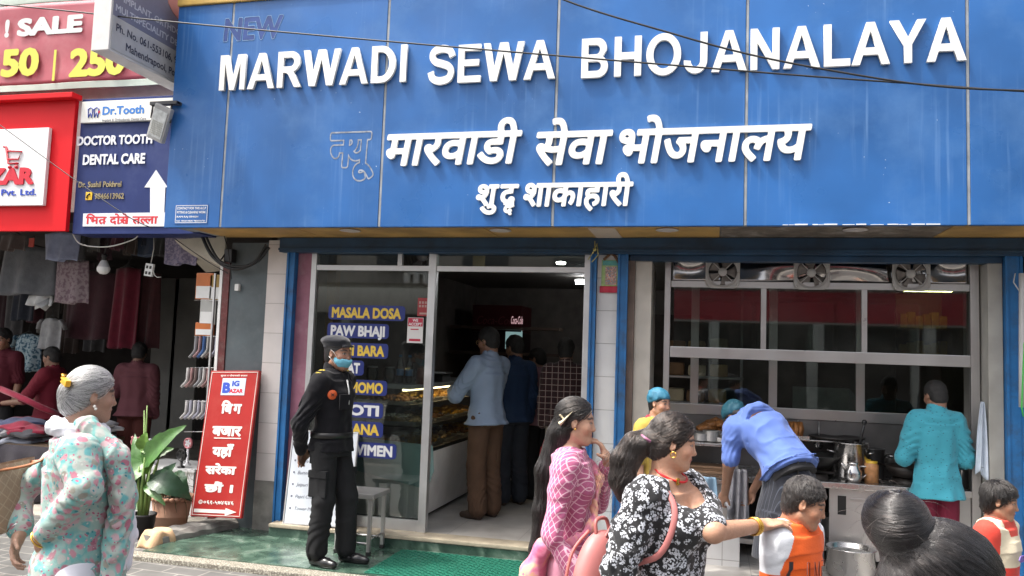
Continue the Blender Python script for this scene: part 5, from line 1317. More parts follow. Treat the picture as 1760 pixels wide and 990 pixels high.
p = gz(293, 906, GZ); pot = empty('potted_plant', (p.x, p.y, GZ), 0, 'terracotta pot with a scalloped rim and trailing thin stems', 'plant'); P0 = Vector((p.x, p.y, GZ))
M_TERRA = mat('terracotta', (.36, .19, .12), .7, var=.15, vscale=6, stain=(.5, .38, .30), stain_amt=.4)
_b = MB(); _b.lathe([(0, 0), (.13, 0), (.145, .10), (.152, .105), (.148, .112), (.172, .255), (.165, .26), (.15, .25), (0, .235)])
for i in range(26):
    a = i * 2 * math.pi / 26; _b.sphere((.172 * math.cos(a), .172 * math.sin(a), .262), .025, (1, 1, .8), 8)
lp(_b.build('pot', M_TERRA)); lp(MB().lathe([(0, .25), (.155, .248)]).build('soil', mat('soil', (.05, .035, .025), .95, bump=1)))
_b = MB(); _r = random.Random(3)
for i in range(70):
    a = _r.uniform(0, 6.28); r0 = _r.uniform(0, .12); r1 = r0 + _r.uniform(.02, .12); hgt = _r.uniform(.05, .26)
    _b.tube([(r0 * math.cos(a), r0 * math.sin(a), .24), ((r0 + .02) * math.cos(a), (r0 + .02) * math.sin(a), .24 + hgt), (r1 * math.cos(a + .4), r1 * math.sin(a + .4), .24 + hgt * _r.uniform(.2, .9))], [.003, .0025, .0015], 4)
for i in range(6):
    a = -1.8 + i * .5; _b.tube([(.15 * math.cos(a), .15 * math.sin(a), .27), (.19 * math.cos(a), .19 * math.sin(a), .22), (.185 * math.cos(a) + .02, .185 * math.sin(a), .08 + .04 * (i % 3))], [.004, .003, .001], 4)
lp(_b.build('stem', mat('grass_dull', (.07, .085, .03), .6, var=.4, vscale=20)))
l = MB(); leaf(l, V0(296, 815), V0(328, 862, -.05), .10, .30); lp(l.build('leaf', M_LEAFD))

# ------------------------------------------------------------------ mat, stool, whiteboard
def mat_mesh():
    A, B, Cc, D = gz(600, 986, PZ), gz(712, 937, PZ), gz(940, 958, PZ), Vector((2.75, -.30, 0))
    x0, x1 = 1.52, 2.72; b = MB(); n = 34; k = 26
    b.box(x0, x1, -.285, .44, PZ + .001, PZ + .010, .002)
    for i in range(n):
        for j in range(k):
            if (i + j) % 2: continue
            x = x0 + .012 + i * (x1 - x0 - .02) / n; y = -.275 + j * .705 / k
            b.box(x, x + .022, y, y + .015, PZ + .011, PZ + .017)
    return b
_m = mat('mat_green', (.014, .13, .085), .45, var=.12, vscale=3); _mo = mat_mesh().build('door_mat', _m); tag(_mo, 'green ribbed plastic mat in front of the shop door', 'mat')
t = empty('steel_stool', (1.2, .28, PZ), 0, 'square steel stool standing behind the security guard', 'stool')
Zs = .60; sx0, sx1, sy0, sy1 = 1.06, 1.36, .17, .47
def ons(o): o.parent = t; o.location = Vector((-1.2, -.28, -PZ)); return o
ons(MB().box(sx0 - .02, sx1 + .02, sy0 - .02, sy1 + .02, Zs - .035, Zs, .006).build('seat', M_STEELW))
for x in (sx0 + .015, sx1 - .015):
    for y in (sy0 + .015, sy1 - .015):
        ons(MB().box(x - .014, x + .014, y - .014, y + .014, PZ + .02, Zs - .036, .003).build('leg', M_STEELW)); ons(MB().box(x - .017, x + .017, y - .017, y + .017, PZ, PZ + .03, .004).build('foot', M_BLACK))
ons(MB().tube([(sx0 + .015, sy0 + .03, .25), (sx0 + .015, sy1 - .03, .25)], .009).tube([(sx1 - .015, sy0 + .03, .25), (sx1 - .015, sy1 - .03, .25)], .009).tube([(sx0 + .03, sy0 + .015, .22), (sx1 - .03, sy0 + .015, .22)], .009).tube([(sx0 + .03, sy1 - .015, .22), (sx1 - .03, sy1 - .015, .22)], .009).build('stretcher', M_STEEL))
Mb, w, h = quad_frame((488, 898), (599, 905), (513, 742), .53, .655)
t = empty('menu_whiteboard', Mb.translation, 0, 'tall whiteboard with a handwritten menu leaning behind the guard', 'whiteboard'); Ml = Matrix.Translation(-Mb.translation) @ Mb
onb(MB().box(0, w, 0, .018, 0, h, .003, Ml).build('board', mat('whiteboard', (.66, .70, .75), .3, var=.05)))
onb(MB().box(-.012, -.0005, -.006, .02, -.012, h + .012, .002, Ml).box(w + .0005, w + .012, -.006, .02, -.012, h + .012, .002, Ml).box(0, w, -.006, .02, -.012, -.0005, .002, Ml).box(0, w, -.006, .02, h + .0005, h + .012, .002, Ml).build('frame', M_ALU))
M_PEN = mat('pen_ink', (.16, .17, .22), .6)
for i, s in enumerate(('Tawa Roti', 'Butter Naan', 'Jaipuri Paneer', 'Papri Chaat', 'Tower Mix')):
    MM = Ml @ Matrix.Translation((.13 * w, -.002, (.66 - i * .13) * h)) @ Matrix.Rotation(math.pi / 2, 4, 'X')
    onb(write('handwriting', s, 0, 0, 0, .030, M_PEN, bold=.0, M=MM, shear=.3, res=.03)); onb(MB().box(.06 * w, .085 * w, -.003, -.0005, (.67 - i * .13) * h, (.69 - i * .13) * h, 0, Ml).build('bullet', M_PEN))

# ------------------------------------------------------------------ glazed shop front
sf_ = empty('shop_window', (1.0, YF, FZ), 0, 'aluminium framed shop window with blue menu stickers left of the open doorway', 'window')
ZB, ZT0, ZT1 = 2.40, 2.445, 2.56
def onw(o): return on(sf_, o)
F = MB()
F.box(.472, .52, YF - .01, YF + .05, FZ + .012, ZT1, .003)
F.box(1.565, 1.63, YF - .015, YF + .055, FZ + .012, ZT1, .003); F.box(2.895, 2.953, YF - .015, YF + .055, FZ + .012, ZT1, .003)
F.box(.521, 1.564, YF - .005, YF + .045, ZB, ZT0, .003); F.box(1.631, 2.894, YF - .005, YF + .045, ZB, ZT0, .003)
F.box(.521, 1.564, YF - .005, YF + .045, FZ + .013, FZ + .10, .003); F.box(1.275, 1.315, YF, YF + .04, ZT0 + .001, ZT1, .002)
F.box(.95, 1.62, .86, .90, 2.66, 2.70)
onw(F.build('frame', M_ALU))
onw(box('pane', M_GLASS, .521, 1.564, YF + .018, YF + .024, FZ + .101, ZB - .001)); onw(box('pane', M_GLASS, .521, 1.274, YF + .018, YF + .024, ZT0 + .002, ZT1)); onw(box('pane', M_GLASS, 1.631, 2.894, YF + .018, YF + .024, ZT0 + .002, ZT1))
M_STK = mat('sticker_blue', (.018, .03, .17), .35); M_YEL = mat('sticker_yellow', (.70, .48, .06), .45); M_STW = mat('sticker_white', (.70, .70, .70), .45)
rows = [('MASALA DOSA', 563, 695, 539, 1), ('PAW BHAJI', 561, 667, 570, 0), ('DAHI BARA', 559, 666, 604, 1), ('CHAAT', 557, 624, 633, 0), ('VEG MOMO', 556, 664, 668, 1), ('ROTI', 575, 657, 707, 0), ('KHANA', 570, 657, 740, 1), ('CHOWIMEN', 548, 680, 777, 0)]
for s, x0, x1, yc, yel in rows:
    a, c = at(x0, yc, YF), at(x1, yc, YF); hh = .064
    R = []
    for cx, cz, a0 in ((c.x - .03, c.z + hh - .03, 0), (a.x + .03, c.z + hh - .03, 90), (a.x + .03, c.z - hh + .03, 180), (c.x - .03, c.z - hh + .03, 270)):
        for k in range(5): ang = math.radians(a0 + k * 22.5); R.append((cx + .03 * math.cos(ang), YF + .016, cz + .03 * math.sin(ang)))
    st = on(sf_, MB().prism(R[::-1], (0, .0015, 0)).build('menu_sticker', M_STK))
    o = write('menu_text', s, a.x + .035, YF + .0145, c.z - .043, .086, M_YEL if yel else M_STW, bold=.045, width=c.x - a.x - .07); o.parent = st
a, c = at(698, 589, YF), at(727, 546, YF)
st = onw(MB().box(a.x, c.x, YF + .0145, YF + .016, a.z, c.z).build('payment_card', mat('card_white', (.62, .60, .58), .5)))
o = MB().box(a.x + .004, c.x - .004, YF + .013, YF + .0142, c.z - .075, c.z - .004).box(a.x + .02, c.x - .02, YF + .013, YF + .0142, a.z + .015, a.z + .035).box(a.x + .03, c.x - .04, YF + .013, YF + .0142, c.z - .105, c.z - .095).build('card_band', mat('card_red', (.42, .02, .05), .5)); o.parent = st
for i, s in enumerate(('WE', 'ACCEPT')):
    o = write('card_text', s, (a.x + c.x) / 2, YF + .0125, c.z - .034 - .033 * i, .023, M_STW, bold=.03, center=True, res=.04); o.parent = st
a, c = at(716, 543, YF), at(738, 512, YF); st = onw(MB().box(a.x, c.x, YF + .0145, YF + .016, a.z, c.z).build('payment_card', mat('card_red2', (.30, .03, .035), .5)))
_b = MB()
for i in range(3):
    for j in range(2): _b.box(a.x + .012 + i * .026, a.x + .03 + i * .026, YF + .013, YF + .0142, c.z - .05 - j * .03, c.z - .03 - j * .03, .001)
_b.box(a.x + .02, c.x - .02, YF + .013, YF + .0142, a.z + .015, a.z + .03)
o = _b.build('card_mark', mat('card_pale', (.40, .25, .22), .5)); o.parent = st
# wooden post behind the left edge of the window, wall fan in the transom
tag(box('timber_post', mat('timber', (.20, .11, .045), .6, var=.2, vscale=5), .535, .62, .86, .95, FZ, 2.7, .004), 'brown timber post just inside the left edge of the shop window', 'post')
c = at(727, 440, .95)
t = empty('wall_fan', c, 0, 'small dark wall fan seen through the glass above the window', 'fan'); RX = Matrix.Rotation(math.pi / 2, 4, 'X')
_b = MB()
for r in (.06, .09, .12, .15): _b.tube([(r * math.cos(a * .2618), -.03 - .02 * (1 - r / .15), r * math.sin(a * .2618)) for a in range(25)], .002, 4)
o = _b.build('cage', mat('fan_grey', (.12, .12, .13), .4)); o.parent = t
_b = MB()
for k in range(3):
    l = MB(); _b.grid(lambda u, v: (math.cos(k * 2.094 + (v - .5) * .9) * (.03 + u * .105), .012 * (v - .5), math.sin(k * 2.094 + (v - .5) * .9) * (.03 + u * .105)), 5, 5, thick=.003); l.bm.free()
o = _b.build('blade', mat('fan_blade', (.16, .17, .18), .3)); o.parent = t
o = MB().lathe([(0, -.05), (.035, -.05), (.045, -.02), (.045, .05), (0, .06)], M=RX).build('hub', mat('fan_hub', (.30, .30, .31), .35)); o.parent = t
o = MB().tube([(0, .05, 0), (0, .1, -.05), (0, .12, -.25)], .012).build('stand', M_BLACK); o.parent = t

# ------------------------------------------------------------------ display counter with trays
dc = empty('display_counter', (1.0, 1.9, FZ), 0, 'long glass fronted pastry counter running into the shop', 'counter')
CX0, CX1, CY0, CY1 = .66, 1.46, 1.02, 3.4
def onc(o): return on(dc, o)
M_CW = mat('counter_white', (.78, .77, .74), .4, var=.07); M_TEAL = mat('end_teal', (.36, .55, .53), .3, var=.1)
B = MB(); B.prism([(CX1 - .10, CY0, FZ + .03), (CX1 + .0, CY0, FZ + .50), (CX1 + .10, CY0, FZ + .52), (CX1 + .10, CY0, FZ + .05)] if False else [(CX0, CY0 + .02, FZ + .04), (CX1 - .03, CY0 + .02, FZ + .04), (CX1 + .06, CY0 + .02, FZ + .62), (CX0, CY0 + .02, FZ + .62)], (0, CY1 - CY0 - .02, 0))
onc(B.build('base', M_CW)); onc(box('plinth', M_BLACK, CX0 + .03, CX1 - .08, CY0 + .05, CY1 - .03, FZ, FZ + .039))
onc(MB().prism([(CX0, CY0, FZ + .45), (CX1 + .05, CY0, FZ + .30), (CX1 + .10, CY0, FZ + .46), (CX1 + .08, CY0, FZ + .68), (CX0, CY0, FZ + .72)], (0, .018, 0)).build('end_panel', M_TEAL))
onc(MB().box(CX0, CX1 - .14, CY0 - .01, CY1, FZ + 1.16, FZ + 1.20, .004).build('top', mat('counter_top', (.42, .43, .42), .25)))
for k, z in enumerate((.63, .82, 1.0)):
    onc(MB().box(CX0 + .02, CX1 + .04 - k * .10, CY0 + .03, CY1 - .02, FZ + z, FZ + z + .012, .002).build('shelf', M_GLASSC if k else M_STEELW)); onc(box('shelf_rail', M_BLACK, CX1 + .042 - k * .10, CX1 + .056 - k * .10, CY0 + .03, CY1 - .02, FZ + z - .012, FZ + z + .022, .002))
onc(MB().grid(lambda u, v: (CX1 + .075 - .235 * v ** 1.5, CY0 + .02 + (CY1 - CY0 - .03) * u, FZ + .66 + .50 * v), 4, 10).build('front_glass', M_GLASSC))
onc(MB().prism([(CX0, CY0 + .003, FZ + .725), (CX1 + .07, CY0 + .003, FZ + .685), (CX1 - .01, CY0 + .003, FZ + 1.0), (CX1 - .15, CY0 + .003, FZ + 1.158), (CX0, CY0 + .003, FZ + 1.158)], (0, .006, 0)).build('end_glass', M_GLASSC))
onc(box('glow_strip', mat('case_lamp', (.8, .7, .5), .5, emit=(1.0, .74, .40), estr=5.0), CX1 - .26, CX1 - .22, CY0 + .1, CY1 - .1, FZ + 1.135, FZ + 1.155))
PASTE = [mat('pastry_gold', (.46, .26, .06), .6, var=.3, vscale=30), mat('pastry_cream', (.52, .38, .20), .6, var=.3, vscale=30), mat('pastry_brown', (.22, .10, .035), .6, var=.35, vscale=30), mat('pastry_yellow', (.55, .33, .05), .6, var=.3, vscale=30)]
_r = random.Random(11); nm = ['golden', 'cream coloured', 'brown', 'yellow']; where = ['bottom', 'middle', 'upper']; pos_ = ['nearest the window', 'second from the window', 'third from the window', 'farthest inside']
for k, z in enumerate((.645, .834, 1.014)):
    for j in range(4):
        y0 = CY0 + .08 + j * .55; mi = (k + j) % 4; x1 = CX1 - .0 - k * .10
        t = empty('pastry_tray', (x1 - .25, y0 + .25, FZ + z), 0, '%s sweets on the tray %s, %s shelf of the pastry counter' % (nm[mi], pos_[j], where[k]), 'tray', 'trays in the pastry counter')
        o = MB().box(-.24, .24, -.24, .24, 0, .008, .003).box(-.24, .24, -.24, -.232, .009, .03).box(-.24, .24, .232, .24, .009, .03).box(.232, .24, -.231, .231, .009, .03).build('tray', M_STEELW); o.parent = t
        _b = MB()
        for q in range(60):
            x, y = _r.uniform(-.2, .2), _r.uniform(-.2, .2); hgt = .015 + .05 * (1 - (x / .24) ** 2) * (1 - (y / .24) ** 2) * _r.random()
            M_ = Matrix.Translation((x, y, .012 + hgt)) @ Matrix.Rotation(_r.uniform(0, 3), 4, 'Z') @ Matrix.Rotation(_r.uniform(-.4, .4), 4, 'X')
            if mi in (0, 3): _b.box(-.026, .026, -.014, .014, -.01, .012, .006, M_)
            else: _b.sphere((x, y, .012 + hgt), .022, (1, 1, .75), 8)
        o = _b.build('sweets', PASTE[mi]); o.parent = t; tag(o, kind='stuff')
# things on top of the counter
def jar(x, y, z, r, h, m, label, lidm, name='jar', group=None):
    t = empty(name, (x, y, z), 0, label, name.replace('_', ' '), group)
    o = MB().lathe([(0, 0), (r, 0), (r, h * .8), (r * .8, h * .9), (r * .8, h * .93), (0, h * .93)]).build('body', m); o.parent = t
    o = MB().lathe([(r * .82, h * .9), (r * .85, h), (0, h)]).build('lid', lidm); o.parent = t; return t
for i, (px, m_, lb) in enumerate(((640, 'b', 'first clear jar from the left on top of the pastry counter'), (668, 'b', 'second clear jar from the left on top of the pastry counter'), (722, 'r', 'short stack of brown tubs on top of the pastry counter'))):
    p = at(px, 640, 1.2); jar(max(.72, p.x), 1.2 + .03 * i, FZ + 1.20, .055, .15, M_GLASSC if m_ == 'b' else mat('tub_brown', (.16, .05, .03), .4), lb, M_STEELW if m_ == 'b' else mat('tub_brown', (.16, .05, .03), .4), 'jar')
for i, px in enumerate((684, 700)):
    p = at(px, 640, 1.25); t = empty('water_bottle', (p.x, 1.3, FZ + 1.2), 0, 'clear water bottle with a blue label standing on the pastry counter', 'bottle', 'water bottles on the counter')
    o = MB().lathe([(0, 0), (.034, .004), (.034, .16), (.026, .2), (.013, .235), (.013, .25)]).build('bottle', M_GLASSC); o.parent = t
    o = MB().lathe([(.0345, .07), (.0345, .13)]).build('label', mat('label_blue', (.05, .20, .40), .4)); o.parent = t
    o = MB().lathe([(.015, .24), (.015, .262), (0, .262)]).build('cap', mat('label_blue', (.05, .20, .40), .4)); o.parent = t
c = at(790, 632, 2.0); t = empty('weighing_scale', (1.15, 2.1, FZ + 1.2), 0, 'dark weighing scale on the far end of the counter', 'scale')
o = MB().prism([(-.15, -.15, 0), (.15, -.15, 0), (.12, -.08, .07), (-.12, -.08, .07)], (0, .25, 0)).build('base', M_BLACK); o.parent = t
o = MB().box(-.16, .16, -.10, .14, .08, .095, .006).build('plate', M_STEELW); o.parent = t

# ------------------------------------------------------------------ back of the shop
t = empty('drinks_fridge', (1.9, 5.6, FZ), 0, 'tall dark red drinks fridge at the back of the shop', 'fridge')
a, c = at(812, 560, 5.3), at(898, 528, 5.3)
M_FR = mat('fridge_red', (.07, .004, .008), .5); M_FRS = mat('fridge_script', (.42, .20, .22), .5)
on(t, box('cabinet', mat('fridge_dark', (.03, .012, .014), .5), a.x, c.x, 5.3, 5.9, FZ, c.z - .36, .01)); on(t, box('header', M_FR, a.x, c.x, 5.28, 5.9, c.z - .35, c.z + .02, .01))
on(t, write('header_text', 'Coca-Cola', a.x + .06, 5.277, a.z + .03, .12, mat('fridge_script2', (.20, .05, .06), .5), bold=.0, width=.55, shear=.35))
r = at(876, 556, 5.2); on(t, write('header_text', 'Coca-Cola', r.x, 5.27, r.z, .11, mat('fridge_lit', (.6, .4, .42), .5, emit=(1, .62, .66), estr=.28), bold=.01, width=.17, shear=.3))
c = at(882, 580, 5.25); on(t, box('lit_pane', mat('fridge_glow', (.2, .3, .3), .3, emit=(.5, .8, .8), estr=.18), c.x - .12, c.x + .12, 5.285, 5.295, c.z - .16, c.z + .10))
for k, z in enumerate((1.7, 2.05)):
    t = box('wall_shelf', mat('shelf_brown', (.09, .06, .045), .6), .35, 1.9, 5.0, 5.3, z, z + .04, .003); tag(t, ('lower' if k == 0 else 'upper') + ' brown wall shelf at the back left of the shop', 'shelf')
tag(box('curtain_rail', mat('curtain', (.06, .05, .045), .9, var=.3), 2.5, 3.9, 5.9, 5.95, .3, 2.35), 'dim curtain hanging on the back wall behind the plaid man', 'curtain')
for px, py, y, lb in ((1003, 486, 4.5, 'short lit tube lamp deep in the shop'), (964, 454, 2.2, 'round lit ceiling lamp seen above the doorway')):
    c = at(px, py, y); t = empty('lamp', c, 0, lb, 'lamp')
    if 'tube' in lb: o = MB().tube([(-.10, 0, 0), (.25, 0, 0)], .02).build('tube', mat('tube_lit', (.8, .8, .8), .5, emit=(.95, .97, 1), estr=22.0)); o.parent = t; o = box('batten', M_WHITE, -.12, .3, .0, .05, .02, .05); o.parent = t
    else: o = MB().lathe([(0, 0), (.045, 0), (.05, .02), (0, .03)]).build('disc', mat('disc_lit', (.8, .8, .8), .5, emit=(1, .95, .88), estr=12.0)); o.parent = t
c = at(824, 448, .95); tag(box('hanging_card', mat('card_tan', (.45, .33, .16), .6, var=.2), c.x - .055, c.x + .055, .93, .935, c.z - .065, c.z + .065), 'small tan card hanging above the open doorway', 'card')
c = at(1022, 425, .56); tag(MB().tube([c + Vector((0, 0, .05)), c + Vector((.005, -.01, -.02)), c + Vector((-.05, 0, -.10))], .004).tube([c + Vector((.006, -.01, -.015)), c + Vector((.02, -.01, .03)), c + Vector((.03, 0, -.06)), c + Vector((-.02, 0, -.12))], .004).sphere(c + Vector((.003, -.01, -.02)), .014).build('tied_string', mat('string_yellow', (.45, .40, .15), .8)), 'yellowish string knotted over the doorway corner', 'string')
# printed deity-style poster on the narrow pillar
a, c = at(1033, 503, YF - .03), at(1067, 447, YF - .03)
def poster():
    m = mat('poster_print', (.3, .2, .3), .4); nt, b, L = nodes(m); tc = N(nt, 'ShaderNodeTexCoord'); v = N(nt, 'ShaderNodeTexVoronoi'); v.inputs['Scale'].default_value = 38; v.distance = 'MANHATTAN'; L(tc.outputs['Object'], v.inputs['Vector'])
    n = N(nt, 'ShaderNodeTexNoise'); n.inputs['Scale'].default_value = 22; n.inputs['Detail'].default_value = 5; n.inputs['Distortion'].default_value = 3; L(tc.outputs['Object'], n.inputs['Vector'])
    L(ramp(nt, n.outputs[0], [(.36, (.55, .10, .05)), (.44, (.65, .55, .45)), (.50, (.03, .06, .22)), (.56, (.55, .30, .08)), (.64, (.08, .22, .40))]), b.inputs['Base Color']); return m
t = empty('poster', ((a.x + c.x) / 2, YF, a.z), 0, 'small colourful religious print with a red lower edge hung on the narrow pillar', 'poster')
W_, H_ = c.x - a.x, c.z - a.z; YP = YF - .032
on(t, box('print', mat('poster_border', (.30, .42, .16), .4, var=.3, vscale=20), a.x, c.x, YP, YP + .004, a.z + .2 * H_, c.z, .001)); on(t, box('centre_picture', poster(), a.x + .2 * W_, c.x - .2 * W_, YP - .002, YP - .0005, a.z + .24 * H_, c.z - .2 * H_)); on(t, box('top_band', mat('poster_teal', (.08, .30, .28), .4, var=.3, vscale=30), a.x + .05 * W_, c.x - .05 * W_, YP - .002, YP - .0005, c.z - .17 * H_, c.z - .02 * H_))
on(t, MB().grid(lambda u, v: (a.x - .01 + (W_ + .02) * u, YP - .006 + .006 * math.sin(u * 14), a.z + .2 * H_ * v), 14, 4, thick=.004).build('red_hem', mat('poster_red', (.42, .02, .05), .6, var=.2)))
_b = MB(); m_ = (a.x + c.x) / 2
_b.tube([(m_ - .06, YP - .01, c.z + .0), (m_ - .02, YP - .015, c.z + .035), (m_, YP - .015, c.z + .05), (m_ + .03, YP - .015, c.z + .03), (m_ + .06, YP - .01, c.z - .02)], .011, 8)
on(t, _b.build('garland', mat('garland', (.12, .06, .03), .9, var=.5, vscale=40)))
# ------------------------------------------------------------------ kitchen: steel hood and frame, glazed back partition, counter
YK = .86                                               # front frame plane
kh = empty('steel_hood', (4.6, YK, 1.7), 0, 'steel framed cooking hood with three exhaust fans and dark glass panes', 'hood')
def onk(o): return on(kh, o)
XL, XR = at(1142, 470, YK).x, at(1681, 480, YK).x
zt, zf0, zf1 = at(1400, 436, YK).z, at(1400, 497, YK).z, at(1400, 487, YK).z
zm0, zm1 = at(1400, 622, YK).z, at(1400, 603, YK).z
xm1, xm2 = at(1312, 560, YK).x, at(1485, 560, YK).x
def post(x, z0, z1, w=.046, y=YK, d=.05): return MB().box(x - w / 2, x + w / 2, y - d / 2, y + d / 2, z0, z1, .004)
onk(post(XL + .03, .95, zt).build('post', M_STEELW)); onk(post(XR - .03, FZ, zt, .06).build('post', M_STEELW))
onk(MB().box(XL + .058, XR - .062, YK - .022, YK + .022, zf0, zf1 + .005, .003).build('rail', M_STEELW)); onk(MB().box(XL + .058, XR - .062, YK - .03, YK + .03, zm0, zm1, .004).build('rail', M_STEELW))
for x in (xm1, xm2): onk(MB().box(x - .02, x + .02, YK - .02, YK + .02, zm1 + .001, zf0 - .001, .003).build('mullion', M_STEELW))
xs_ = [XL + .06, xm1, xm2, XR - .06]
for i in range(3): onk(box('pane', M_GLASS, xs_[i] + .022, xs_[i + 1] - .022, YK - .003, YK + .003, zm1 + .001, zf0 - .001))
fanx = [at(1242, 467, YK).x, at(1394, 467, YK).x, at(1564, 468, YK).x]
# dented polished sheets between the fans
for i, (x0, x1) in enumerate(((XL + .06, fanx[0]), (fanx[0], fanx[1]), (fanx[1], fanx[2]), (fanx[2], XR - .06))):
    ph = i * 1.7
    def g(u, v, x0=x0, x1=x1, ph=ph):
        x = x0 + .002 + (x1 - x0 - .004) * u; z = zf1 + .006 + (zt - zf1 - .01) * v
        return (x, YK + .02 + .022 * math.sin(math.pi * v) * math.sin(3.2 * u + ph) + .010 * math.sin(6 * u + ph * 2 + 2 * v), z)
    onk(MB().grid(g, 22, 12, thick=.002).build('sheet', M_MIRROR))
onk(MB().box(XL, XR, YK - .01, YK + .06, zt + .002, zt + .02, .002).build('top_rail', M_STEELW))
M_FANF = mat('fan_frame', (.36, .34, .32), .5, var=.15); M_FANB = mat('fan_blades', (.17, .15, .135), .55, var=.3, vscale=20)
for i, fx in enumerate(fanx):
    zc = at(1242, 468, YK).z - .0; R = .135
    t = empty('exhaust_fan', (fx, YK, zc), 0, ('left', 'middle', 'right')[i] + ' of the three grey exhaust fans on the steel hood', 'exhaust fan', 'exhaust fans on the hood')
    _b = MB(); n = 32
    def out(a):
        q = max(abs(math.cos(a)), abs(math.sin(a))); return min(R * 1.0 / max(q, .001) * .98, R * 1.22)
    def g(u, v): a = u * 2 * math.pi; r = R * .86 + (out(a) - R * .86) * v; return (r * math.cos(a), -.045 + .012 * (v < .1), r * math.sin(a))
    _b.grid(g, n * 2, 4, thick=.008); _b.tube([(R * .86 * math.cos(k * .19635), -.03, R * .86 * math.sin(k * .19635)) for k in range(33)], .008, 6)
    for sx in (-1, 1):
        for sz in (-1, 1): _b.sphere((sx * R * .82, -.05, sz * R * .82), .010, (1, .5, 1), 8)
    o = _b.build('frame', M_FANF); o.parent = t
    _b = MB()
    for k in range(5):
        a0 = k * 2 * math.pi / 5 + i * .4
        _b.grid(lambda u, v: ((.028 + .078 * u) * math.cos(a0 + (v - .5) * (.75 + .25 * u)), -.02 + .02 * (v - .5), (.028 + .078 * u) * math.sin(a0 + (v - .5) * (.75 + .25 * u))), 5, 5, thick=.002)
    o = _b.build('blades', M_FANB); o.parent = t
    _b = MB(); RX = Matrix.Rotation(math.pi / 2, 4, 'X'); _b.lathe([(0, .035), (.03, .035), (.034, .03), (.034, 0), (0, 0)], M=RX)
    for a in (.785, 2.356, 3.927, 5.498): _b.tube([(0.03 * math.cos(a), -.03, .03 * math.sin(a)), (R * .86 * math.cos(a), -.035, R * .86 * math.sin(a))], .004, 6)
    o = _b.build('hub', mat('fan_hub2', (.4, .38, .36), .4)); o.parent = t
    o = MB().lathe([(0, -.02), (R * .85, -.02)], M=RX).build('backing', M_DARK); o.parent = t
# small white strip under the shutter box
c = at(1618, 433, .62); tag(box('tape_strip', mat('tape_white', (.75, .78, .8), .4), c.x - .05, c.x + .05, .655, .66, c.z - .006, c.z + .006), 'short white strip of tape under the shutter housing', 'tape')

# back partition: steel frame, glass
YR = 1.62
bp_ = empty('glass_partition', (4.6, YR, FZ), 0, 'steel framed glass partition behind the cooking counter', 'partition')
zb0, zb1 = at(1450, 724, YR).z, at(1450, 710, YR).z
def onp(o): return on(bp_, o)
onp(MB().box(3.5, 6.0, YR - .03, YR + .03, zb0, zb1 + .02, .004).build('rail', M_STEELW))
for px in (1193, 1328, 1478, 1668): x = at(px, 670, YR).x; onp(MB().box(x - .035, x + .035, YR - .025, YR + .025, zb1 + .021, 2.7, .004).build('post', M_STEELW))
onp(MB().box(3.5, 6.0, YR - .012, YR + .012, FZ, zb0 - .001, .002).build('back_sheet', mat('steel_dull', (.20, .195, .19), .42, .8, var=.2, vscale=4)))
px_ = [at(p, 670, YR).x for p in (1193, 1328, 1478, 1668)]
for i in range(3): onp(box('pane', M_GLASS, px_[i] + .036, px_[i + 1] - .036, YR - .003, YR + .003, zb1 + .022, 2.69))

# cooking counter
ZC = at(1450, 828, .90).z; ZCf = at(1450, 840, YK - .02).z
XC0, XC1 = at(1395, 840, YK).x, XR - .062
ct = empty('cooking_counter', (5.0, 1.2, FZ), 0, 'stainless steel cooking counter with pots in the kitchen opening', 'counter')
def onx(o): return on(ct, o)
onx(MB().box(XC0 - .75, XC1, YK - .035, YR - .032, ZC - .045, ZC, .005).build('top', M_STEEL)); 
xa = at(1425, 900, YK).x
onx(MB().box(xa, XC1, YK + .0, YK + .02, FZ + .06, ZC - .046, .003).build('front_sheet', M_STEELW)); onx(MB().box(XC0 - .74, XC0 - .70, YK, YK + .04, FZ, ZC - .046, .003).build('leg', M_STEELW))
onx(MB().box(XC0 - .70, XC1, YK + .03, YR - .05, FZ + .10, FZ + .14, .004).build('low_shelf', M_STEELW)); onx(MB().box(xa + .06, xa + .12, YK - .003, YK - .001, ZC - .24, ZC - .10).build('slot', M_DARK))
onx(MB().box(xa + .15, XC1 - .5, YK - .012, YK - .001, ZC - .12, ZC - .112).build('rib', M_STEELW)); onx(MB().box(XC0 - .69, XC1, YR - .10, YR - .06, FZ + .15, ZC - .05).build('rear_sheet', M_DARK))
# upper ledge with the griddle
zl = at(1440, 757, 1.35).z; l0, l1 = at(1345, 755, 1.3).x, at(1492, 757, 1.3).x
t = empty('ledge', (l0, 1.4, zl), 0, 'narrow steel ledge carrying the black griddle and fried snacks', 'shelf')
on(t, MB().box(at(1160, 750, 1.3).x, l1, 1.25, YR - .035, zl - .012, zl, .003).build('top', M_STEEL)); on(t, MB().box(l1 - .03, l1, 1.26, 1.29, ZC + .001, zl - .013, .003).build('leg', M_STEELW)); on(t, MB().box(l0 + .05, l0 + .08, 1.5, 1.53, ZC + .001, zl - .013, .003).build('leg', M_STEELW))
c0, c1 = at(1390, 750, 1.4).x, at(1488, 750, 1.4).x
tag(MB().lathe([(0, 0), (.19, 0), (.215, .012), (.22, .026), (.205, .024), (.18, .012), (0, .012)], ((c0 + c1) / 2, 1.42, zl + .001)).build('griddle', mat('iron_black', (.02, .016, .014), .5, var=.4, vscale=20)), 'round black iron griddle on the narrow ledge', 'griddle')
M_FRY = mat('fried_brown', (.27, .11, .03), .55, var=.4, vscale=25)
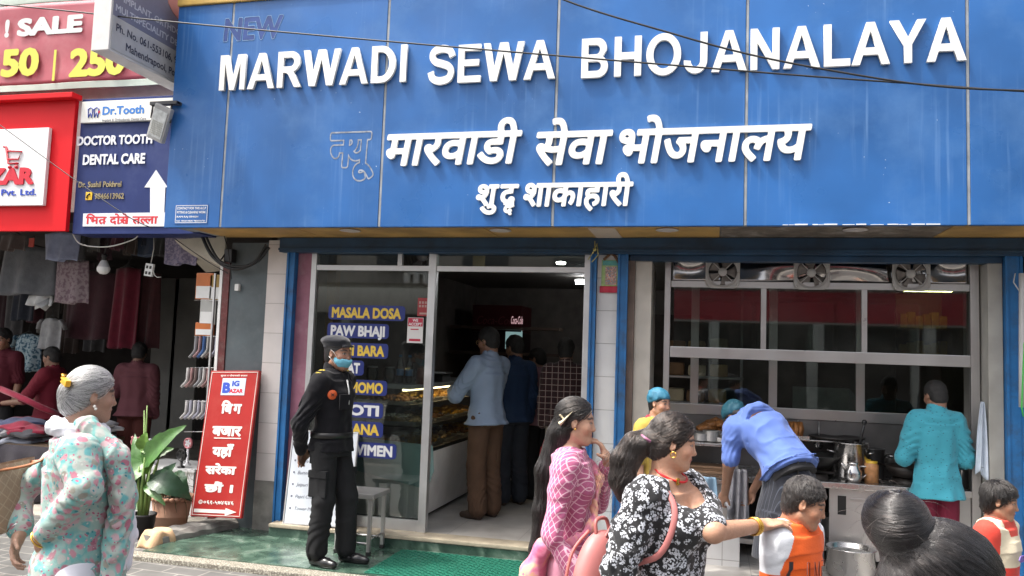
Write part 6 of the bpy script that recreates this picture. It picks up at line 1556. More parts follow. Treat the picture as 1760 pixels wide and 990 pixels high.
def tray_pile(px0, px1, py, y, z, n, seed, label, long=False):
    r = random.Random(seed); x0, x1 = at(px0, py, y).x, at(px1, py, y).x
    t = empty('snack_tray', ((x0 + x1) / 2, y, z), 0, label, 'tray'); W2 = (x1 - x0) / 2
    o = MB().box(-W2, W2, -.15, .13, 0, .008, .003).box(-W2, W2, -.15, -.143, .009, .03).build('tray', M_STEEL); o.parent = t; _b = MB()
    for i in range(n):
        x, y_ = r.uniform(-W2 + .04, W2 - .04), r.uniform(-.11, .1); zz = .03 + .07 * r.random() * (1 - abs(x) / W2)
        if long:
            a = r.uniform(-.25, .25); _b.tube([(x - .01, y_, .02), (x + .02 * a, y_ + .01, .075), (x + .05 * a, y_ + .02, .125)], [.016, .02, .012], 7)
        else:
            a = r.uniform(0, 3.1); dx, dy = .055 * math.cos(a), .055 * math.sin(a); _b.tube([(x - dx, y_ - dy, zz), (x, y_, zz + .012), (x + dx, y_ + dy, zz)], [.012, .03, .012], 8)
    o = _b.build('snacks', M_FRY); o.parent = t; tag(o, kind='stuff')
tray_pile(1198, 1262, 745, 1.35, zl + .001, 60, 2, 'heap of brown fried snacks behind the bending woman on the left')
tray_pile(1334, 1388, 745, 1.35, zl + .001, 46, 5, 'row of upright fried sticks on the ledge right of the bending woman', True)
# pots and jars on the counter
def pot(px, py, y, r, h, label, name='stock_pot', rim=True, handles=True, m=M_STEEL):
    c = at(px, py, y); t = empty(name, (c.x, y, ZC + .001), 0, label, 'pot')
    o = MB().lathe([(0, 0), (r * .97, 0), (r, .02), (r, h), (r * 1.06, h + .004), (r * 1.06, h + .01), (r * .97, h + .008), (r * .96, .02), (0, .012)]).build('body', m); o.parent = t
    if handles: 
        for s in (-1, 1): o = MB().tube([(s * r, -.04, h * .75), (s * (r + .04), -.03, h * .77), (s * (r + .04), .03, h * .77), (s * r, .04, h * .75)], .007).build('handle', m); o.parent = t
    return t, c
pot(1462, 800, 1.12, .125, .27, 'tall shiny stock pot on the cooking counter')
c = at(1470, 730, 1.12); tag(MB().tube([(c.x - .01, 1.1, ZC + .06), (c.x + .03, 1.05, c.z - .1), (c.x + .05, 1.02, c.z + .02)], .010).sphere((c.x + .05, 1.02, c.z + .03), .02).build('ladle', M_BLACK), 'black ladle standing in the tall stock pot', 'ladle')
pot(1497, 800, 1.28, .10, .22, 'dark smaller pot standing behind the stock pot', m=mat('pot_dull', (.12, .12, .12), .4, .7))
c = at(1467, 830, .93); t = empty('kettle', (c.x, .95, ZC + .001), 0, 'small shiny steel kettle in front of the stock pot', 'kettle')
o = MB().lathe([(0, 0), (.055, 0), (.066, .03), (.064, .075), (.045, .115), (.04, .13), (.047, .14), (0, .15)]).build('body', M_STEEL); o.parent = t
o = MB().tube([(.05, 0, .115), (.10, 0, .12), (.105, 0, .07), (.065, 0, .03)], .007).build('handle', M_STEEL); o.parent = t
o = MB().tube([(-.05, 0, .09), (-.075, 0, .12), (-.085, 0, .135)], [.018, .012, .010]).build('spout', M_STEEL); o.parent = t
M_JAR = mat('jar_spice', (.42, .20, .08), .35, var=.3, vscale=30); M_LID = mat('lid_yellow', (.58, .36, .03), .4)
for i, (px, y, lb) in enumerate(((1498, .97, 'front jar of brown spice with a yellow lid right of the kettle'), (1487, 1.08, 'rear jar of brown spice with a yellow lid half behind the front one'))):
    c = at(px, 830, y); jar(c.x, y, ZC + .001, .05, .16, M_JAR, lb, M_LID)
c = at(1392, 790, 1.1); t = empty('frying_pan', (c.x, 1.1, ZC + .05), 0, 'wide dark frying wok on the burner beside the bending woman', 'wok')
o = MB().lathe([(0, 0), (.10, .012), (.18, .06), (.23, .12), (.235, .125), (.222, .12), (.17, .065), (.09, .02), (0, .012)]).build('bowl', mat('wok_iron', (.07, .07, .07), .32, .8, var=.3, vscale=8)); o.parent = t
for s in (-1, 1): o = MB().tube([(s * .225, -.05, .115), (s * .25, -.035, .17), (s * .25, .035, .17), (s * .225, .05, .115)], .009).build('handle', M_STEELW); o.parent = t
t = empty('gas_burner', (c.x, 1.1, ZC), 0, 'black gas burner ring under the wok', 'burner')
o = MB().lathe([(.10, 0), (.11, .03), (.13, .03), (.14, 0)]).box(-.2, .2, -.015, .015, .03, .045).box(-.015, .015, -.2, .2, .031, .046).build('ring', mat('iron_black', (.02, .016, .014), .5)); o.parent = t
t = empty('gas_burner', (at(1565, 810, 1.15).x, 1.15, ZC), 0, 'black gas burner with a dark pan in front of the man in teal', 'burner')
o = MB().lathe([(.10, 0), (.11, .03), (.13, .03), (.14, 0)]).build('ring', mat('iron_black', (.02, .016, .014), .5)); o.parent = t
o = MB().lathe([(0, .035), (.14, .04), (.19, .12), (.18, .12), (.13, .05), (0, .045)]).tube([(-.18, 0, .11), (-.30, -.02, .16), (-.34, -.02, .2), (-.31, -.02, .23)], .008).build('pan', mat('iron_black', (.02, .016, .014), .5)); o.parent = t
# low steel bench on the left with white tile front, big pot on the floor
ZL = at(1230, 822, .60).z; xa, xb = at(1090, 830, .55).x, at(1275, 830, .55).x
t = empty('prep_bench', ((xa + xb) / 2, .8, PZ), 0, 'low steel prep bench with a tiled base where the woman in blue bends', 'bench')
on(t, MB().box(xa, xb, .52, 1.15, ZL - .03, ZL, .004).build('top', M_STEEL)); zt_ = at(1230, 905, .55).z
on(t, MB().box(xa + .01, xb - .01, .54, .56, zt_, ZL - .031, .003).build('steel_front', M_STEELW)); on(t, MB().box(xa + .01, xb - .01, .55, 1.1, PZ, zt_ - .002, .003).build('tile_base', M_TILE2))
on(t, MB().box(xa + .25, xb - .02, .75, 1.1, ZL + .22, ZL + .24, .003).build('upper_shelf', M_STEEL)); on(t, MB().box(xb - .05, xb - .02, .76, .79, ZL + .001, ZL + .219, .002).build('shelf_leg', M_STEELW))
t = empty('food_stack', (xa + .5, .95, ZL), 0, 'low stack of flat brown boards under the small steel shelf', 'stack')
o = MB().box(-.12, .22, -.12, .1, .001, .02, .003).box(-.10, .2, -.1, .1, .021, .04, .003).box(-.11, .21, -.11, .1, .041, .055, .003).build('boards', mat('board_brown', (.20, .12, .07), .7, var=.3)); o.parent = t
tag(box('kitchen_step', M_FLOOR, 3.3, 6.0, -.10, YF + .01, PZ + .002, FZ + .0, .006), kind='structure')
c = at(1462, 960, .60); t = empty('cooking_pot', (c.x, .60, FZ + .001), 0, 'large shiny aluminium pot standing on the kitchen step', 'pot'); R = .165
o = MB().lathe([(0, 0), (R * .92, 0), (R, .03), (R, .19), (R * 1.07, .197), (R * 1.07, .205), (R * .97, .2), (R * .96, .03), (0, .015)]).build('body', M_STEEL); o.parent = t
o = MB().lathe([(0, .165), (R * .955, .165)]).build('contents', mat('water_grey', (.25, .25, .24), .15)); o.parent = t
t = empty('cooking_pot', (c.x - .0, YK + .35, FZ + .15), 0, 'plain steel pot on the low shelf under the counter', 'pot'); o = MB().lathe([(0, 0), (.12, 0), (.13, .16), (.14, .165), (.125, .16), (0, .02)]).build('body', M_STEELW); o.parent = t
# smaller kitchenware
for i, (px, y, r, h, nm_, lb) in enumerate(((1420, 1.45, .06, .09, 'steel_bowl', 'steel bowl at the back of the counter left of the stock pot'), (1530, 1.48, .05, .16, 'steel_tin', 'tall steel tin at the back of the counter beside the yellow lids'), (1552, 1.50, .05, .12, 'steel_tin', 'short steel tin at the back of the counter, second from the yellow lids'), (1640, 1.45, .08, .07, 'steel_bowl', 'shallow steel bowl at the right end of the counter'), (1652, 1.05, .05, .13, 'steel_mug', 'steel mug by the right post of the hood'))):
    c = at(px, 790, y); t = empty(nm_, (c.x, y, ZC + .001), 0, lb, nm_.replace('_', ' '))
    o = MB().lathe([(0, 0), (r * (.6 if 'bowl' in nm_ else 1), 0), (r, h), (r * 1.05, h + .004), (r * .94, h), (r * .55, .01), (0, .01)]).build('body', M_STEELW); o.parent = t
    if 'tin' in nm_: o = MB().lathe([(r * 1.02, h - .02), (r * 1.04, h + .012), (0, h + .016)]).build('lid', M_STEEL); o.parent = t
for i, px in enumerate((1352, 1372, 1408)):
    c = at(px, 735, 1.56); t = empty('hanging_spatula', (c.x, 1.575, zb0 - .005), 0, ('long', 'broad', 'round')[i] + ' steel kitchen tool hanging on the partition behind the ' + ('fried sticks', 'ledge', 'wok')[i], 'utensil')
    o = MB().tube([(0, 0, 0), (0, -.01, -.17)], .005, 6).build('handle', M_STEELW); o.parent = t; o = MB().sphere((0, -.012, -.2), .035, ((.5, .2, 1.2), (1, .15, 1.1), (1, .35, 1))[i], 12).build('blade', M_STEEL); o.parent = t
for k, (px, z) in enumerate(((1205, 1), (1222, 2), (1240, 0))):
    c = at(px, 800, .9); t = empty('plate_stack', (c.x, .93, ZL + .241), 0, ('stack of steel plates at the left of the bench shelf', 'taller stack of steel plates in the middle of the bench shelf', 'low stack of steel plates at the right of the bench shelf')[k], 'plates')
    _b = MB()
    for q_ in range(4 + 3 * z): _b.lathe([(0, 0), (.05, 0), (.07, .012), (.068, .014), (.048, .004), (0, .004)], (0, 0, q_ * .008))
    o = _b.build('plates', M_STEELW); o.parent = t
# hanging cloths
def drape(name, px0, px1, py0, py1, y, m, label, taper0=.5, fold=.03, nf=3):
    a, c = at(px0, py0, y), at(px1, py1, y); w, h = c.x - a.x, a.z - c.z; t = MB()
    t.grid(lambda u, v: ((a.x + c.x) / 2 + (u - .5) * w * (taper0 + (1 - taper0) * v ** .7), y + fold * math.sin(u * nf * 6.28 + v * 2) * (.3 + .7 * v), a.z - h * v + (.03 * math.sin(u * 7) if v > .9 else 0)), 26, 18, thick=.005)
    o = t.build(name, m); tag(o, label, 'cloth'); return o
drape('hanging_towel', 1676, 1704, 690, 818, .70, mat('towel_white', (.50, .56, .64), .9, var=.15, vscale=8, bump=.3, bscale=80), 'white and blue towel hanging by the right jamb of the kitchen', .15, .025, 2)
drape('hanging_cloth', 1250, 1288, 805, 905, .48, mat('rag_grey', (.28, .28, .31), .9, var=.25, vscale=9, bump=.4, bscale=50), 'crumpled grey cloth hanging from the bench edge by the striped apron', .8, .03, 3)
# pipe at the far right
c0, c1 = at(1757, 540, .50), at(1757, 640, .50)
tag(MB().tube([at(1757, 470, .5), at(1757, 500, .5), c1 + Vector((0, 0, .0)), at(1757, 700, .5)], .022, 12).tube([at(1745, 470, .5), at(1742, 485, .49), at(1752, 500, .48)], .004).build('drain_pipe', mat('pipe_grey', (.42, .42, .42), .4)), 'short grey pipe running down the far right pillar', 'pipe')
tag(MB().tube([at(1756, 560, .49), at(1760, 600, .48), at(1756, 700, .47), at(1759, 716, .47)], .005).build('green_wire', mat('wire_green', (.05, .40, .06), .5)), 'thin green wire beside the pipe at the far right', 'wire')
# shelves with bread seen behind the left jamb, shelf of golden packets at the back right, glass case behind
t = empty('bread_rack', (3.75, 2.4, FZ), 0, 'tall dark rack with loaves behind the left kitchen jamb', 'rack')
_b = MB()
for z in (1.05, 1.3, 1.55, 1.8): _b.box(3.45, 4.2, 2.3, 2.7, z, z + .02, .002)
for x in (3.46, 4.18): _b.box(x - .012, x + .012, 2.3, 2.33, FZ, 2.4)
on(t, _b.build('shelves', M_STEELW))
_r = random.Random(8); ML = [mat('loaf_tan', (.42, .28, .13), .7, var=.2), mat('loaf_pale', (.50, .42, .28), .7, var=.2), mat('loaf_brown', (.22, .12, .06), .7, var=.3)]; k = 0
for z in (1.07, 1.32, 1.57, 1.82):
    for x in (3.56, 3.76, 3.96):
        o = MB().box(-.085, .085, -.14, .14, 0, _r.uniform(.09, .14), .03).build('bread_loaf', ML[_r.randrange(3)]); o.location = (x + _r.uniform(-.01, .01), 2.48, z); tag(o, 'loaf of bread lying on the tall dark rack behind the left jamb', 'bread', 'loaves on the rack')
t = empty('sweet_shelf', (5.3, 3.6, FZ), 0, 'wall shelf of golden sweet boxes glowing at the back right', 'shelf'); M_GOLDP = mat('packet_gold', (.50, .36, .05), .35, .3, var=.3, vscale=20)
a, c = at(1545, 615, 3.6), at(1625, 520, 3.6)
on(t, MB().box(a.x, c.x, 3.75, 3.78, 1.2, c.z + .1).box(a.x, c.x, 3.45, 3.74, a.z, a.z + .015).box(a.x, c.x, 3.45, 3.74, (a.z + c.z) / 2, (a.z + c.z) / 2 + .015).build('frame', mat('shelf_brown', (.09, .06, .045), .6)))
on(t, box('glow_strip', mat('shelf_glow', (.8, .7, .4), .5, emit=(1, .8, .35), estr=16.0), a.x, c.x, 3.34, 3.36, c.z + .09, c.z + .10))  # added glowing strip, hung before the shelf to brighten the boxes
for k, z in enumerate((a.z + .016, (a.z + c.z) / 2 + .016)):
    for j in range(6):
        x = a.x + .03 + j * (c.x - a.x) / 6; o = box('sweet_box', M_GOLDP, -.035, .035, -.05, .05, 0, .13 + .02 * ((j + k) % 3), .004); o.location = (x, 3.55, z); tag(o, 'golden sweet box on the %s row of the glowing wall shelf' % ('lower', 'upper')[k], 'box', ('lower', 'upper')[k] + ' row of golden boxes')
t = empty('glass_case', (4.9, 2.2, FZ), 0, 'low glass topped steel case behind the partition', 'case'); a, c = at(1362, 708, 2.1), at(1460, 668, 2.1)
on(t, box('body', M_STEELW, a.x, c.x, 2.1, 2.6, FZ, a.z, .004)); on(t, MB().box(a.x, c.x, 2.1, 2.11, a.z + .001, c.z, .002).build('front_glass', mat('case_frost', (.42, .44, .42), .3, var=.2, vscale=10))); on(t, MB().prism([(c.x + .001, 2.1, a.z), (c.x + .001, 2.1, c.z), (c.x + .2, 2.1, a.z)], (0, .5, 0)).build('sloped_end', mat('case_glass2', (.30, .31, .30), .2)))
t = empty('neighbour_shop', (9, .72, GZ), 0, 'closed neighbouring shop with a grey roller shutter right of the kitchen', 'building')
on(t, MB().box(6.91, 7.5, .72, 6, .05, 2.895).box(10.5, 13, .72, 6, .05, 2.895).box(7.5, 10.5, .72, 6, 2.5, 2.895).build('wall', mat('neighbour_plaster', (.36, .33, .29), .8, var=.15, bump=.3)))
_b = MB()
for i in range(30): _b.box(7.501, 10.499, .80 + .01 * (i % 2), .86, .09 + i * .08, .165 + i * .08, .004)
on(t, _b.build('shutter', M_STEELW))
# row of buildings across the street (seen only in the panes and felt in the light)
ob = empty('street_building', (4, -18, 0), 0, 'plain grey shop building across the street, seen only as a reflection', 'building')
on(ob, box('wall', mat('street_plaster', (.34, .32, .29), .8, var=.2, vscale=.8), -14, 24, -19, -18, 3.9, 6.2)); on(ob, box('upper_floor', mat('street_tile', (.42, .44, .42), .7, var=.2, vscale=1.3), -14, 24, -20, -19.01, 3.9, 6.2))
on(ob, box('ground_floor', mat('street_dark', (.06, .055, .05), .8, var=.5, vscale=1.5), -14, 24, -19.2, -18.3, .0, 2.9)); on(ob, box('signboard', mat('street_sign', (.36, .03, .045), .5, var=.15, vscale=.6), -4, 13, -18.15, -17.95, 2.95, 3.85))
_b = MB()
for x in range(-13, 24, 3): _b.box(x, x + 1.5, -17.99, -17.9, 4.3, 5.6, .02)
_l = MB()
for x in range(-13, 24, 3): _l.box(x + 1.8, x + 2.1, -18.25, -17.96, .0, 2.9, .02)
on(ob, _l.build('column', mat('street_tile', (.42, .44, .42), .7)))
_l = MB()
for i in range(60): _l.box(-6 + i * .33, -5.8 + i * .33, -17.93, -17.88, 3.9, 4.2, .01)
_l.box(-6, 13.8, -17.94, -17.87, 4.2, 4.26)
on(ob, _l.build('railing', M_WHITE))
on(ob, _b.build('window', mat('street_glass', (.05, .06, .07), .15)))
# ------------------------------------------------------------------ cloth patterns
def pat_mat(name, base, fn, rough=.85, sheen=.15, bump=.15):
    if name in MATS: return MATS[name]
    m = mat(name, base, rough, sheen=sheen, bump=bump, bscale=140); nt, b, L = nodes(m); tc = N(nt, 'ShaderNodeTexCoord')
    L(fn(nt, tc.outputs['Object'], L), b.inputs['Base Color']); return m
def vor(nt, v, sc, L, feature='F1', rnd=1.0):
    n = N(nt, 'ShaderNodeTexVoronoi', feature=feature); n.inputs['Scale'].default_value = sc; n.inputs['Randomness'].default_value = rnd; L(v, n.inputs['Vector']); return n
def noi(nt, v, sc, L, det=4, dist=0.0):
    n = N(nt, 'ShaderNodeTexNoise'); n.inputs['Scale'].default_value = sc; n.inputs['Detail'].default_value = det; n.inputs['Distortion'].default_value = dist; L(v, n.inputs['Vector']); return n.outputs[0]
def floral_mint(nt, v, L):
    wob = N(nt, 'ShaderNodeVectorMath', operation='ADD'); nn = N(nt, 'ShaderNodeTexNoise'); nn.inputs['Scale'].default_value = 14; L(v, nn.inputs['Vector']); sc = N(nt, 'ShaderNodeVectorMath', operation='SCALE'); sc.inputs[3].default_value = .05; L(nn.outputs[1], sc.inputs[0]); L(v, wob.inputs[0]); L(sc.outputs[0], wob.inputs[1])
    w = wob.outputs[0]
    c = ramp(nt, noi(nt, w, 9, L, 3), [(.40, (.31, .43, .39)), (.50, (.14, .37, .35)), (.58, (.36, .42, .38))])
    v1 = vor(nt, w, 36, L); sp = N(nt, 'ShaderNodeSeparateColor'); L(v1.outputs['Color'], sp.inputs[0])
    cc = ramp(nt, sp.outputs[0], [(0, (.44, .22, .26)), (.26, (.48, .33, .35)), (.42, (.12, .36, .37)), (.58, (.40, .42, .39)), (.74, (.26, .25, .21)), (.88, (.38, .14, .19))], 'CONSTANT')
    c = mixc(nt, ramp(nt, v1.outputs['Distance'], [(.40, (1, 1, 1)), (.58, (0, 0, 0))]), c, cc)
    v2 = vor(nt, w, 78, L); sp2 = N(nt, 'ShaderNodeSeparateColor'); L(v2.outputs['Color'], sp2.inputs[0])
    c2 = ramp(nt, sp2.outputs[1], [(0, (.40, .10, .18)), (.4, (.58, .38, .40)), (.6, (.03, .22, .26)), (.8, (.48, .52, .47))], 'CONSTANT')
    k = math_(nt, 'MULTIPLY', ramp(nt, v2.outputs['Distance'], [(.25, (1, 1, 1)), (.36, (0, 0, 0))]), ramp(nt, sp2.outputs[0], [(.45, (0, 0, 0)), (.5, (1, 1, 1))]))
    return mixc(nt, k, c, c2)
def floral_bw(nt, v, L):
    v1 = vor(nt, v, 40, L); v2 = vor(nt, v, 140, L)
    a = math_(nt, 'MULTIPLY', ramp(nt, v1.outputs['Distance'], [(.50, (1, 1, 1)), (.57, (0, 0, 0))]), ramp(nt, v2.outputs['Distance'], [(.50, (1, 1, 1)), (.60, (0, 0, 0))]))
    v3 = vor(nt, v, 70, L); bmask = math_(nt, 'MULTIPLY', ramp(nt, v3.outputs['Distance'], [(.20, (.7, .7, .7)), (.27, (0, 0, 0))]), ramp(nt, noi(nt, v, 25, L, 2), [(.5, (0, 0, 0)), (.55, (1, 1, 1))]))
    f = math_(nt, 'MAXIMUM', a, bmask)
    return mixc(nt, f, (.010, .010, .012), mixc(nt, noi(nt, v, 60, L, 2), (.38, .40, .46), (.72, .74, .78)))
def lattice(c1, c2, c3, p, q, wd=.10):
    def fn(nt, v, L):
        sp = N(nt, 'ShaderNodeSeparateXYZ'); L(v, sp.inputs[0]); h = math_(nt, 'ADD', sp.outputs[0], math_(nt, 'MULTIPLY', sp.outputs[1], .9))
        a = math_(nt, 'FRACT', math_(nt, 'ADD', math_(nt, 'MULTIPLY', h, p), math_(nt, 'MULTIPLY', sp.outputs[2], q))); b_ = math_(nt, 'FRACT', math_(nt, 'SUBTRACT', math_(nt, 'MULTIPLY', h, p), math_(nt, 'MULTIPLY', sp.outputs[2], q)))
        m1 = math_(nt, 'MAXIMUM', math_(nt, 'LESS_THAN', a, wd), math_(nt, 'LESS_THAN', b_, wd))
        d = math_(nt, 'MULTIPLY', math_(nt, 'COMPARE', a, .55), 1.0)
        base = mixc(nt, noi(nt, v, 20, L, 3), c1, c3); return mixc(nt, m1, base, c2)
    return fn
def plaid(base, l1, l2, sx, sz):
    def fn(nt, v, L):
        sp = N(nt, 'ShaderNodeSeparateXYZ'); L(v, sp.inputs[0]); h = math_(nt, 'FRACT', math_(nt, 'MULTIPLY', sp.outputs[0], sx)); z = math_(nt, 'FRACT', math_(nt, 'MULTIPLY', sp.outputs[2], sz))
        c = mixc(nt, math_(nt, 'MAXIMUM', math_(nt, 'MULTIPLY', math_(nt, 'LESS_THAN', h, .45), .6), math_(nt, 'MULTIPLY', math_(nt, 'LESS_THAN', z, .45), .6)), base, l1)
        return mixc(nt, math_(nt, 'MAXIMUM', math_(nt, 'LESS_THAN', math_(nt, 'ABSOLUTE', math_(nt, 'SUBTRACT', h, .72)), .05), math_(nt, 'LESS_THAN', math_(nt, 'ABSOLUTE', math_(nt, 'SUBTRACT', z, .72)), .05)), c, l2)
    return fn
def pinstripe(c1, c2, f, w):
    def fn(nt, v, L):
        sp = N(nt, 'ShaderNodeSeparateXYZ'); L(v, sp.inputs[0]); h = math_(nt, 'FRACT', math_(nt, 'MULTIPLY', math_(nt, 'ADD', sp.outputs[0], math_(nt, 'MULTIPLY', sp.outputs[1], .8)), f)); return mixc(nt, math_(nt, 'LESS_THAN', h, w), c1, c2)
    return fn
def motif(c1, c2, sc):
    def fn(nt, v, L):
        mp = N(nt, 'ShaderNodeMapping'); mp.inputs['Rotation'].default_value = (0, .7, .3); mp.inputs['Scale'].default_value = (1, .8, 2.2); L(v, mp.inputs[0]); n = vor(nt, mp.outputs[0], sc, L, rnd=.7)
        return mixc(nt, ramp(nt, n.outputs['Distance'], [(.12, (1, 1, 1)), (.2, (0, 0, 0))]), mixc(nt, noi(nt, v, 7, L, 3), c1, tuple(x * 1.15 for x in c1)), c2)
    return fn
def tone_mat(name, rough=.85):
    if name in MATS: return MATS[name]
    m = mat(name, (.5, .5, .5), rough, sheen=.1, bump=.12, bscale=160); nt, b, L = nodes(m); a = N(nt, 'ShaderNodeAttribute', attribute_name='tone'); L(a.outputs['Color'], b.inputs['Base Color']); return m
def dep(px, py, d): return Vector(CAM + ray(px, py) * d)
def spot(px, py, d, ground): p = dep(px, py, d); return (p.x, p.y, ground), p.z - ground
def loc(P, w):                                            # place -> the person's own axes
    M = Matrix.Translation(P.root.location) @ Matrix.Rotation(P.root.rotation_euler[2], 4, 'Z'); return np.array(M.inverted() @ Vector(w))
HK = hair_mat('hair_black', (.006, .005, .005), .32); SK_ = strand_mat('strand_black', (.006, .005, .0045), .30, (.2, 2.6))
HG = hair_mat('hair_grey', (.10, .10, .10), .4); SG = strand_mat('strand_grey', (.22, .22, .22), .35, (.08, 2.4))
HM_ = hair_mat('hair_matte', (.008, .007, .0065), .7)
HBR = hair_mat('hair_brown', (.009, .006, .005), .34); SBR = strand_mat('strand_brown', (.009, .0062, .005), .30, (.2, 2.8))
def part(P, name, o_m, mb, parent=None): o = mb.build(name, o_m); o.parent = parent or P.root; return o
def hp(P, x, y, z): c, R, s = P.hf; return c + R @ (np.array([x, y, z]) * s)

# ------------------------------------------------------------------ elderly woman, front left
R_ = math.radians
(l, H) = spot(152, 630, 3.0, GZ)
e = Person('elderly grey haired woman with a yellow clip and mint floral tunic, hands behind her back', l, R_(-50), H, dict(), skin=(.34, .20, .14), vs=.0042, yaw=R_(10), pitch=R_(-4), female=True, fat=.92, wide=.97, headk=.92)
e.J.update(elbr=loc(e, dep(146, 838, 2.78)), wrir=loc(e, dep(72, 925, 2.86)), elbl=loc(e, dep(28, 850, 3.08)), wril=loc(e, dep(34, 915, 2.96)))
e.hands = [('r', dict(d=(-.45, -.1, -.9), pal=(-.3, 1, -.1), side=-1, curl=(.3, .35, .4, .45), s=.92)), ('l', dict(d=(.35, -.15, -.9), pal=(.3, 1, 0), side=1, curl=(.5, .5, .5, .5), s=.92))]
e.body()
M_MINT = pat_mat('floral_mint', (.5, .65, .6), floral_mint)
def _k(F):
    J, H = e.J, e.H
    F.loft(torso_st(J, H, .9, .018, np.array([0, -.01, .33 * H]), flare=1.28, depth=1.12), .02, folds=(.006, 34, .4))
    for i, n in enumerate('rl'): e.arm(F, n, .012, 1.84, .03, (.0045, 9, 2.1 * i + 1))
    for i, n in enumerate('rl'): b_, c_ = J['elb' + n], J['wri' + n]; F.cap(b_ + (c_ - b_) * .5, b_ + (c_ - b_) * .86, .040, .045, .02)
    F.cap(J['nek'] + np.array([0, .0, -.01]), J['nek'] + np.array([0, 0, .12]), .052, .055, .004, 'c')
e.garment('tunic', M_MINT, _k, wr=((.005, (9, 9, 4), True), (.0025, (22, 22, 12), False)))
M_SCW = mat('scarf_white', (.62, .63, .68), .85, var=.06, sheen=.2)
def _sc(F):
    J = e.J; nk = J['nek']; pts = []
    for k in range(13):
        a = math.radians(-20 + k * 30); pts.append(nk + np.array([.088 * math.sin(a), .075 * math.cos(a) + .0, .004 + .012 * -math.cos(a) + .008 * math.sin(3 * a)]))
    for p, q in zip(pts[:-1], pts[1:]): F.cap(p, q, .026, .026, .02, folds=(.006, 16, 1))
e.garment('scarf', M_SCW, _sc, wr=((.005, (16, 16, 30), True),))
def _sc2(F):
    J = e.J; nk = J['nek']
    for s_, x in ((0, .10), (1, .135)):
        pts = [nk + np.array([.075 + .02 * s_, .03, .02]), nk + np.array([x, .13, -.08]), nk + np.array([x + .01, .165, -.22]), nk + np.array([x + .005, .15, -.40]), nk + np.array([x, .14, -.58])]
        for p, q in zip(pts[:-1], pts[1:]): F.cap(p, q, .036, .040, .02, folds=(.007, 10, s_ + 1.0))
e.garment('scarf_end', M_MINT, _sc2, wr=((.006, (14, 14, 5), True),))
def _sc3(F):
    nk = e.J['nek']; pts = [nk + np.array([.07, .09, -.06]), nk + np.array([.09, .17, -.20]), nk + np.array([.11, .185, -.36]), nk + np.array([.115, .17, -.46])]
    for p, q in zip(pts[:-1], pts[1:]): F.cap(p, q, .022, .032, .02, folds=(.006, 10, 2.0))
e.garment('scarf_lining', M_SCW, _sc3, wr=((.006, (14, 14, 5), True),))
e.trousers(mat('salwar_white', (.64, .64, .70), .85, var=.05), infl=.034)
e.shoes(mat('sandal_brown', (.08, .04, .02), .6), 'sandal')
def _hx(F, T, R, hs):
    F.ell(T(0, -.10, .0), np.array([.045, .035, .045]) * hs, .03 * hs, R); F.ell(T(0, -.085, -.05), np.array([.04, .035, .045]) * hs, .03 * hs, R)
hc = e.hair_cap(HG, extra=dict(fn=_hx), wr=((.0014, (40, 40, 40), False),))
tg = Vector(hp(e, 0, -.125, .01)); tg2 = Vector(hp(e, 0, -.11, -.04))
strands('hair_strands', hc, 7000, lambda q, n: ((tg - q) if (tg - q).length > .05 else (tg2 - q)), n=7, step=.013, lift=.004, r=.0011, m=SG, jitter=.10, seed=4)
_b = MB(); c, R, hs = e.hf; MH = Matrix.Translation(Vector(c)) @ Matrix(R.tolist()).to_4x4() @ Matrix.Scale(hs, 4)
_b.box(-.012, .066, -.014, .010, -.015, .015, .007, MH @ Matrix.Translation((.006, -.120, .058)) @ Matrix.Rotation(.12, 4, 'Z') @ Matrix.Rotation(.18, 4, 'Y'))
for z in (-.012, .002, .015): _b.tube([MH @ Vector((.008, -.128, .060 + z)), MH @ Vector((-.030, -.130, .066 + z * 1.2)), MH @ Vector((-.055, -.108, .066 + z))], [.006 * hs, .005 * hs, .003 * hs], 8)
part(e, 'hair_clip', mat('clip_yellow', (.70, .36, .015), .3, coat=.4), _b)
for z, d in ((-.045, 0), (-.056, .006)): part(e, 'pearl_earring', mat('pearl', (.75, .72, .66), .2, coat=.6), MB().sphere(hp(e, .084, .004 + d, z), .0055))
def ring(c, ax_, r, w, b, seg=24, flat=1.0):
    ax_ = Vector(ax_).normalized(); u = ax_.orthogonal().normalized(); v = ax_.cross(u); c = Vector(c)
    b.tube([c + (u * math.cos(a) + v * math.sin(a)) * r for a in [k * 2 * math.pi / seg for k in range(seg + 1)]], w, 8); return b
def bangles(P, n, k, m, r=.036, sp=.012, f=.80, name='bangle', w=.0035):
    b_, c_ = P.J['elb' + n], P.J['wri' + n]; d = nrm(c_ - b_)
    for i in range(k): part(P, name, m, ring(b_ + (c_ - b_) * f + d * sp * i, Vector(d) + Vector((.1 * math.sin(i * 2), .1 * math.cos(i * 2), 0)), r, w, MB()))
M_GOLDJ = mat('gold', (.75, .46, .10), .25, 1.0)
bangles(e, 'r', 3, M_GOLDJ, .037, .011, .92); bangles(e, 'l', 1, M_STEEL, .034, .01, .93, 'wrist_watch', .007)
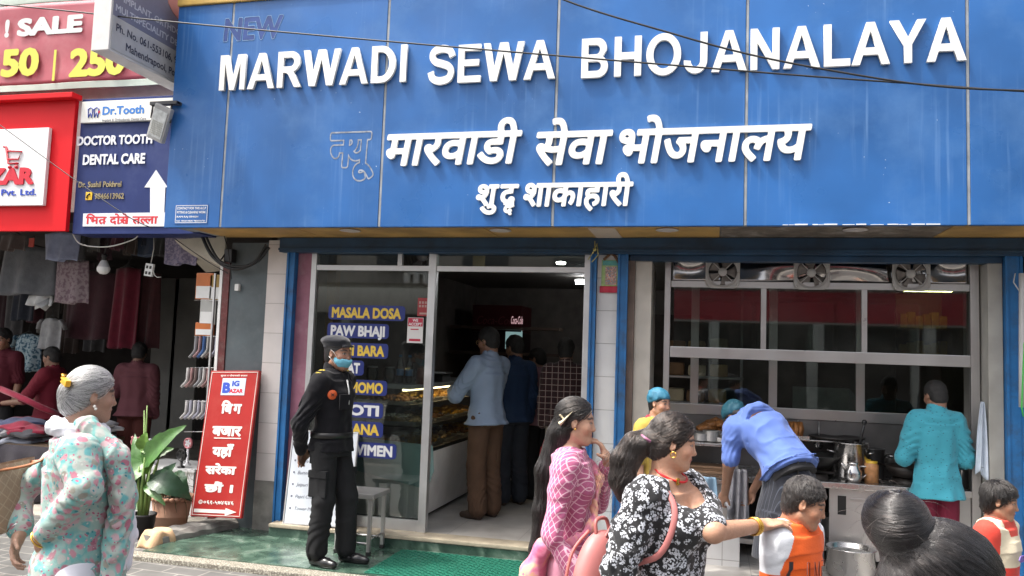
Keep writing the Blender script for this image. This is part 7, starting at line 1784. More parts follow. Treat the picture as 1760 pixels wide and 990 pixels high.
# her handbag
bp0 = Matrix.Translation(e.root.location) @ Matrix.Rotation(e.root.rotation_euler[2], 4, 'Z')
_p = dep(16, 850, 3.02); t = empty('handbag', _p, R_(-75), 'brown patterned shoulder bag hanging from the elderly woman\'s shoulder', 'bag')
M_BAG = pat_mat('bag_canvas', (.3, .2, .13), lattice((.26, .17, .11), (.36, .26, .18), (.30, .20, .13), 22, 22, .12), .6)
M_TAN = mat('leather_tan', (.28, .10, .035), .45, var=.15)
_b = MB(); _b.grid(lambda u, v: (.15 * math.cos(2 * math.pi * u) * (1 + .06 * math.cos(4 * math.pi * u)) * (.75 + .25 * math.sin(math.pi * (.25 + .6 * (1 - v)))), .05 * math.sin(2 * math.pi * u) * (.35 + .75 * (1 - v)), -.12 + .24 * v), 36, 10); _b.box(-.12, .12, -.035, .035, -.125, -.115, .004)
o = _b.build('body', M_BAG); o.parent = t
_b = MB(); sh = Matrix.Rotation(-t.rotation_euler[2], 4, 'Z') @ Matrix.Translation(-t.location) @ bp0
q = [(.11, 0, .11), (.10, .0, .22)]; S_ = sh @ Vector(e.J['shol'] + np.array([.01, 0, .062])); S2 = sh @ Vector(e.J['shol'] + np.array([-.02, -.07, -.05]))
_b.tube(crv([(.11, 0, .10), S2.lerp(Vector((.11, 0, .10)), .3), S_, sh @ Vector(e.J['shol'] + np.array([-.03, .06, -.04])), (-.10, 0, .10)]), .011, 8, flat=.5); _b.grid(lambda u, v: (.06 - .10 * u, -.055 - .004 * math.sin(math.pi * u), -.115 + .22 * v), 4, 4, thick=.006)
o = _b.build('strap', M_TAN); o.parent = t

# ------------------------------------------------------------------ security guard
g = Person('security guard in black uniform with a beret and blue face mask, hands behind his back', (1.135, -.12, PZ), R_(-98), 1.665, dict(), skin=(.26, .135, .085), vs=.0055, yaw=R_(-6), pitch=R_(-2), fat=1.0, headk=1.1)
g.J.update(elbr=np.array([.235, -.12, 1.03]), wrir=np.array([.10, -.20, .82]), elbl=np.array([-.235, -.12, 1.03]), wril=np.array([-.03, -.21, .81]))
g.J['ankl'] = g.J['ankl'] + np.array([.0, .13, 0]); g.J['toel'] = g.J['toel'] + np.array([0, .13, 0]); g.J['kneel'] = g.J['kneel'] + np.array([0, .08, 0])
g.hands = [('r', dict(d=(-.4, -.35, -.75), pal=(-.2, 1, 0), side=-1, curl=(.3, .35, .4, .45))), ('l', dict(d=(.5, -.3, -.7), pal=(.2, 1, 0), side=1, curl=(.3, .3, .3, .3)))]
g.body(feet=False)
M_UNI = mat('uniform_black', (.006, .006, .008), .95, spec=.2, var=.15, vscale=5, sheen=.1, bump=.1, bscale=150); M_UNT = mat('trouser_charcoal', (.012, .0125, .0135), .9, spec=.3, var=.15, vscale=5, bump=.1, bscale=150)
g.shirt(M_UNI, 1.95, .50, .018, collar=.035, folds=.006, wr=((.006, (10, 10, 6), True), (.003, (22, 22, 14), False)))
g.trousers(M_UNT, .024, 1.95, straight=.012, folds=.007, top=.055)
def box_on(P, name, m, c, s, rz=0, bev=.006, rx=0): return part(P, name, m, MB().box(-s[0], s[0], -s[1], s[1], -s[2], s[2], bev, Matrix.Translation(Vector(c)) @ Matrix.Rotation(rz, 4, 'Z') @ Matrix.Rotation(rx, 4, 'X')))
H = g.H
for sx, n in ((1, 'right'), (-1, 'left')):
    c = (g.J['hipr' if sx > 0 else 'hipl'] + g.J['kneer' if sx > 0 else 'kneel']) / 2 + np.array([sx * .066, 0, -.07])
    pk = box_on(g, 'cargo_pocket', M_UNT, c, (.016, .075, .095), 0, .010); o = MB().box(-.018, .020, -.078, .078, .045, .10, .006, Matrix.Translation(Vector(c) + Vector((sx * .003, 0, 0)))).build('pocket_flap', M_UNT); o.parent = pk
box_on(g, 'hip_pocket', M_UNT, (.112, -.05, .80), (.010, .05, .065), .2, .008)
part(g, 'belt', mat('belt_black', (.012, .012, .012), .4), MB().lathe([(.0, 0)] if False else [(1, -.02), (1.02, -.02), (1.02, .02), (1, .02)], (0, .0, .95), 32, 0, Matrix.Diagonal((.176, .146, 1, 1))))
for n in 'rl':
    a = g.J['sho' + n]; sgn = 1 if n == 'r' else -1
    ep = box_on(g, 'epaulette', M_UNI, a + np.array([-sgn * .018, 0, .068]), (.052, .028, .006), 0, .004); ep.rotation_euler = (0, 0, 0)
    o = MB().box(-.03, .03, -.024, .024, -.002, .010, .004, Matrix.Translation(Vector(a + np.array([sgn * .012, 0, .066]))) @ Matrix.Rotation(sgn * .4, 4, 'Y')).build('rank_badge', mat('badge_gold', (.42, .32, .03), .6, var=.5, vscale=60)); o.parent = ep
_b = MB(); c = g.J['shor'] + np.array([-.022, .088, -.095]); Rr = Matrix.Translation(Vector(c)) @ Matrix.Rotation(R_(140), 4, 'Z') @ Matrix.Rotation(math.pi / 2, 4, 'X')
_b.lathe([(0, .012), (.034, .010), (.036, .004), (.036, 0)], M=Rr, seg=24)
sb_ = part(g, 'shoulder_patch', mat('patch_orange', (.60, .10, .02), .6), _b); o = MB().box(-.016, .016, -.0025, .0025, .0125, .0145, 0, Rr @ Matrix.Rotation(.7, 4, 'Z')).box(-.016, .016, -.0025, .0025, .0126, .0147, 0, Rr @ Matrix.Rotation(-.7, 4, 'Z')).build('patch_mark', M_BLACK); o.parent = sb_
part(g, 'chest_pocket', M_UNI, MB().box(-.048, .048, -.006, .006, -.055, .055, .005, Matrix.Translation((.085, .155, 1.20)) @ Matrix.Rotation(-.35, 4, 'Z')))
part(g, 'lanyard', mat('lanyard_grey', (.35, .36, .36), .5), MB().tube([(.03, .13, 1.36), (.05, .165, 1.28), (.055, .172, 1.18)], .006, 8, flat=.5))
g.shoes(mat('boot_black', (.012, .012, .013), .22, bump=.1, bscale=60), 'boot', .05)
g.hair_cap(HK, t=1.0)
def _beret(F):
    T = lambda *p: hp(g, *p); c, R, s = g.hf
    F.ell(T(0, -.012, .045), np.array([.088, .106, .075]) * s, .01, R); F.plane(T(0, 0, .052), R @ np.array((0, .10, -1)), .004); F.ell(T(.018, -.025, .092), np.array([.098, .108, .042]) * s, .03, R); 
    F.cap(T(-.05, .085, .058), T(.05, .085, .058), .010, .010, .01)
c, R, s = g.hf; g.garment('beret', mat('beret_navy', (.008, .009, .014), .95, sheen=.3, bump=.3, bscale=120), _beret, lo=c - .2, hi=c + .2, wr=((.003, (18, 18, 24), True),))
def _mask(F):
    T = lambda *p: hp(g, *p); s = g.hf[2]; R = g.hf[1]
    F.ell(T(0, .034, -.045), np.array([.068, .082, .072]) * s, .01, R); F.ell(T(0, .098, -.04), np.array([.022, .030, .034]) * s, .02, R); F.plane(T(0, .0, -.004), R @ np.array((0, .35, 1)), .003); F.plane(T(0, .022, 0), R @ np.array((0, -1, .25)), .003); F.plane(T(0, 0, -.116), R @ np.array((0, 0, -1)), .003)
mk = g.garment('face_mask', mat('mask_blue', (.13, .40, .52), .75, bump=.5, bscale=30), _mask, lo=c - .2, hi=c + .2, wr=((.0018, (3, 3, 55), False),), vs=.004)
o = MB().tube([hp(g, .062, .045, -.03), hp(g, .077, .02, .012), hp(g, .078, -.008, .028)], .0016, 6).tube([hp(g, .062, .03, -.075), hp(g, .075, .0, -.04), hp(g, .08, -.02, -.02)], .0016, 6).build('ear_loop', M_WHITE); o.parent = mk

# ------------------------------------------------------------------ woman in pink
(l, H) = spot(985, 686, 3.62, GZ)
p = Person('woman in a pink latticed tunic with very long hair, hand raised to her mouth', l, R_(-88), H, dict(), skin=(.46, .27, .18), vs=.0048, yaw=R_(2), pitch=R_(-4), female=True, fat=.76, wide=.9, headk=1.0)
p.J.update(elbr=np.array([.19, -.05, .615 * H]), wrir=np.array([.17, .075, .49 * H])); p.J.update(elbl=np.array([-.20, .10, .67 * H]), wril=np.array([-.06, .155, .815 * H]))
p.hands = [('r', dict(d=(-.05, .1, -1), pal=(-1, 0, 0), side=-1, curl=(.75, .8, .85, .9), s=.92)), ('l', dict(d=(.25, -.42, 1), pal=(.2, -1, -.35), side=1, curl=(.45, .5, .55, .6), s=.92, thumb=.6))]
p.body()
M_PINK = pat_mat('lattice_pink', (.4, .1, .2), lattice((.36, .075, .17), (.68, .42, .50), (.45, .12, .24), 40, 26, .15))
def _pk(F):
    J = p.J
    F.loft(torso_st(J, p.H, .80, .008, np.array([0, .0, .22 * p.H]), flare=1.22, depth=1.0), .02, folds=(.006, 36, 2.0))
    for q in (-1, 1): F.ell(J['che'] + np.array([q * .045, .062, -.005]), (.052, .046, .055), .04)
    for i, n in enumerate('rl'): p.arm(F, n, .009, 1.86, .03, (.003, 9, 1 + i))
    b_, c_ = J['elbr'], J['wrir']; F.cap(b_ + (c_ - b_) * .4, b_ + (c_ - b_) * .86, .040, .046, .02)
    b_, c_ = J['elbl'], J['wril']; F.cap(b_, b_ + (c_ - b_) * .45, .042, .046, .02); 
    F.cap(J['nek'] + np.array([0, .02, -.02]), J['nek'] + np.array([0, .03, .12]), .048, .05, .004, 'c')
p.garment('tunic', M_PINK, _pk, wr=((.004, (11, 11, 5), True), (.002, (26, 26, 12), False)))
p.trousers(mat('trouser_pink', (.50, .22, .30), .85), infl=.03); p.shoes(mat('sandal_brown', (.08, .04, .02), .6), 'sandal')
def dup(nt, v, L):
    n = noi(nt, v, 9, L, 3, 1.2); return ramp(nt, n, [(.36, (.52, .10, .21)), (.50, (.62, .22, .31)), (.58, (.68, .34, .24)), (.64, (.64, .42, .26)), (.70, (.56, .13, .23))])
M_DUP = pat_mat('dupatta', (.6, .2, .3), dup)
def _dp(F):
    J = p.J; H = p.H
    pts = [J['shol'] + np.array([.03, .045, .045]), J['che'] + np.array([-.03, .118, .02]), J['wai'] + np.array([.08, .10, .02]), J['wai'] + np.array([.135, .02, -.05]), J['wai'] + np.array([.10, -.10, -.085])]
    for a, b_ in zip(pts[:-1], pts[1:]): F.cap(a, b_, .015, .019, .02, folds=(.004, 8, 1.0))
    pts2 = [pts[-1], J['pel'] + np.array([.09, -.14, -.06]), J['pel'] + np.array([.08, -.17, -.26]), J['pel'] + np.array([.06, -.20, -.48])]
    for i, (a, b_) in enumerate(zip(pts2[:-1], pts2[1:])): F.cap(a, b_, .035 + .018 * i, .045 + .022 * i, .02, folds=(.010, 7, .6))
    F.ell(pts[-1], (.035, .04, .04), .02)
p.garment('dupatta', M_DUP, _dp, wr=((.008, (18, 18, 5), True),))
def _ph(F, T, R, hs):
    J = p.J; F.ell(T(0, -.07, -.06), np.array([.066, .055, .09]) * hs, .03 * hs, R)
    pts = [T(0, -.085, -.08), J['nek'] + np.array([.01, -.09, -.10]), J['wai'] + np.array([.015, -.125, .06]), J['pel'] + np.array([.03, -.135, .02]), J['pel'] + np.array([.035, -.145, -.12])]
    rr_ = [.050, .042, .034, .028, .014]
    for i, (a, b_) in enumerate(zip(pts[:-1], pts[1:])): F.cap(a, b_, rr_[i], rr_[i + 1], .03)
lo_ = np.array([-.2, -.35, .25 * H]); hc = p.hair_cap(HK, extra=dict(fn=_ph, lo=lo_), wr=((.0025, (60, 60, 5), True),), plane_n=(0, .8, -.6), plane_p=(0, .026, 0))
def fl(q, n):
    zz = p.hf[0][2] - .02
    if q.z > zz: d = Vector((0, -.6, -.25)) * 1.0 + Vector((0, 0, -1)) * max(0, (.04 - (q.z - zz)) / .06); return d
    return Vector((0, -.12 if q.z > p.J['che'][2] else -.02, -1))
strands('hair_strands', hc, 5200, fl, n=8, step=.03, lift=.004, r=.0011, m=SK_, jitter=.06, seed=9)
_b = MB(); _b.grid(lambda u, v: Vector(hp(p, .072 + .012 * math.sin(math.pi * u), -.075 + (.018 * math.cos(2.2 * (v - .5) * 2)) * (1 - .6 * u), .012 + .024 * (v - .5) * 2 - .01 * u)), 6, 12, thick=.006)
part(p, 'hair_clip', mat('clip_cream', (.62, .55, .38), .35), _b); part(p, 'earring', M_GOLDJ, MB().sphere(hp(p, .083, .005, -.034), .0045))
# red carrier bag in her hand
w_ = Matrix.Translation(p.root.location) @ Matrix.Rotation(p.root.rotation_euler[2], 4, 'Z') @ Vector(p.J['wrir'] + np.array([-.01, .03, -.09]))
t = empty('carrier_bag', w_, R_(-88), 'bright red cloth carrier bag held by the woman in pink', 'bag'); M_RB = mat('bag_red', (.62, .03, .035), .65, var=.1, sheen=.3)
Fb = Field((-.12, -.32, -.5), (.12, .32, .06), .006); Fb.loft([(np.array([0, .02, -.45]), (0, 1, 0), (-1, 0, 0), .21, .07), (np.array([0, .01, -.25]), (0, 1, 0), (-1, 0, 0), .19, .075), (np.array([0, 0, -.09]), (0, 1, 0), (-1, 0, 0), .125, .045), (np.array([0, 0, .0]), (0, 1, 0), (-1, 0, 0), .03, .022)], .02, folds=(.006, 40, .5))
to_mesh('body', Fb.mesh(), M_RB, t, ((.012, (8, 9, 5), True), (.004, (20, 22, 12), True)), 5); o = MB().tube([(.0, -.03, .0), (.0, -.02, .045), (0, .02, .045), (0, .035, 0)], .010).build('handle', M_RB); o.parent = t
# ------------------------------------------------------------------ woman in black and white flowers
(l, H) = spot(1152, 712, 2.94, GZ)
f = Person('ponytailed woman in a black and white floral dress reaching for the boy in orange', l, R_(-118), H, dict(), skin=(.47, .26, .17), vs=.0036, yaw=R_(30), pitch=R_(-9), female=True, fat=1.0, wide=1.02, headk=.95)
wr_ = loc(f, dep(1308, 903, 2.98)); el_ = loc(f, dep(1226, 914, 2.76))
f.J.update(elbl=el_, wril=wr_); f.J.update(elbr=np.array([.235, -.06, .635 * H]), wrir=np.array([.215, .0, .47 * H]))
_d = nrm(loc(f, dep(1370, 893, 3.0)) - wr_)
f.hands = [('l', dict(d=_d, pal=loc(f, dep(1340, 930, 3.0)) - loc(f, dep(1340, 880, 3.0)), side=1, curl=(.35, .35, .4, .45), s=.92)), ('r', dict(d=(0, .1, -1), pal=(-1, 0, 0), side=-1))]
f.body(lip=(.40, .09, .09))
M_BW2 = pat_mat('floral_bw', (.1, .1, .1), floral_bw)
def _fd(F):
    J = f.J; H = f.H; ft = 1.0
    F.loft(torso_st(J, H, ft, .012, np.array([0, .0, .20 * H]), flare=1.3, depth=1.08), .02, folds=(.006, 40, 1.0))
    for q in (-1, 1): F.ell(J['che'] + np.array([q * .058, .092, -.012]), (.066, .062, .066), .04)
    for i, n in enumerate('rl'):
        a, b_ = J['sho' + n], J['elb' + n]; d = b_ - a
        F.cap(a + d * .02, a + d * .5, .056, .062, .05, folds=(.003, 7, 1 + i)); F.cap(a + d * .5, a + d * (.92 if i == 0 else .78), .064, .058, .03, folds=(.005, 9, 2 + i)); F.cap(a + d * (.98 if i == 0 else .84), a + d * (1.03 if i == 0 else .88), .044, .051, .014)
        F.cap(J['nek'] + (a - J['nek']) * .45 - np.array([0, 0, .02]), a, .035, .055, .05)
    F.ell(J['nek'] + np.array([0, .075, -.035]), (.085, .08, .105), .004, op='c'); F.cap(J['nek'] + np.array([0, -.01, .02]), J['nek'] + np.array([0, 0, .14]), .085, .09, .004, 'c')
f.garment('dress', M_BW2, _fd, wr=((.005, (10, 10, 5), True), (.0035, (26, 26, 14), True)), vs=.0045)
f.trousers(mat('leggings_black', (.012, .012, .013), .8), infl=.01); f.shoes(mat('sandal_brown', (.08, .04, .02), .6), 'sandal')
tie = hp(f, .02, -.125, -.012)
def _fh(F, T, R, hs):
    F.ell(T(0, -.085, -.015), np.array([.06, .05, .06]) * hs, .03 * hs, R)
    q0 = tie; back = R @ np.array([0, -1, 0]); dn = np.array([0, 0, -1.0])
    pts = [q0, q0 + back * .04 + dn * .03, q0 + back * .075 + dn * .09, q0 + back * .085 + dn * .16, q0 + back * .08 + dn * .225]; rr_ = [.026, .036, .040, .034, .014]
    for i, (a, b_) in enumerate(zip(pts[:-1], pts[1:])): F.cap(a, b_, rr_[i], rr_[i + 1], .03)
hc = f.hair_cap(HBR, extra=dict(fn=_fh, lo=tie - .36), wr=((.003, (50, 50, 9), True),), thick=.001, plane_n=(0, .82, -.57), plane_p=(0, .030, 0))
tv = Vector(tie); hz = f.hf[0]; bk = Vector(f.hf[1] @ np.array([0, -1, 0]))
def ffl(q, n):
    if (q - tv).dot(bk) > -.005 and q.z < tv.z + .05: return bk * .35 + Vector((0, 0, -1))
    d = (tv - q); return d + Vector((0, 0, .02 * math.sin(q.x * 90)))
strands('hair_strands', hc, 9000, ffl, n=8, step=.017, lift=.005, r=.0010, m=SBR, jitter=.12, seed=21)
_r = random.Random(5); fly = []
for i in range(160):
    a = tv + Vector((_r.gauss(0, .012), _r.gauss(0, .012), _r.gauss(0, .012))); d = bk * _r.uniform(.5, 1.1) + Vector((_r.gauss(0, .35), _r.gauss(0, .35), _r.uniform(-.6, .1))); fly.append([a + d * .022 * k + Vector((0, 0, -.005 * k * k * _r.uniform(.6, 1.3))) for k in range(7)])
curves_obj('loose_hair', fly, .0005, SBR, hc)
_b = MB()
for k in range(5): a = k * 1.2566; _b.tube([tv + bk * .004, tv + bk * -.004 + Vector(f.hf[1] @ np.array([.045 * math.cos(a), .01, .04 * math.sin(a)])), tv + bk * .01 + Vector(f.hf[1] @ np.array([.03 * math.cos(a + .5), -.01, .028 * math.sin(a + .5)]))], .0055, 6)
part(f, 'hair_tie', mat('tie_mauve', (.30, .12, .20), .4), _b)
part(f, 'earring', M_GOLDJ, ring(hp(f, .083, .006, -.048), (1, .3, 0), .010, .002, MB()))
J = f.J; nk = J['nek']; _b = MB(); pts = []
for k in range(25):
    a = math.radians(-180 + k * 15); pts.append(nk + np.array([.062 * math.sin(a), .058 * math.cos(a) + .022, .038 - .052 * (.5 + .5 * math.cos(a))]))
_b.tube(pts, .0042, 6); nl = part(f, 'necklace', mat('beads_red', (.55, .01, .015), .35), _b); o = MB().box(-.008, .008, -.004, .004, -.012, .012, .003, Matrix.Translation(Vector(pts[14]))).build('pendant', M_GOLDJ); o.parent = nl
bangles(f, 'l', 3, M_GOLDJ, .030, .008, .82, w=.0038)
# her backpack
bM = Matrix.Translation(f.root.location) @ Matrix.Rotation(f.root.rotation_euler[2], 4, 'Z'); bc = bM @ Vector((.13, -.20, .80 * H - .27))
t = empty('backpack', bc, R_(-118), 'dusty pink backpack slung behind the woman in the floral dress', 'bag'); M_BP = mat('backpack_pink', (.46, .16, .15), .5, var=.08)
Fb = Field((-.2, -.16, -.3), (.22, .16, .22), .006); Fb.ell((0, .01, -.05), (.142, .072, .185), .02); Fb.ell((0, .0, -.13), (.145, .075, .12), .05); Fb.ell((0, -.05, -.12), (.105, .04, .075), .012)
to_mesh('body', Fb.mesh(), M_BP, t, ((.003, (9, 9, 9), True),), 5)
iv = (Matrix.Translation(bc) @ Matrix.Rotation(R_(-118), 4, 'Z')).inverted() @ bM; tp_ = lambda x, y, z: iv @ Vector((x, y, z))
o = MB().tube(crv([(.02, .03, .11), tp_(.105, -.10, .79 * H), tp_(.105, -.005, .838 * H), tp_(.112, .08, .805 * H), tp_(.135, .10, .75 * H), tp_(.16, .06, .68 * H), tp_(.17, -.06, .63 * H), (.08, .05, -.16)]), .011, 10, flat=.45).build('shoulder_strap', M_BP); o.parent = t
o = MB().tube(crv([(.12, -.05, -.20), (.135, -.05, -.06), (.10, -.05, .06), (.03, -.03, .13)]), .006, 8).tube(crv([(-.04, .01, .125), (-.03, .0, .17), (.03, .0, .17), (.04, .01, .125)]), .007, 8).build('piping', mat('backpack_trim', (.36, .11, .10), .5)); o.parent = t

# ------------------------------------------------------------------ boys
(l, H) = spot(1366, 812, 3.08, GZ)
b1 = Person('boy in an orange shirt with white shoulders looking down under the woman\'s hand', l, R_(-128), H, dict(), skin=(.37, .19, .115), vs=.0036, yaw=R_(26), pitch=R_(-17), headk=1.06, wide=.82, fat=.78)
b1.J['hed'] = b1.J['hed'] + np.array([0, .03, -.012]); b1.J['hed'][2] -= .01; b1.hf = head_frame(b1.J['hed'], R_(26), R_(-17), 0, .135 * H / .24 * 1.06)
b1.body()
def t1(V):
    x, y, z = V[:, 0], V[:, 1], V[:, 2]; C = np.tile(np.array([.78, .11, .008]), (len(V), 1)); shz = b1.J['sho' + 'r'][2]
    rag = (np.abs(x) > .060 + .30 * np.maximum(0, shz + .045 - z) + .03 * (y > .03)) & (z > shz - .118) & ~((np.abs(x) < .12) & (z > shz + .045) & (y > 9)); C[rag] = (.62, .64, .68)
    blk = (np.abs(x) > .094) & (np.abs(x) < .108) & (z < shz - .07) & (y > .0); C[blk] = (.02, .02, .025)
    nk_ = b1.J['nek']; col = (np.hypot(x - nk_[0], y - nk_[1] - .01) < .068) & (z > nk_[2] - .035); C[col] = (.78, .09, .01); return C
def tee(P, tone, name='shirt', sl=.92, infl=.016):
    def bld(F):
        J, H = P.J, P.H
        F.loft(torso_st(J, H, P.fat, infl, np.array([0, 0, .44 * H]), flare=1.12), .02, folds=(.0015, 38, .8))
        for i, n in enumerate('rl'): P.arm(F, n, infl * 1.0, sl, .02, (.004, 9, 1 + i))
        F.cap(J['nek'] + np.array([0, .012, -.016]), J['nek'] + np.array([0, .02, .1]), .052, .056, .004, 'c')
    l_, h_ = bounds(P.J, .2); F = Field(l_, h_, P.vs * 1.05); bld(F)
    return to_mesh(name, F.mesh(), tone_mat('tee_cloth'), P.root, ((.0035, (12, 12, 5), True), (.0012, (30, 30, 16), False)), 8, tone)
tee(b1, t1); b1.trousers(mat('shorts_navy', (.03, .035, .06), .85), infl=.02); b1.shoes(mat('shoe_grey', (.1, .1, .1), .6))
hc = b1.hair_cap(HK, wr=((.0012, (90, 90, 90), False),), plane_n=(0, .72, -.69), plane_p=(0, .03, .006))
ctr = Vector(hp(b1, 0, -.06, .11))
strands('hair_strands', hc, 6500, lambda q, n: (q - ctr) * .6 + n * .02 + Vector((0, 0, -.01)), n=3, step=.006, lift=.003, r=.0006, m=strand_mat('strand_short', (.014, .012, .011), .4, (.3, 2.2)), jitter=.25, seed=3, clamp=False)
# outlined lettering on the chest
_c = np.array([.0, 0, 0]); yb1 = .115
for i, s in enumerate('LM'):
    pass
_b = MB(); zc = b1.J['che'][2] - .045
for x0, wv in ((.055, 0), (.02, 1), (-.02, 2)):
    def fy(x): return (.093 + .016) * math.sqrt(max(.05, 1 - (x / .15) ** 2)) * 1.0 * .098 / .098 * (H / 1.29) + .004
    z0, z1 = zc - .06, zc + .055
    pts = {0: [(x0 + .012, z1), (x0 + .012, z0), (x0 - .014, z0), (x0 - .014, z0 + .016), (x0 + .002, z0 + .016), (x0 + .002, z1), (x0 + .012, z1)], 1: [(x0 + .012, z0), (x0 + .012, z1), (x0, z0 + .05), (x0 - .012, z1), (x0 - .012, z0)], 2: [(x0 + .012, z1), (x0 - .012, z1), (x0 - .012, z1 - .02), (x0 + .012, z1 - .02), (x0 + .012, z0 + .04), (x0 - .012, z0 + .04)]}[wv]
    _b.tube([(x, fy(x), z) for x, z in pts], .0018, 5)
part(b1, 'shirt_lettering', mat('print_dark', (.12, .02, .01), .7), _b)
(l, H) = spot(1714, 833, 3.9, GZ)
b2 = Person('small boy in a cream shirt with a red collar at the right edge', l, R_(-128), H, dict(), skin=(.36, .19, .115), vs=.004, yaw=R_(14), pitch=R_(-8), headk=1.16, wide=.9, fat=.9)
b2.body()
def t2(V):
    x, y, z = V[:, 0], V[:, 1], V[:, 2]; C = np.tile(np.array([.66, .58, .42]), (len(V), 1)); shz = b2.J['shor'][2]; nk_ = b2.J['nek']
    C[(np.hypot(x - nk_[0], y - nk_[1] - .015) < .080) & (z > nk_[2] - .06)] = (.55, .05, .03); C[(np.abs(x) > .105 + .2 * np.maximum(0, z - shz))] = (.60, .05, .03); C[z < shz - .155] = (.55, .03, .02); return C
tee(b2, t2); b2.trousers(mat('shorts_red', (.5, .03, .03), .85), infl=.02); b2.shoes(mat('shoe_grey', (.1, .1, .1), .6))
hc = b2.hair_cap(HK, wr=((.0015, (80, 80, 80), False),), thick=.004); ctr2 = Vector(hp(b2, 0, -.05, .12))
strands('hair_strands', hc, 4500, lambda q, n: (q - ctr2) + Vector((0, 0, -.02)), n=4, step=.008, lift=.004, r=.0007, m=SK_, jitter=.2, seed=3, clamp=False)
zz = b2.J['che'][2] - .052
o = write('shirt_lettering', '4EVER', 0, 0, 0, .026, mat('print_violet', (.16, .10, .36), .7), bold=.06, width=.13, M=Matrix.Translation((-.0, .112 * H / 1.22 + .012, zz)) @ Matrix.Rotation(math.pi, 4, 'Z') @ Matrix.Rotation(math.pi / 2, 4, 'X') @ Matrix.Translation((-.065, 0, 0)), depth=.004); o.parent = b2.root

# ------------------------------------------------------------------ girl with a bun, very near
u = Person('dark haired woman with a big glossy bun close in the foreground', tuple(dep(1606, 985, 1.30).xy) + (GZ,), R_(-72), 1.385, dict(), skin=(.42, .25, .17), vs=.0036, yaw=R_(-20), pitch=R_(-20), female=True)
u.body(); u.shirt(mat('blouse_dark', (.05, .03, .05), .8), 1.4, .45, .014)
u.trousers(mat('leggings_black', (.012, .012, .013), .8), infl=.01); u.shoes(mat('sandal_brown', (.08, .04, .02), .6), 'sandal')
bun = hp(u, .0, -.130, .094)
def _bh(F, T, R, hs):
    F.ell(bun, (.060, .048, .046), .012, R); F.ell(bun + R @ np.array([0, .028, -.03]), (.036, .036, .036), .02, R); F.ell(T(0, -.06, -.04), np.array([.066, .055, .075]) * hs, .03 * hs, R)
hc = u.hair_cap(HK, extra=dict(fn=_bh), wr=((.0012, (60, 60, 60), False),), thick=.006, vs=.003, plane_n=(0, .80, -.60), plane_p=(0, .030, 0))
bv = Vector(bun); axb = Vector(u.hf[1] @ np.array([.25, -.45, .8])).normalized()
def bfl(q, n):
    r_ = q - bv
    if r_.length < .068: return axb.cross(r_) + r_ * .12
    return bv - axb * .03 - q
strands('hair_strands', hc, 17000, bfl, n=9, step=.013, lift=.003, r=.0010, m=strand_mat('strand_gloss', (.006, .0052, .005), .18, (.15, 3.6)), jitter=.07, seed=13)
_r = random.Random(9); fly = []
for i in range(70):
    a = bv + Vector((_r.gauss(0, 1), _r.gauss(0, 1), _r.gauss(0, 1))).normalized() * .05; d = (a - bv) * .5 + Vector((_r.gauss(0, .02), _r.gauss(0, .02), _r.gauss(0, .02))); fly.append([a + d * .16 * k + Vector((0, 0, -.001 * k * k)) for k in range(6)])
curves_obj('loose_hair', fly, .00022, SBR, hc)

# ------------------------------------------------------------------ kitchen people
c = dep(1594, 668, 6.05)
k = Person('cook in a turquoise shirt seen from behind at the stove', (c.x + .05, c.y - .03, PZ), R_(6), 1.50, dict(), skin=(.25, .13, .085), vs=.0058, yaw=R_(18), pitch=R_(-14), fat=.9, wide=.88)
k.J.update(elbr=np.array([.205, .0, .94]), wrir=np.array([.15, .24, .92]), elbl=np.array([-.215, .02, .94]), wril=np.array([-.14, .25, .92]))
k.hands = [('r', dict(d=(-.2, 1, 0), pal=(0, 0, -1), side=-1, curl=(.6, .6, .6, .6))), ('l', dict(d=(.2, 1, 0), pal=(0, 0, -1), side=1, curl=(.6, .6, .6, .6)))]
k.body(); k.shirt(pat_mat('shirt_teal', (.05, .4, .45), motif((.036, .27, .35), (.012, .06, .09), 30)), 1.25, .44, .026, flare=1.2, collar=.035, folds=.007, wr=((.008, (9, 9, 6), True), (.0035, (20, 20, 12), False)))
k.trousers(mat('trouser_maroon', (.16, .008, .03), .85, var=.15), infl=.024); k.shoes(M_BLACK, 'sandal'); k.hair_cap(HM_, wr=((.003, (45, 45, 45), False),), thick=.006)
# bending woman
c = dep(1345, 800, 5.55)
w = Person('woman in a blue tee and striped apron bending over the low bench', (c.x, c.y, FZ), R_(42), 1.52, dict(), skin=(.24, .125, .08), vs=.0058, female=True, fat=1.16, yaw=R_(10), pitch=R_(-55))
pel = np.array([0, -.06, .80]); d = nrm(np.array([.0, .74, .60])); w.J.update(pel=pel, wai=pel + d * .15 + np.array([0, 0, .03]), che=pel + d * .33 + np.array([0, 0, .03]), nek=pel + d * .485)
nk = w.J['nek']; w.J['shor'] = nk + np.array([.165, -.03, -.06]); w.J['shol'] = nk + np.array([-.165, -.03, -.06]); w.J['hed'] = nk + np.array([0, .14, .0]); w.hf = head_frame(w.J['hed'], R_(12), R_(-50), 0, .135 * 1.52 / .24)
for n, s in (('r', 1), ('l', -1)):
    w.J['hip' + n] = np.array([s * .085, -.06, .78]); w.J['elb' + n] = w.J['sho' + n] + np.array([s * .03, .02, -.26]); w.J['wri' + n] = w.J['elb' + n] + np.array([-s * .06, .10, -.21])
w.hands = [('r', dict(d=(0, .5, -.8), pal=(-1, 0, 0), side=-1, curl=(.6, .6, .6, .6))), ('l', dict(d=(0, .5, -.8), pal=(1, 0, 0), side=1, curl=(.6, .6, .6, .6)))]
w.body()
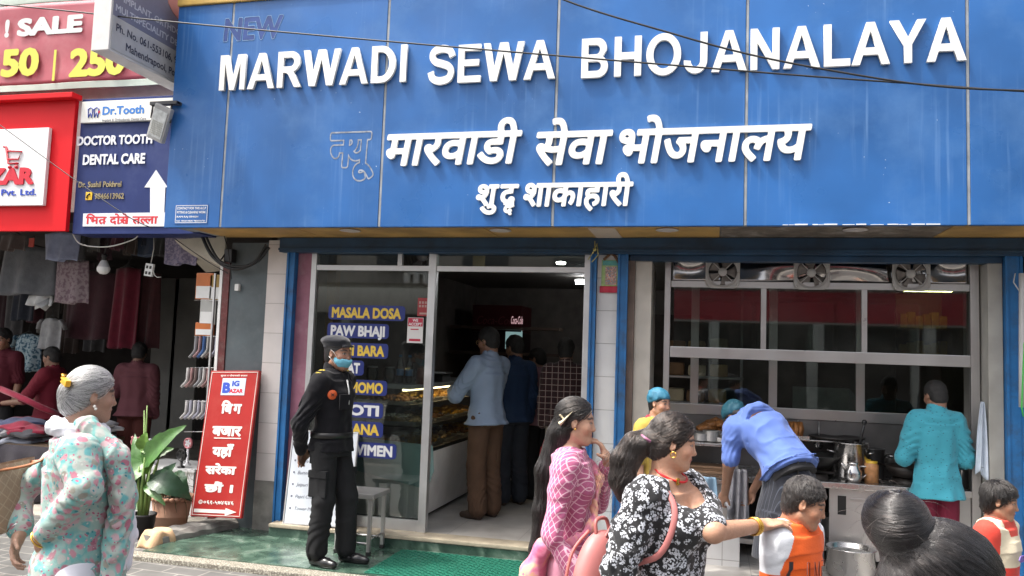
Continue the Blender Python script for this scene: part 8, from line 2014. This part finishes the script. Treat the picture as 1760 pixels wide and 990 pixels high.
w.shirt(mat('tee_blue', (.085, .15, .42), .85, var=.08, sheen=.1), .85, .525, .03, flare=1.12, neck=False, folds=.003, wr=((.007, (9, 9, 9), True), (.003, (20, 20, 20), False)), sl_infl=.018)
w.trousers(mat('trouser_black', (.012, .012, .014), .85), infl=.002, top=-.02); w.shoes(M_BLACK, 'sandal')
M_APR = pat_mat('apron_stripe', (.02, .02, .04), pinstripe((.008, .010, .018), (.05, .06, .085), 46, .10))
def _ap(F):
    J = w.J; F.loft([(np.array([0, -.05, .20]), (1, 0, 0), (0, 1, 0), .225, .19), (np.array([0, -.06, .5]), (1, 0, 0), (0, 1, 0), .21, .175), (np.array([0, -.06, .74]), (1, 0, 0), (0, 1, 0), .175, .135), (np.array([0, -.03, .84]), (1, 0, 0), (0, 1, 0), .14, .09)], .02, folds=(.010, 30, .5))
w.garment('apron', M_APR, _ap)
AS = lambda x, h: Vector(pel + d * .04 + np.array([x, 0, 0]) + np.array([0, -d[2], d[1]]) * h)
part(w, 'apron_string', M_BLACK, MB().tube([AS(-.19, -.02), AS(-.12, .115), AS(0, .15), AS(.12, .115), AS(.19, -.02)], .007, 6).tube([AS(0, .155), AS(.02, .165) + Vector((0, -.05, -.10)), AS(.01, .165) + Vector((0, -.06, -.24))], .006, 6).tube([AS(0, .155), AS(-.05, .16) + Vector((0, -.05, -.09)), AS(-.06, .16) + Vector((0, -.06, -.2))], .006, 6))
w.hair_cap(HK, thick=.003)
def _cap2(P, m, y0=-.02):
    def bld(F):
        c, R, s = P.hf; T = lambda *q: hp(P, *q); F.ell(T(0, -.02, .045), np.array([.092, .112, .095]) * s, .01, R); F.plane(T(0, .0, .022), R @ np.array((0, .35, -.95)), .006)
    c, R, s = P.hf; return P.garment('hair_net', m, bld, lo=c - .2, hi=c + .2, wr=((.006, (30, 30, 30), True),))
_cap2(w, mat('net_teal', (.015, .10, .14), .6, var=.2))
c = dep(1131, 670, 5.75)
q = Person('young kitchen girl in a yellow top and blue hair cap behind the floral woman', (c.x, c.y, PZ), R_(-128), c.z - PZ, dict(), skin=(.40, .22, .145), vs=.006, female=True, yaw=R_(5), pitch=R_(-4))
q.body(); q.shirt(mat('top_yellow', (.45, .32, .06), .85, var=.1), .9, .45, .016); q.trousers(mat('trouser_grey', (.1, .1, .1), .85)); q.shoes(M_BLACK, 'sandal'); q.hair_cap(HK); _cap2(q, mat('net_blue', (.025, .15, .24), .6, var=.2))
part(q, 'neck_scarf', mat('scarf_red', (.30, .03, .05), .85), ring(q.J['nek'] + np.array([0, .01, .0]), (0, .2, 1), .062, .022, MB()))
c = dep(1213, 860, 4.9); drape('denim_leg_drape', 1195, 1236, 818, 905, .40, mat('denim_pale', (.20, .32, .44), .9, var=.12, vscale=20), 'pale denim drape standing in for a jeans leg behind the floral woman', .7, .03, 1.5)  # draped cloth shape stands in for a seated leg in pale jeans

# ------------------------------------------------------------------ customers in the sweet shop
def customer(px, py, y, ground, label, rz, shirt, trs, skin=(.24, .13, .085), fem=False, J=None, hat=None, yaw=0, pitch=-12, hair=True, sl=1.95, hem=.49, vs=.008, fat=1.0):
    c = at(px, py, y); H = c.z - ground; P = Person(label, (c.x, y, ground), R_(rz), H, dict(), skin=skin, vs=vs, female=fem, yaw=R_(yaw), pitch=R_(pitch), fat=fat)
    for k_, v in (J or {}).items(): P.J[k_] = np.array(v) * H
    P.body(); P.shirt(shirt, sl, hem, .022, flare=1.16, collar=.025, folds=.006); P.trousers(trs, infl=.028, straight=.02); P.shoes(mat('shoe_dark', (.05, .03, .02), .5))
    if hair: P.hair_cap(HM_, thick=.01, wr=((.004, (40, 40, 40), False),))
    return P
s = customer(842, 565, 1.50, FZ, 'man in a light blue shirt and brown cargo trousers leaning on the pastry counter', 62, mat('shirt_lightblue', (.24, .31, .42), .85, var=.06), mat('trouser_brown', (.085, .045, .025), .9, var=.15), J=dict(elbl=(-.15, .09, .64), wril=(-.05, .22, .66), elbr=(.15, .08, .63), wrir=(.05, .20, .66)), yaw=14)
part(s, 'glasses', mat('glasses_gold', (.6, .42, .2), .3, .8), ring(hp(s, -.033, .092, .004), (0, 1, 0), .02, .0022, ring(hp(s, .033, .092, .004), (0, 1, 0), .02, .0022, MB())).tube([hp(s, -.054, .088, .008), hp(s, -.078, .0, .01)], .002, 5).tube([hp(s, .054, .088, .008), hp(s, .078, .0, .01)], .002, 5))
part(s, 'cap', mat('cap_black', (.012, .012, .014), .9), MB().sphere(hp(s, 0, -.015, .05), .095 * s.hf[2] * 1.05, (.9, 1.08, .9))) if False else None
part(s, 'cargo_pocket', MATS['trouser_brown'], MB().box(.075, .105, -.09, .06, .50, .72, .01)); part(s, 'earring', M_GOLDJ, MB().sphere(hp(s, -.084, .003, -.036), .006))
s = customer(886, 578, 2.25, FZ, 'man in a navy jacket and dark jeans standing second in the queue', 42, mat('jacket_navy', (.012, .035, .09), .85, var=.1), mat('jeans_dark', (.025, .03, .04), .9, var=.2), yaw=20)
s = customer(926, 600, 2.7, FZ, 'woman in a dusty pink top and black trousers third in the queue', 66, mat('top_rose', (.22, .12, .15), .85), mat('trouser_black', (.012, .012, .014), .85), fem=True, yaw=10, sl=1.4)
s = customer(974, 583, 2.1, FZ, 'man in a red plaid shirt with his back turned by the right door frame', 12, pat_mat('shirt_plaid', (.06, .02, .02), plaid((.055, .012, .014), (.018, .010, .012), (.34, .27, .24), 17, 17)), mat('trouser_pale', (.34, .30, .26), .9), yaw=-8, pitch=-4)
c = at(938, 790, 2.0); t = empty('red_bag', c, 0, 'red bag hanging low beside the man in plaid', 'bag'); o = MB().grid(lambda u, v: (.09 * math.cos(6.283 * u) * (1 - .4 * v), .04 * math.sin(6.283 * u) * (1 - .5 * v), -.14 + .26 * v), 20, 6).build('body', mat('bag_crimson', (.35, .015, .03), .7)); o.parent = t; o = MB().tube([(-.04, 0, .12), (0, 0, .25), (.04, 0, .12)], .006).build('handle', MATS['bag_crimson']); o.parent = t
s = customer(805, 596, 3.1, FZ, 'shop worker in a striped shirt behind the weighing scale', -90, pat_mat('shirt_stripe', (.1, .1, .1), pinstripe((.03, .03, .035), (.22, .22, .22), 40, .3)), mat('trouser_black', (.012, .012, .014), .85), pitch=-20)
s.root.location.x = .58
# ------------------------------------------------------------------ people in the clothes shop
s = customer(240, 590, 2.1, .10, 'woman in a dusty pink blouse with her back turned in the clothes shop', 22, mat('blouse_dustpink', (.13, .04, .05), .85), mat('skirt_rust', (.08, .018, .014), .9), fem=True, J=dict(elbl=(-.15, .06, .65), wril=(-.09, .18, .68)), fat=1.1)
s = customer(92, 598, 1.7, .10, 'woman in a red top with dark hair bending over the heap of clothes', 105, mat('top_red', (.15, .006, .018), .85), mat('trouser_black', (.012, .012, .014), .85), fem=True, J=dict(elbl=(-.16, .1, .62), wril=(-.12, .26, .60), elbr=(.16, .08, .62), wrir=(.10, .24, .60)), sl=.9)
s = customer(8, 566, 2.0, .10, 'person in a dark red top at the left edge facing the street', 190, mat('top_darkred', (.09, .006, .016), .85), mat('trouser_black', (.012, .012, .014), .85), fem=True, sl=.9, skin=(.30, .16, .10))
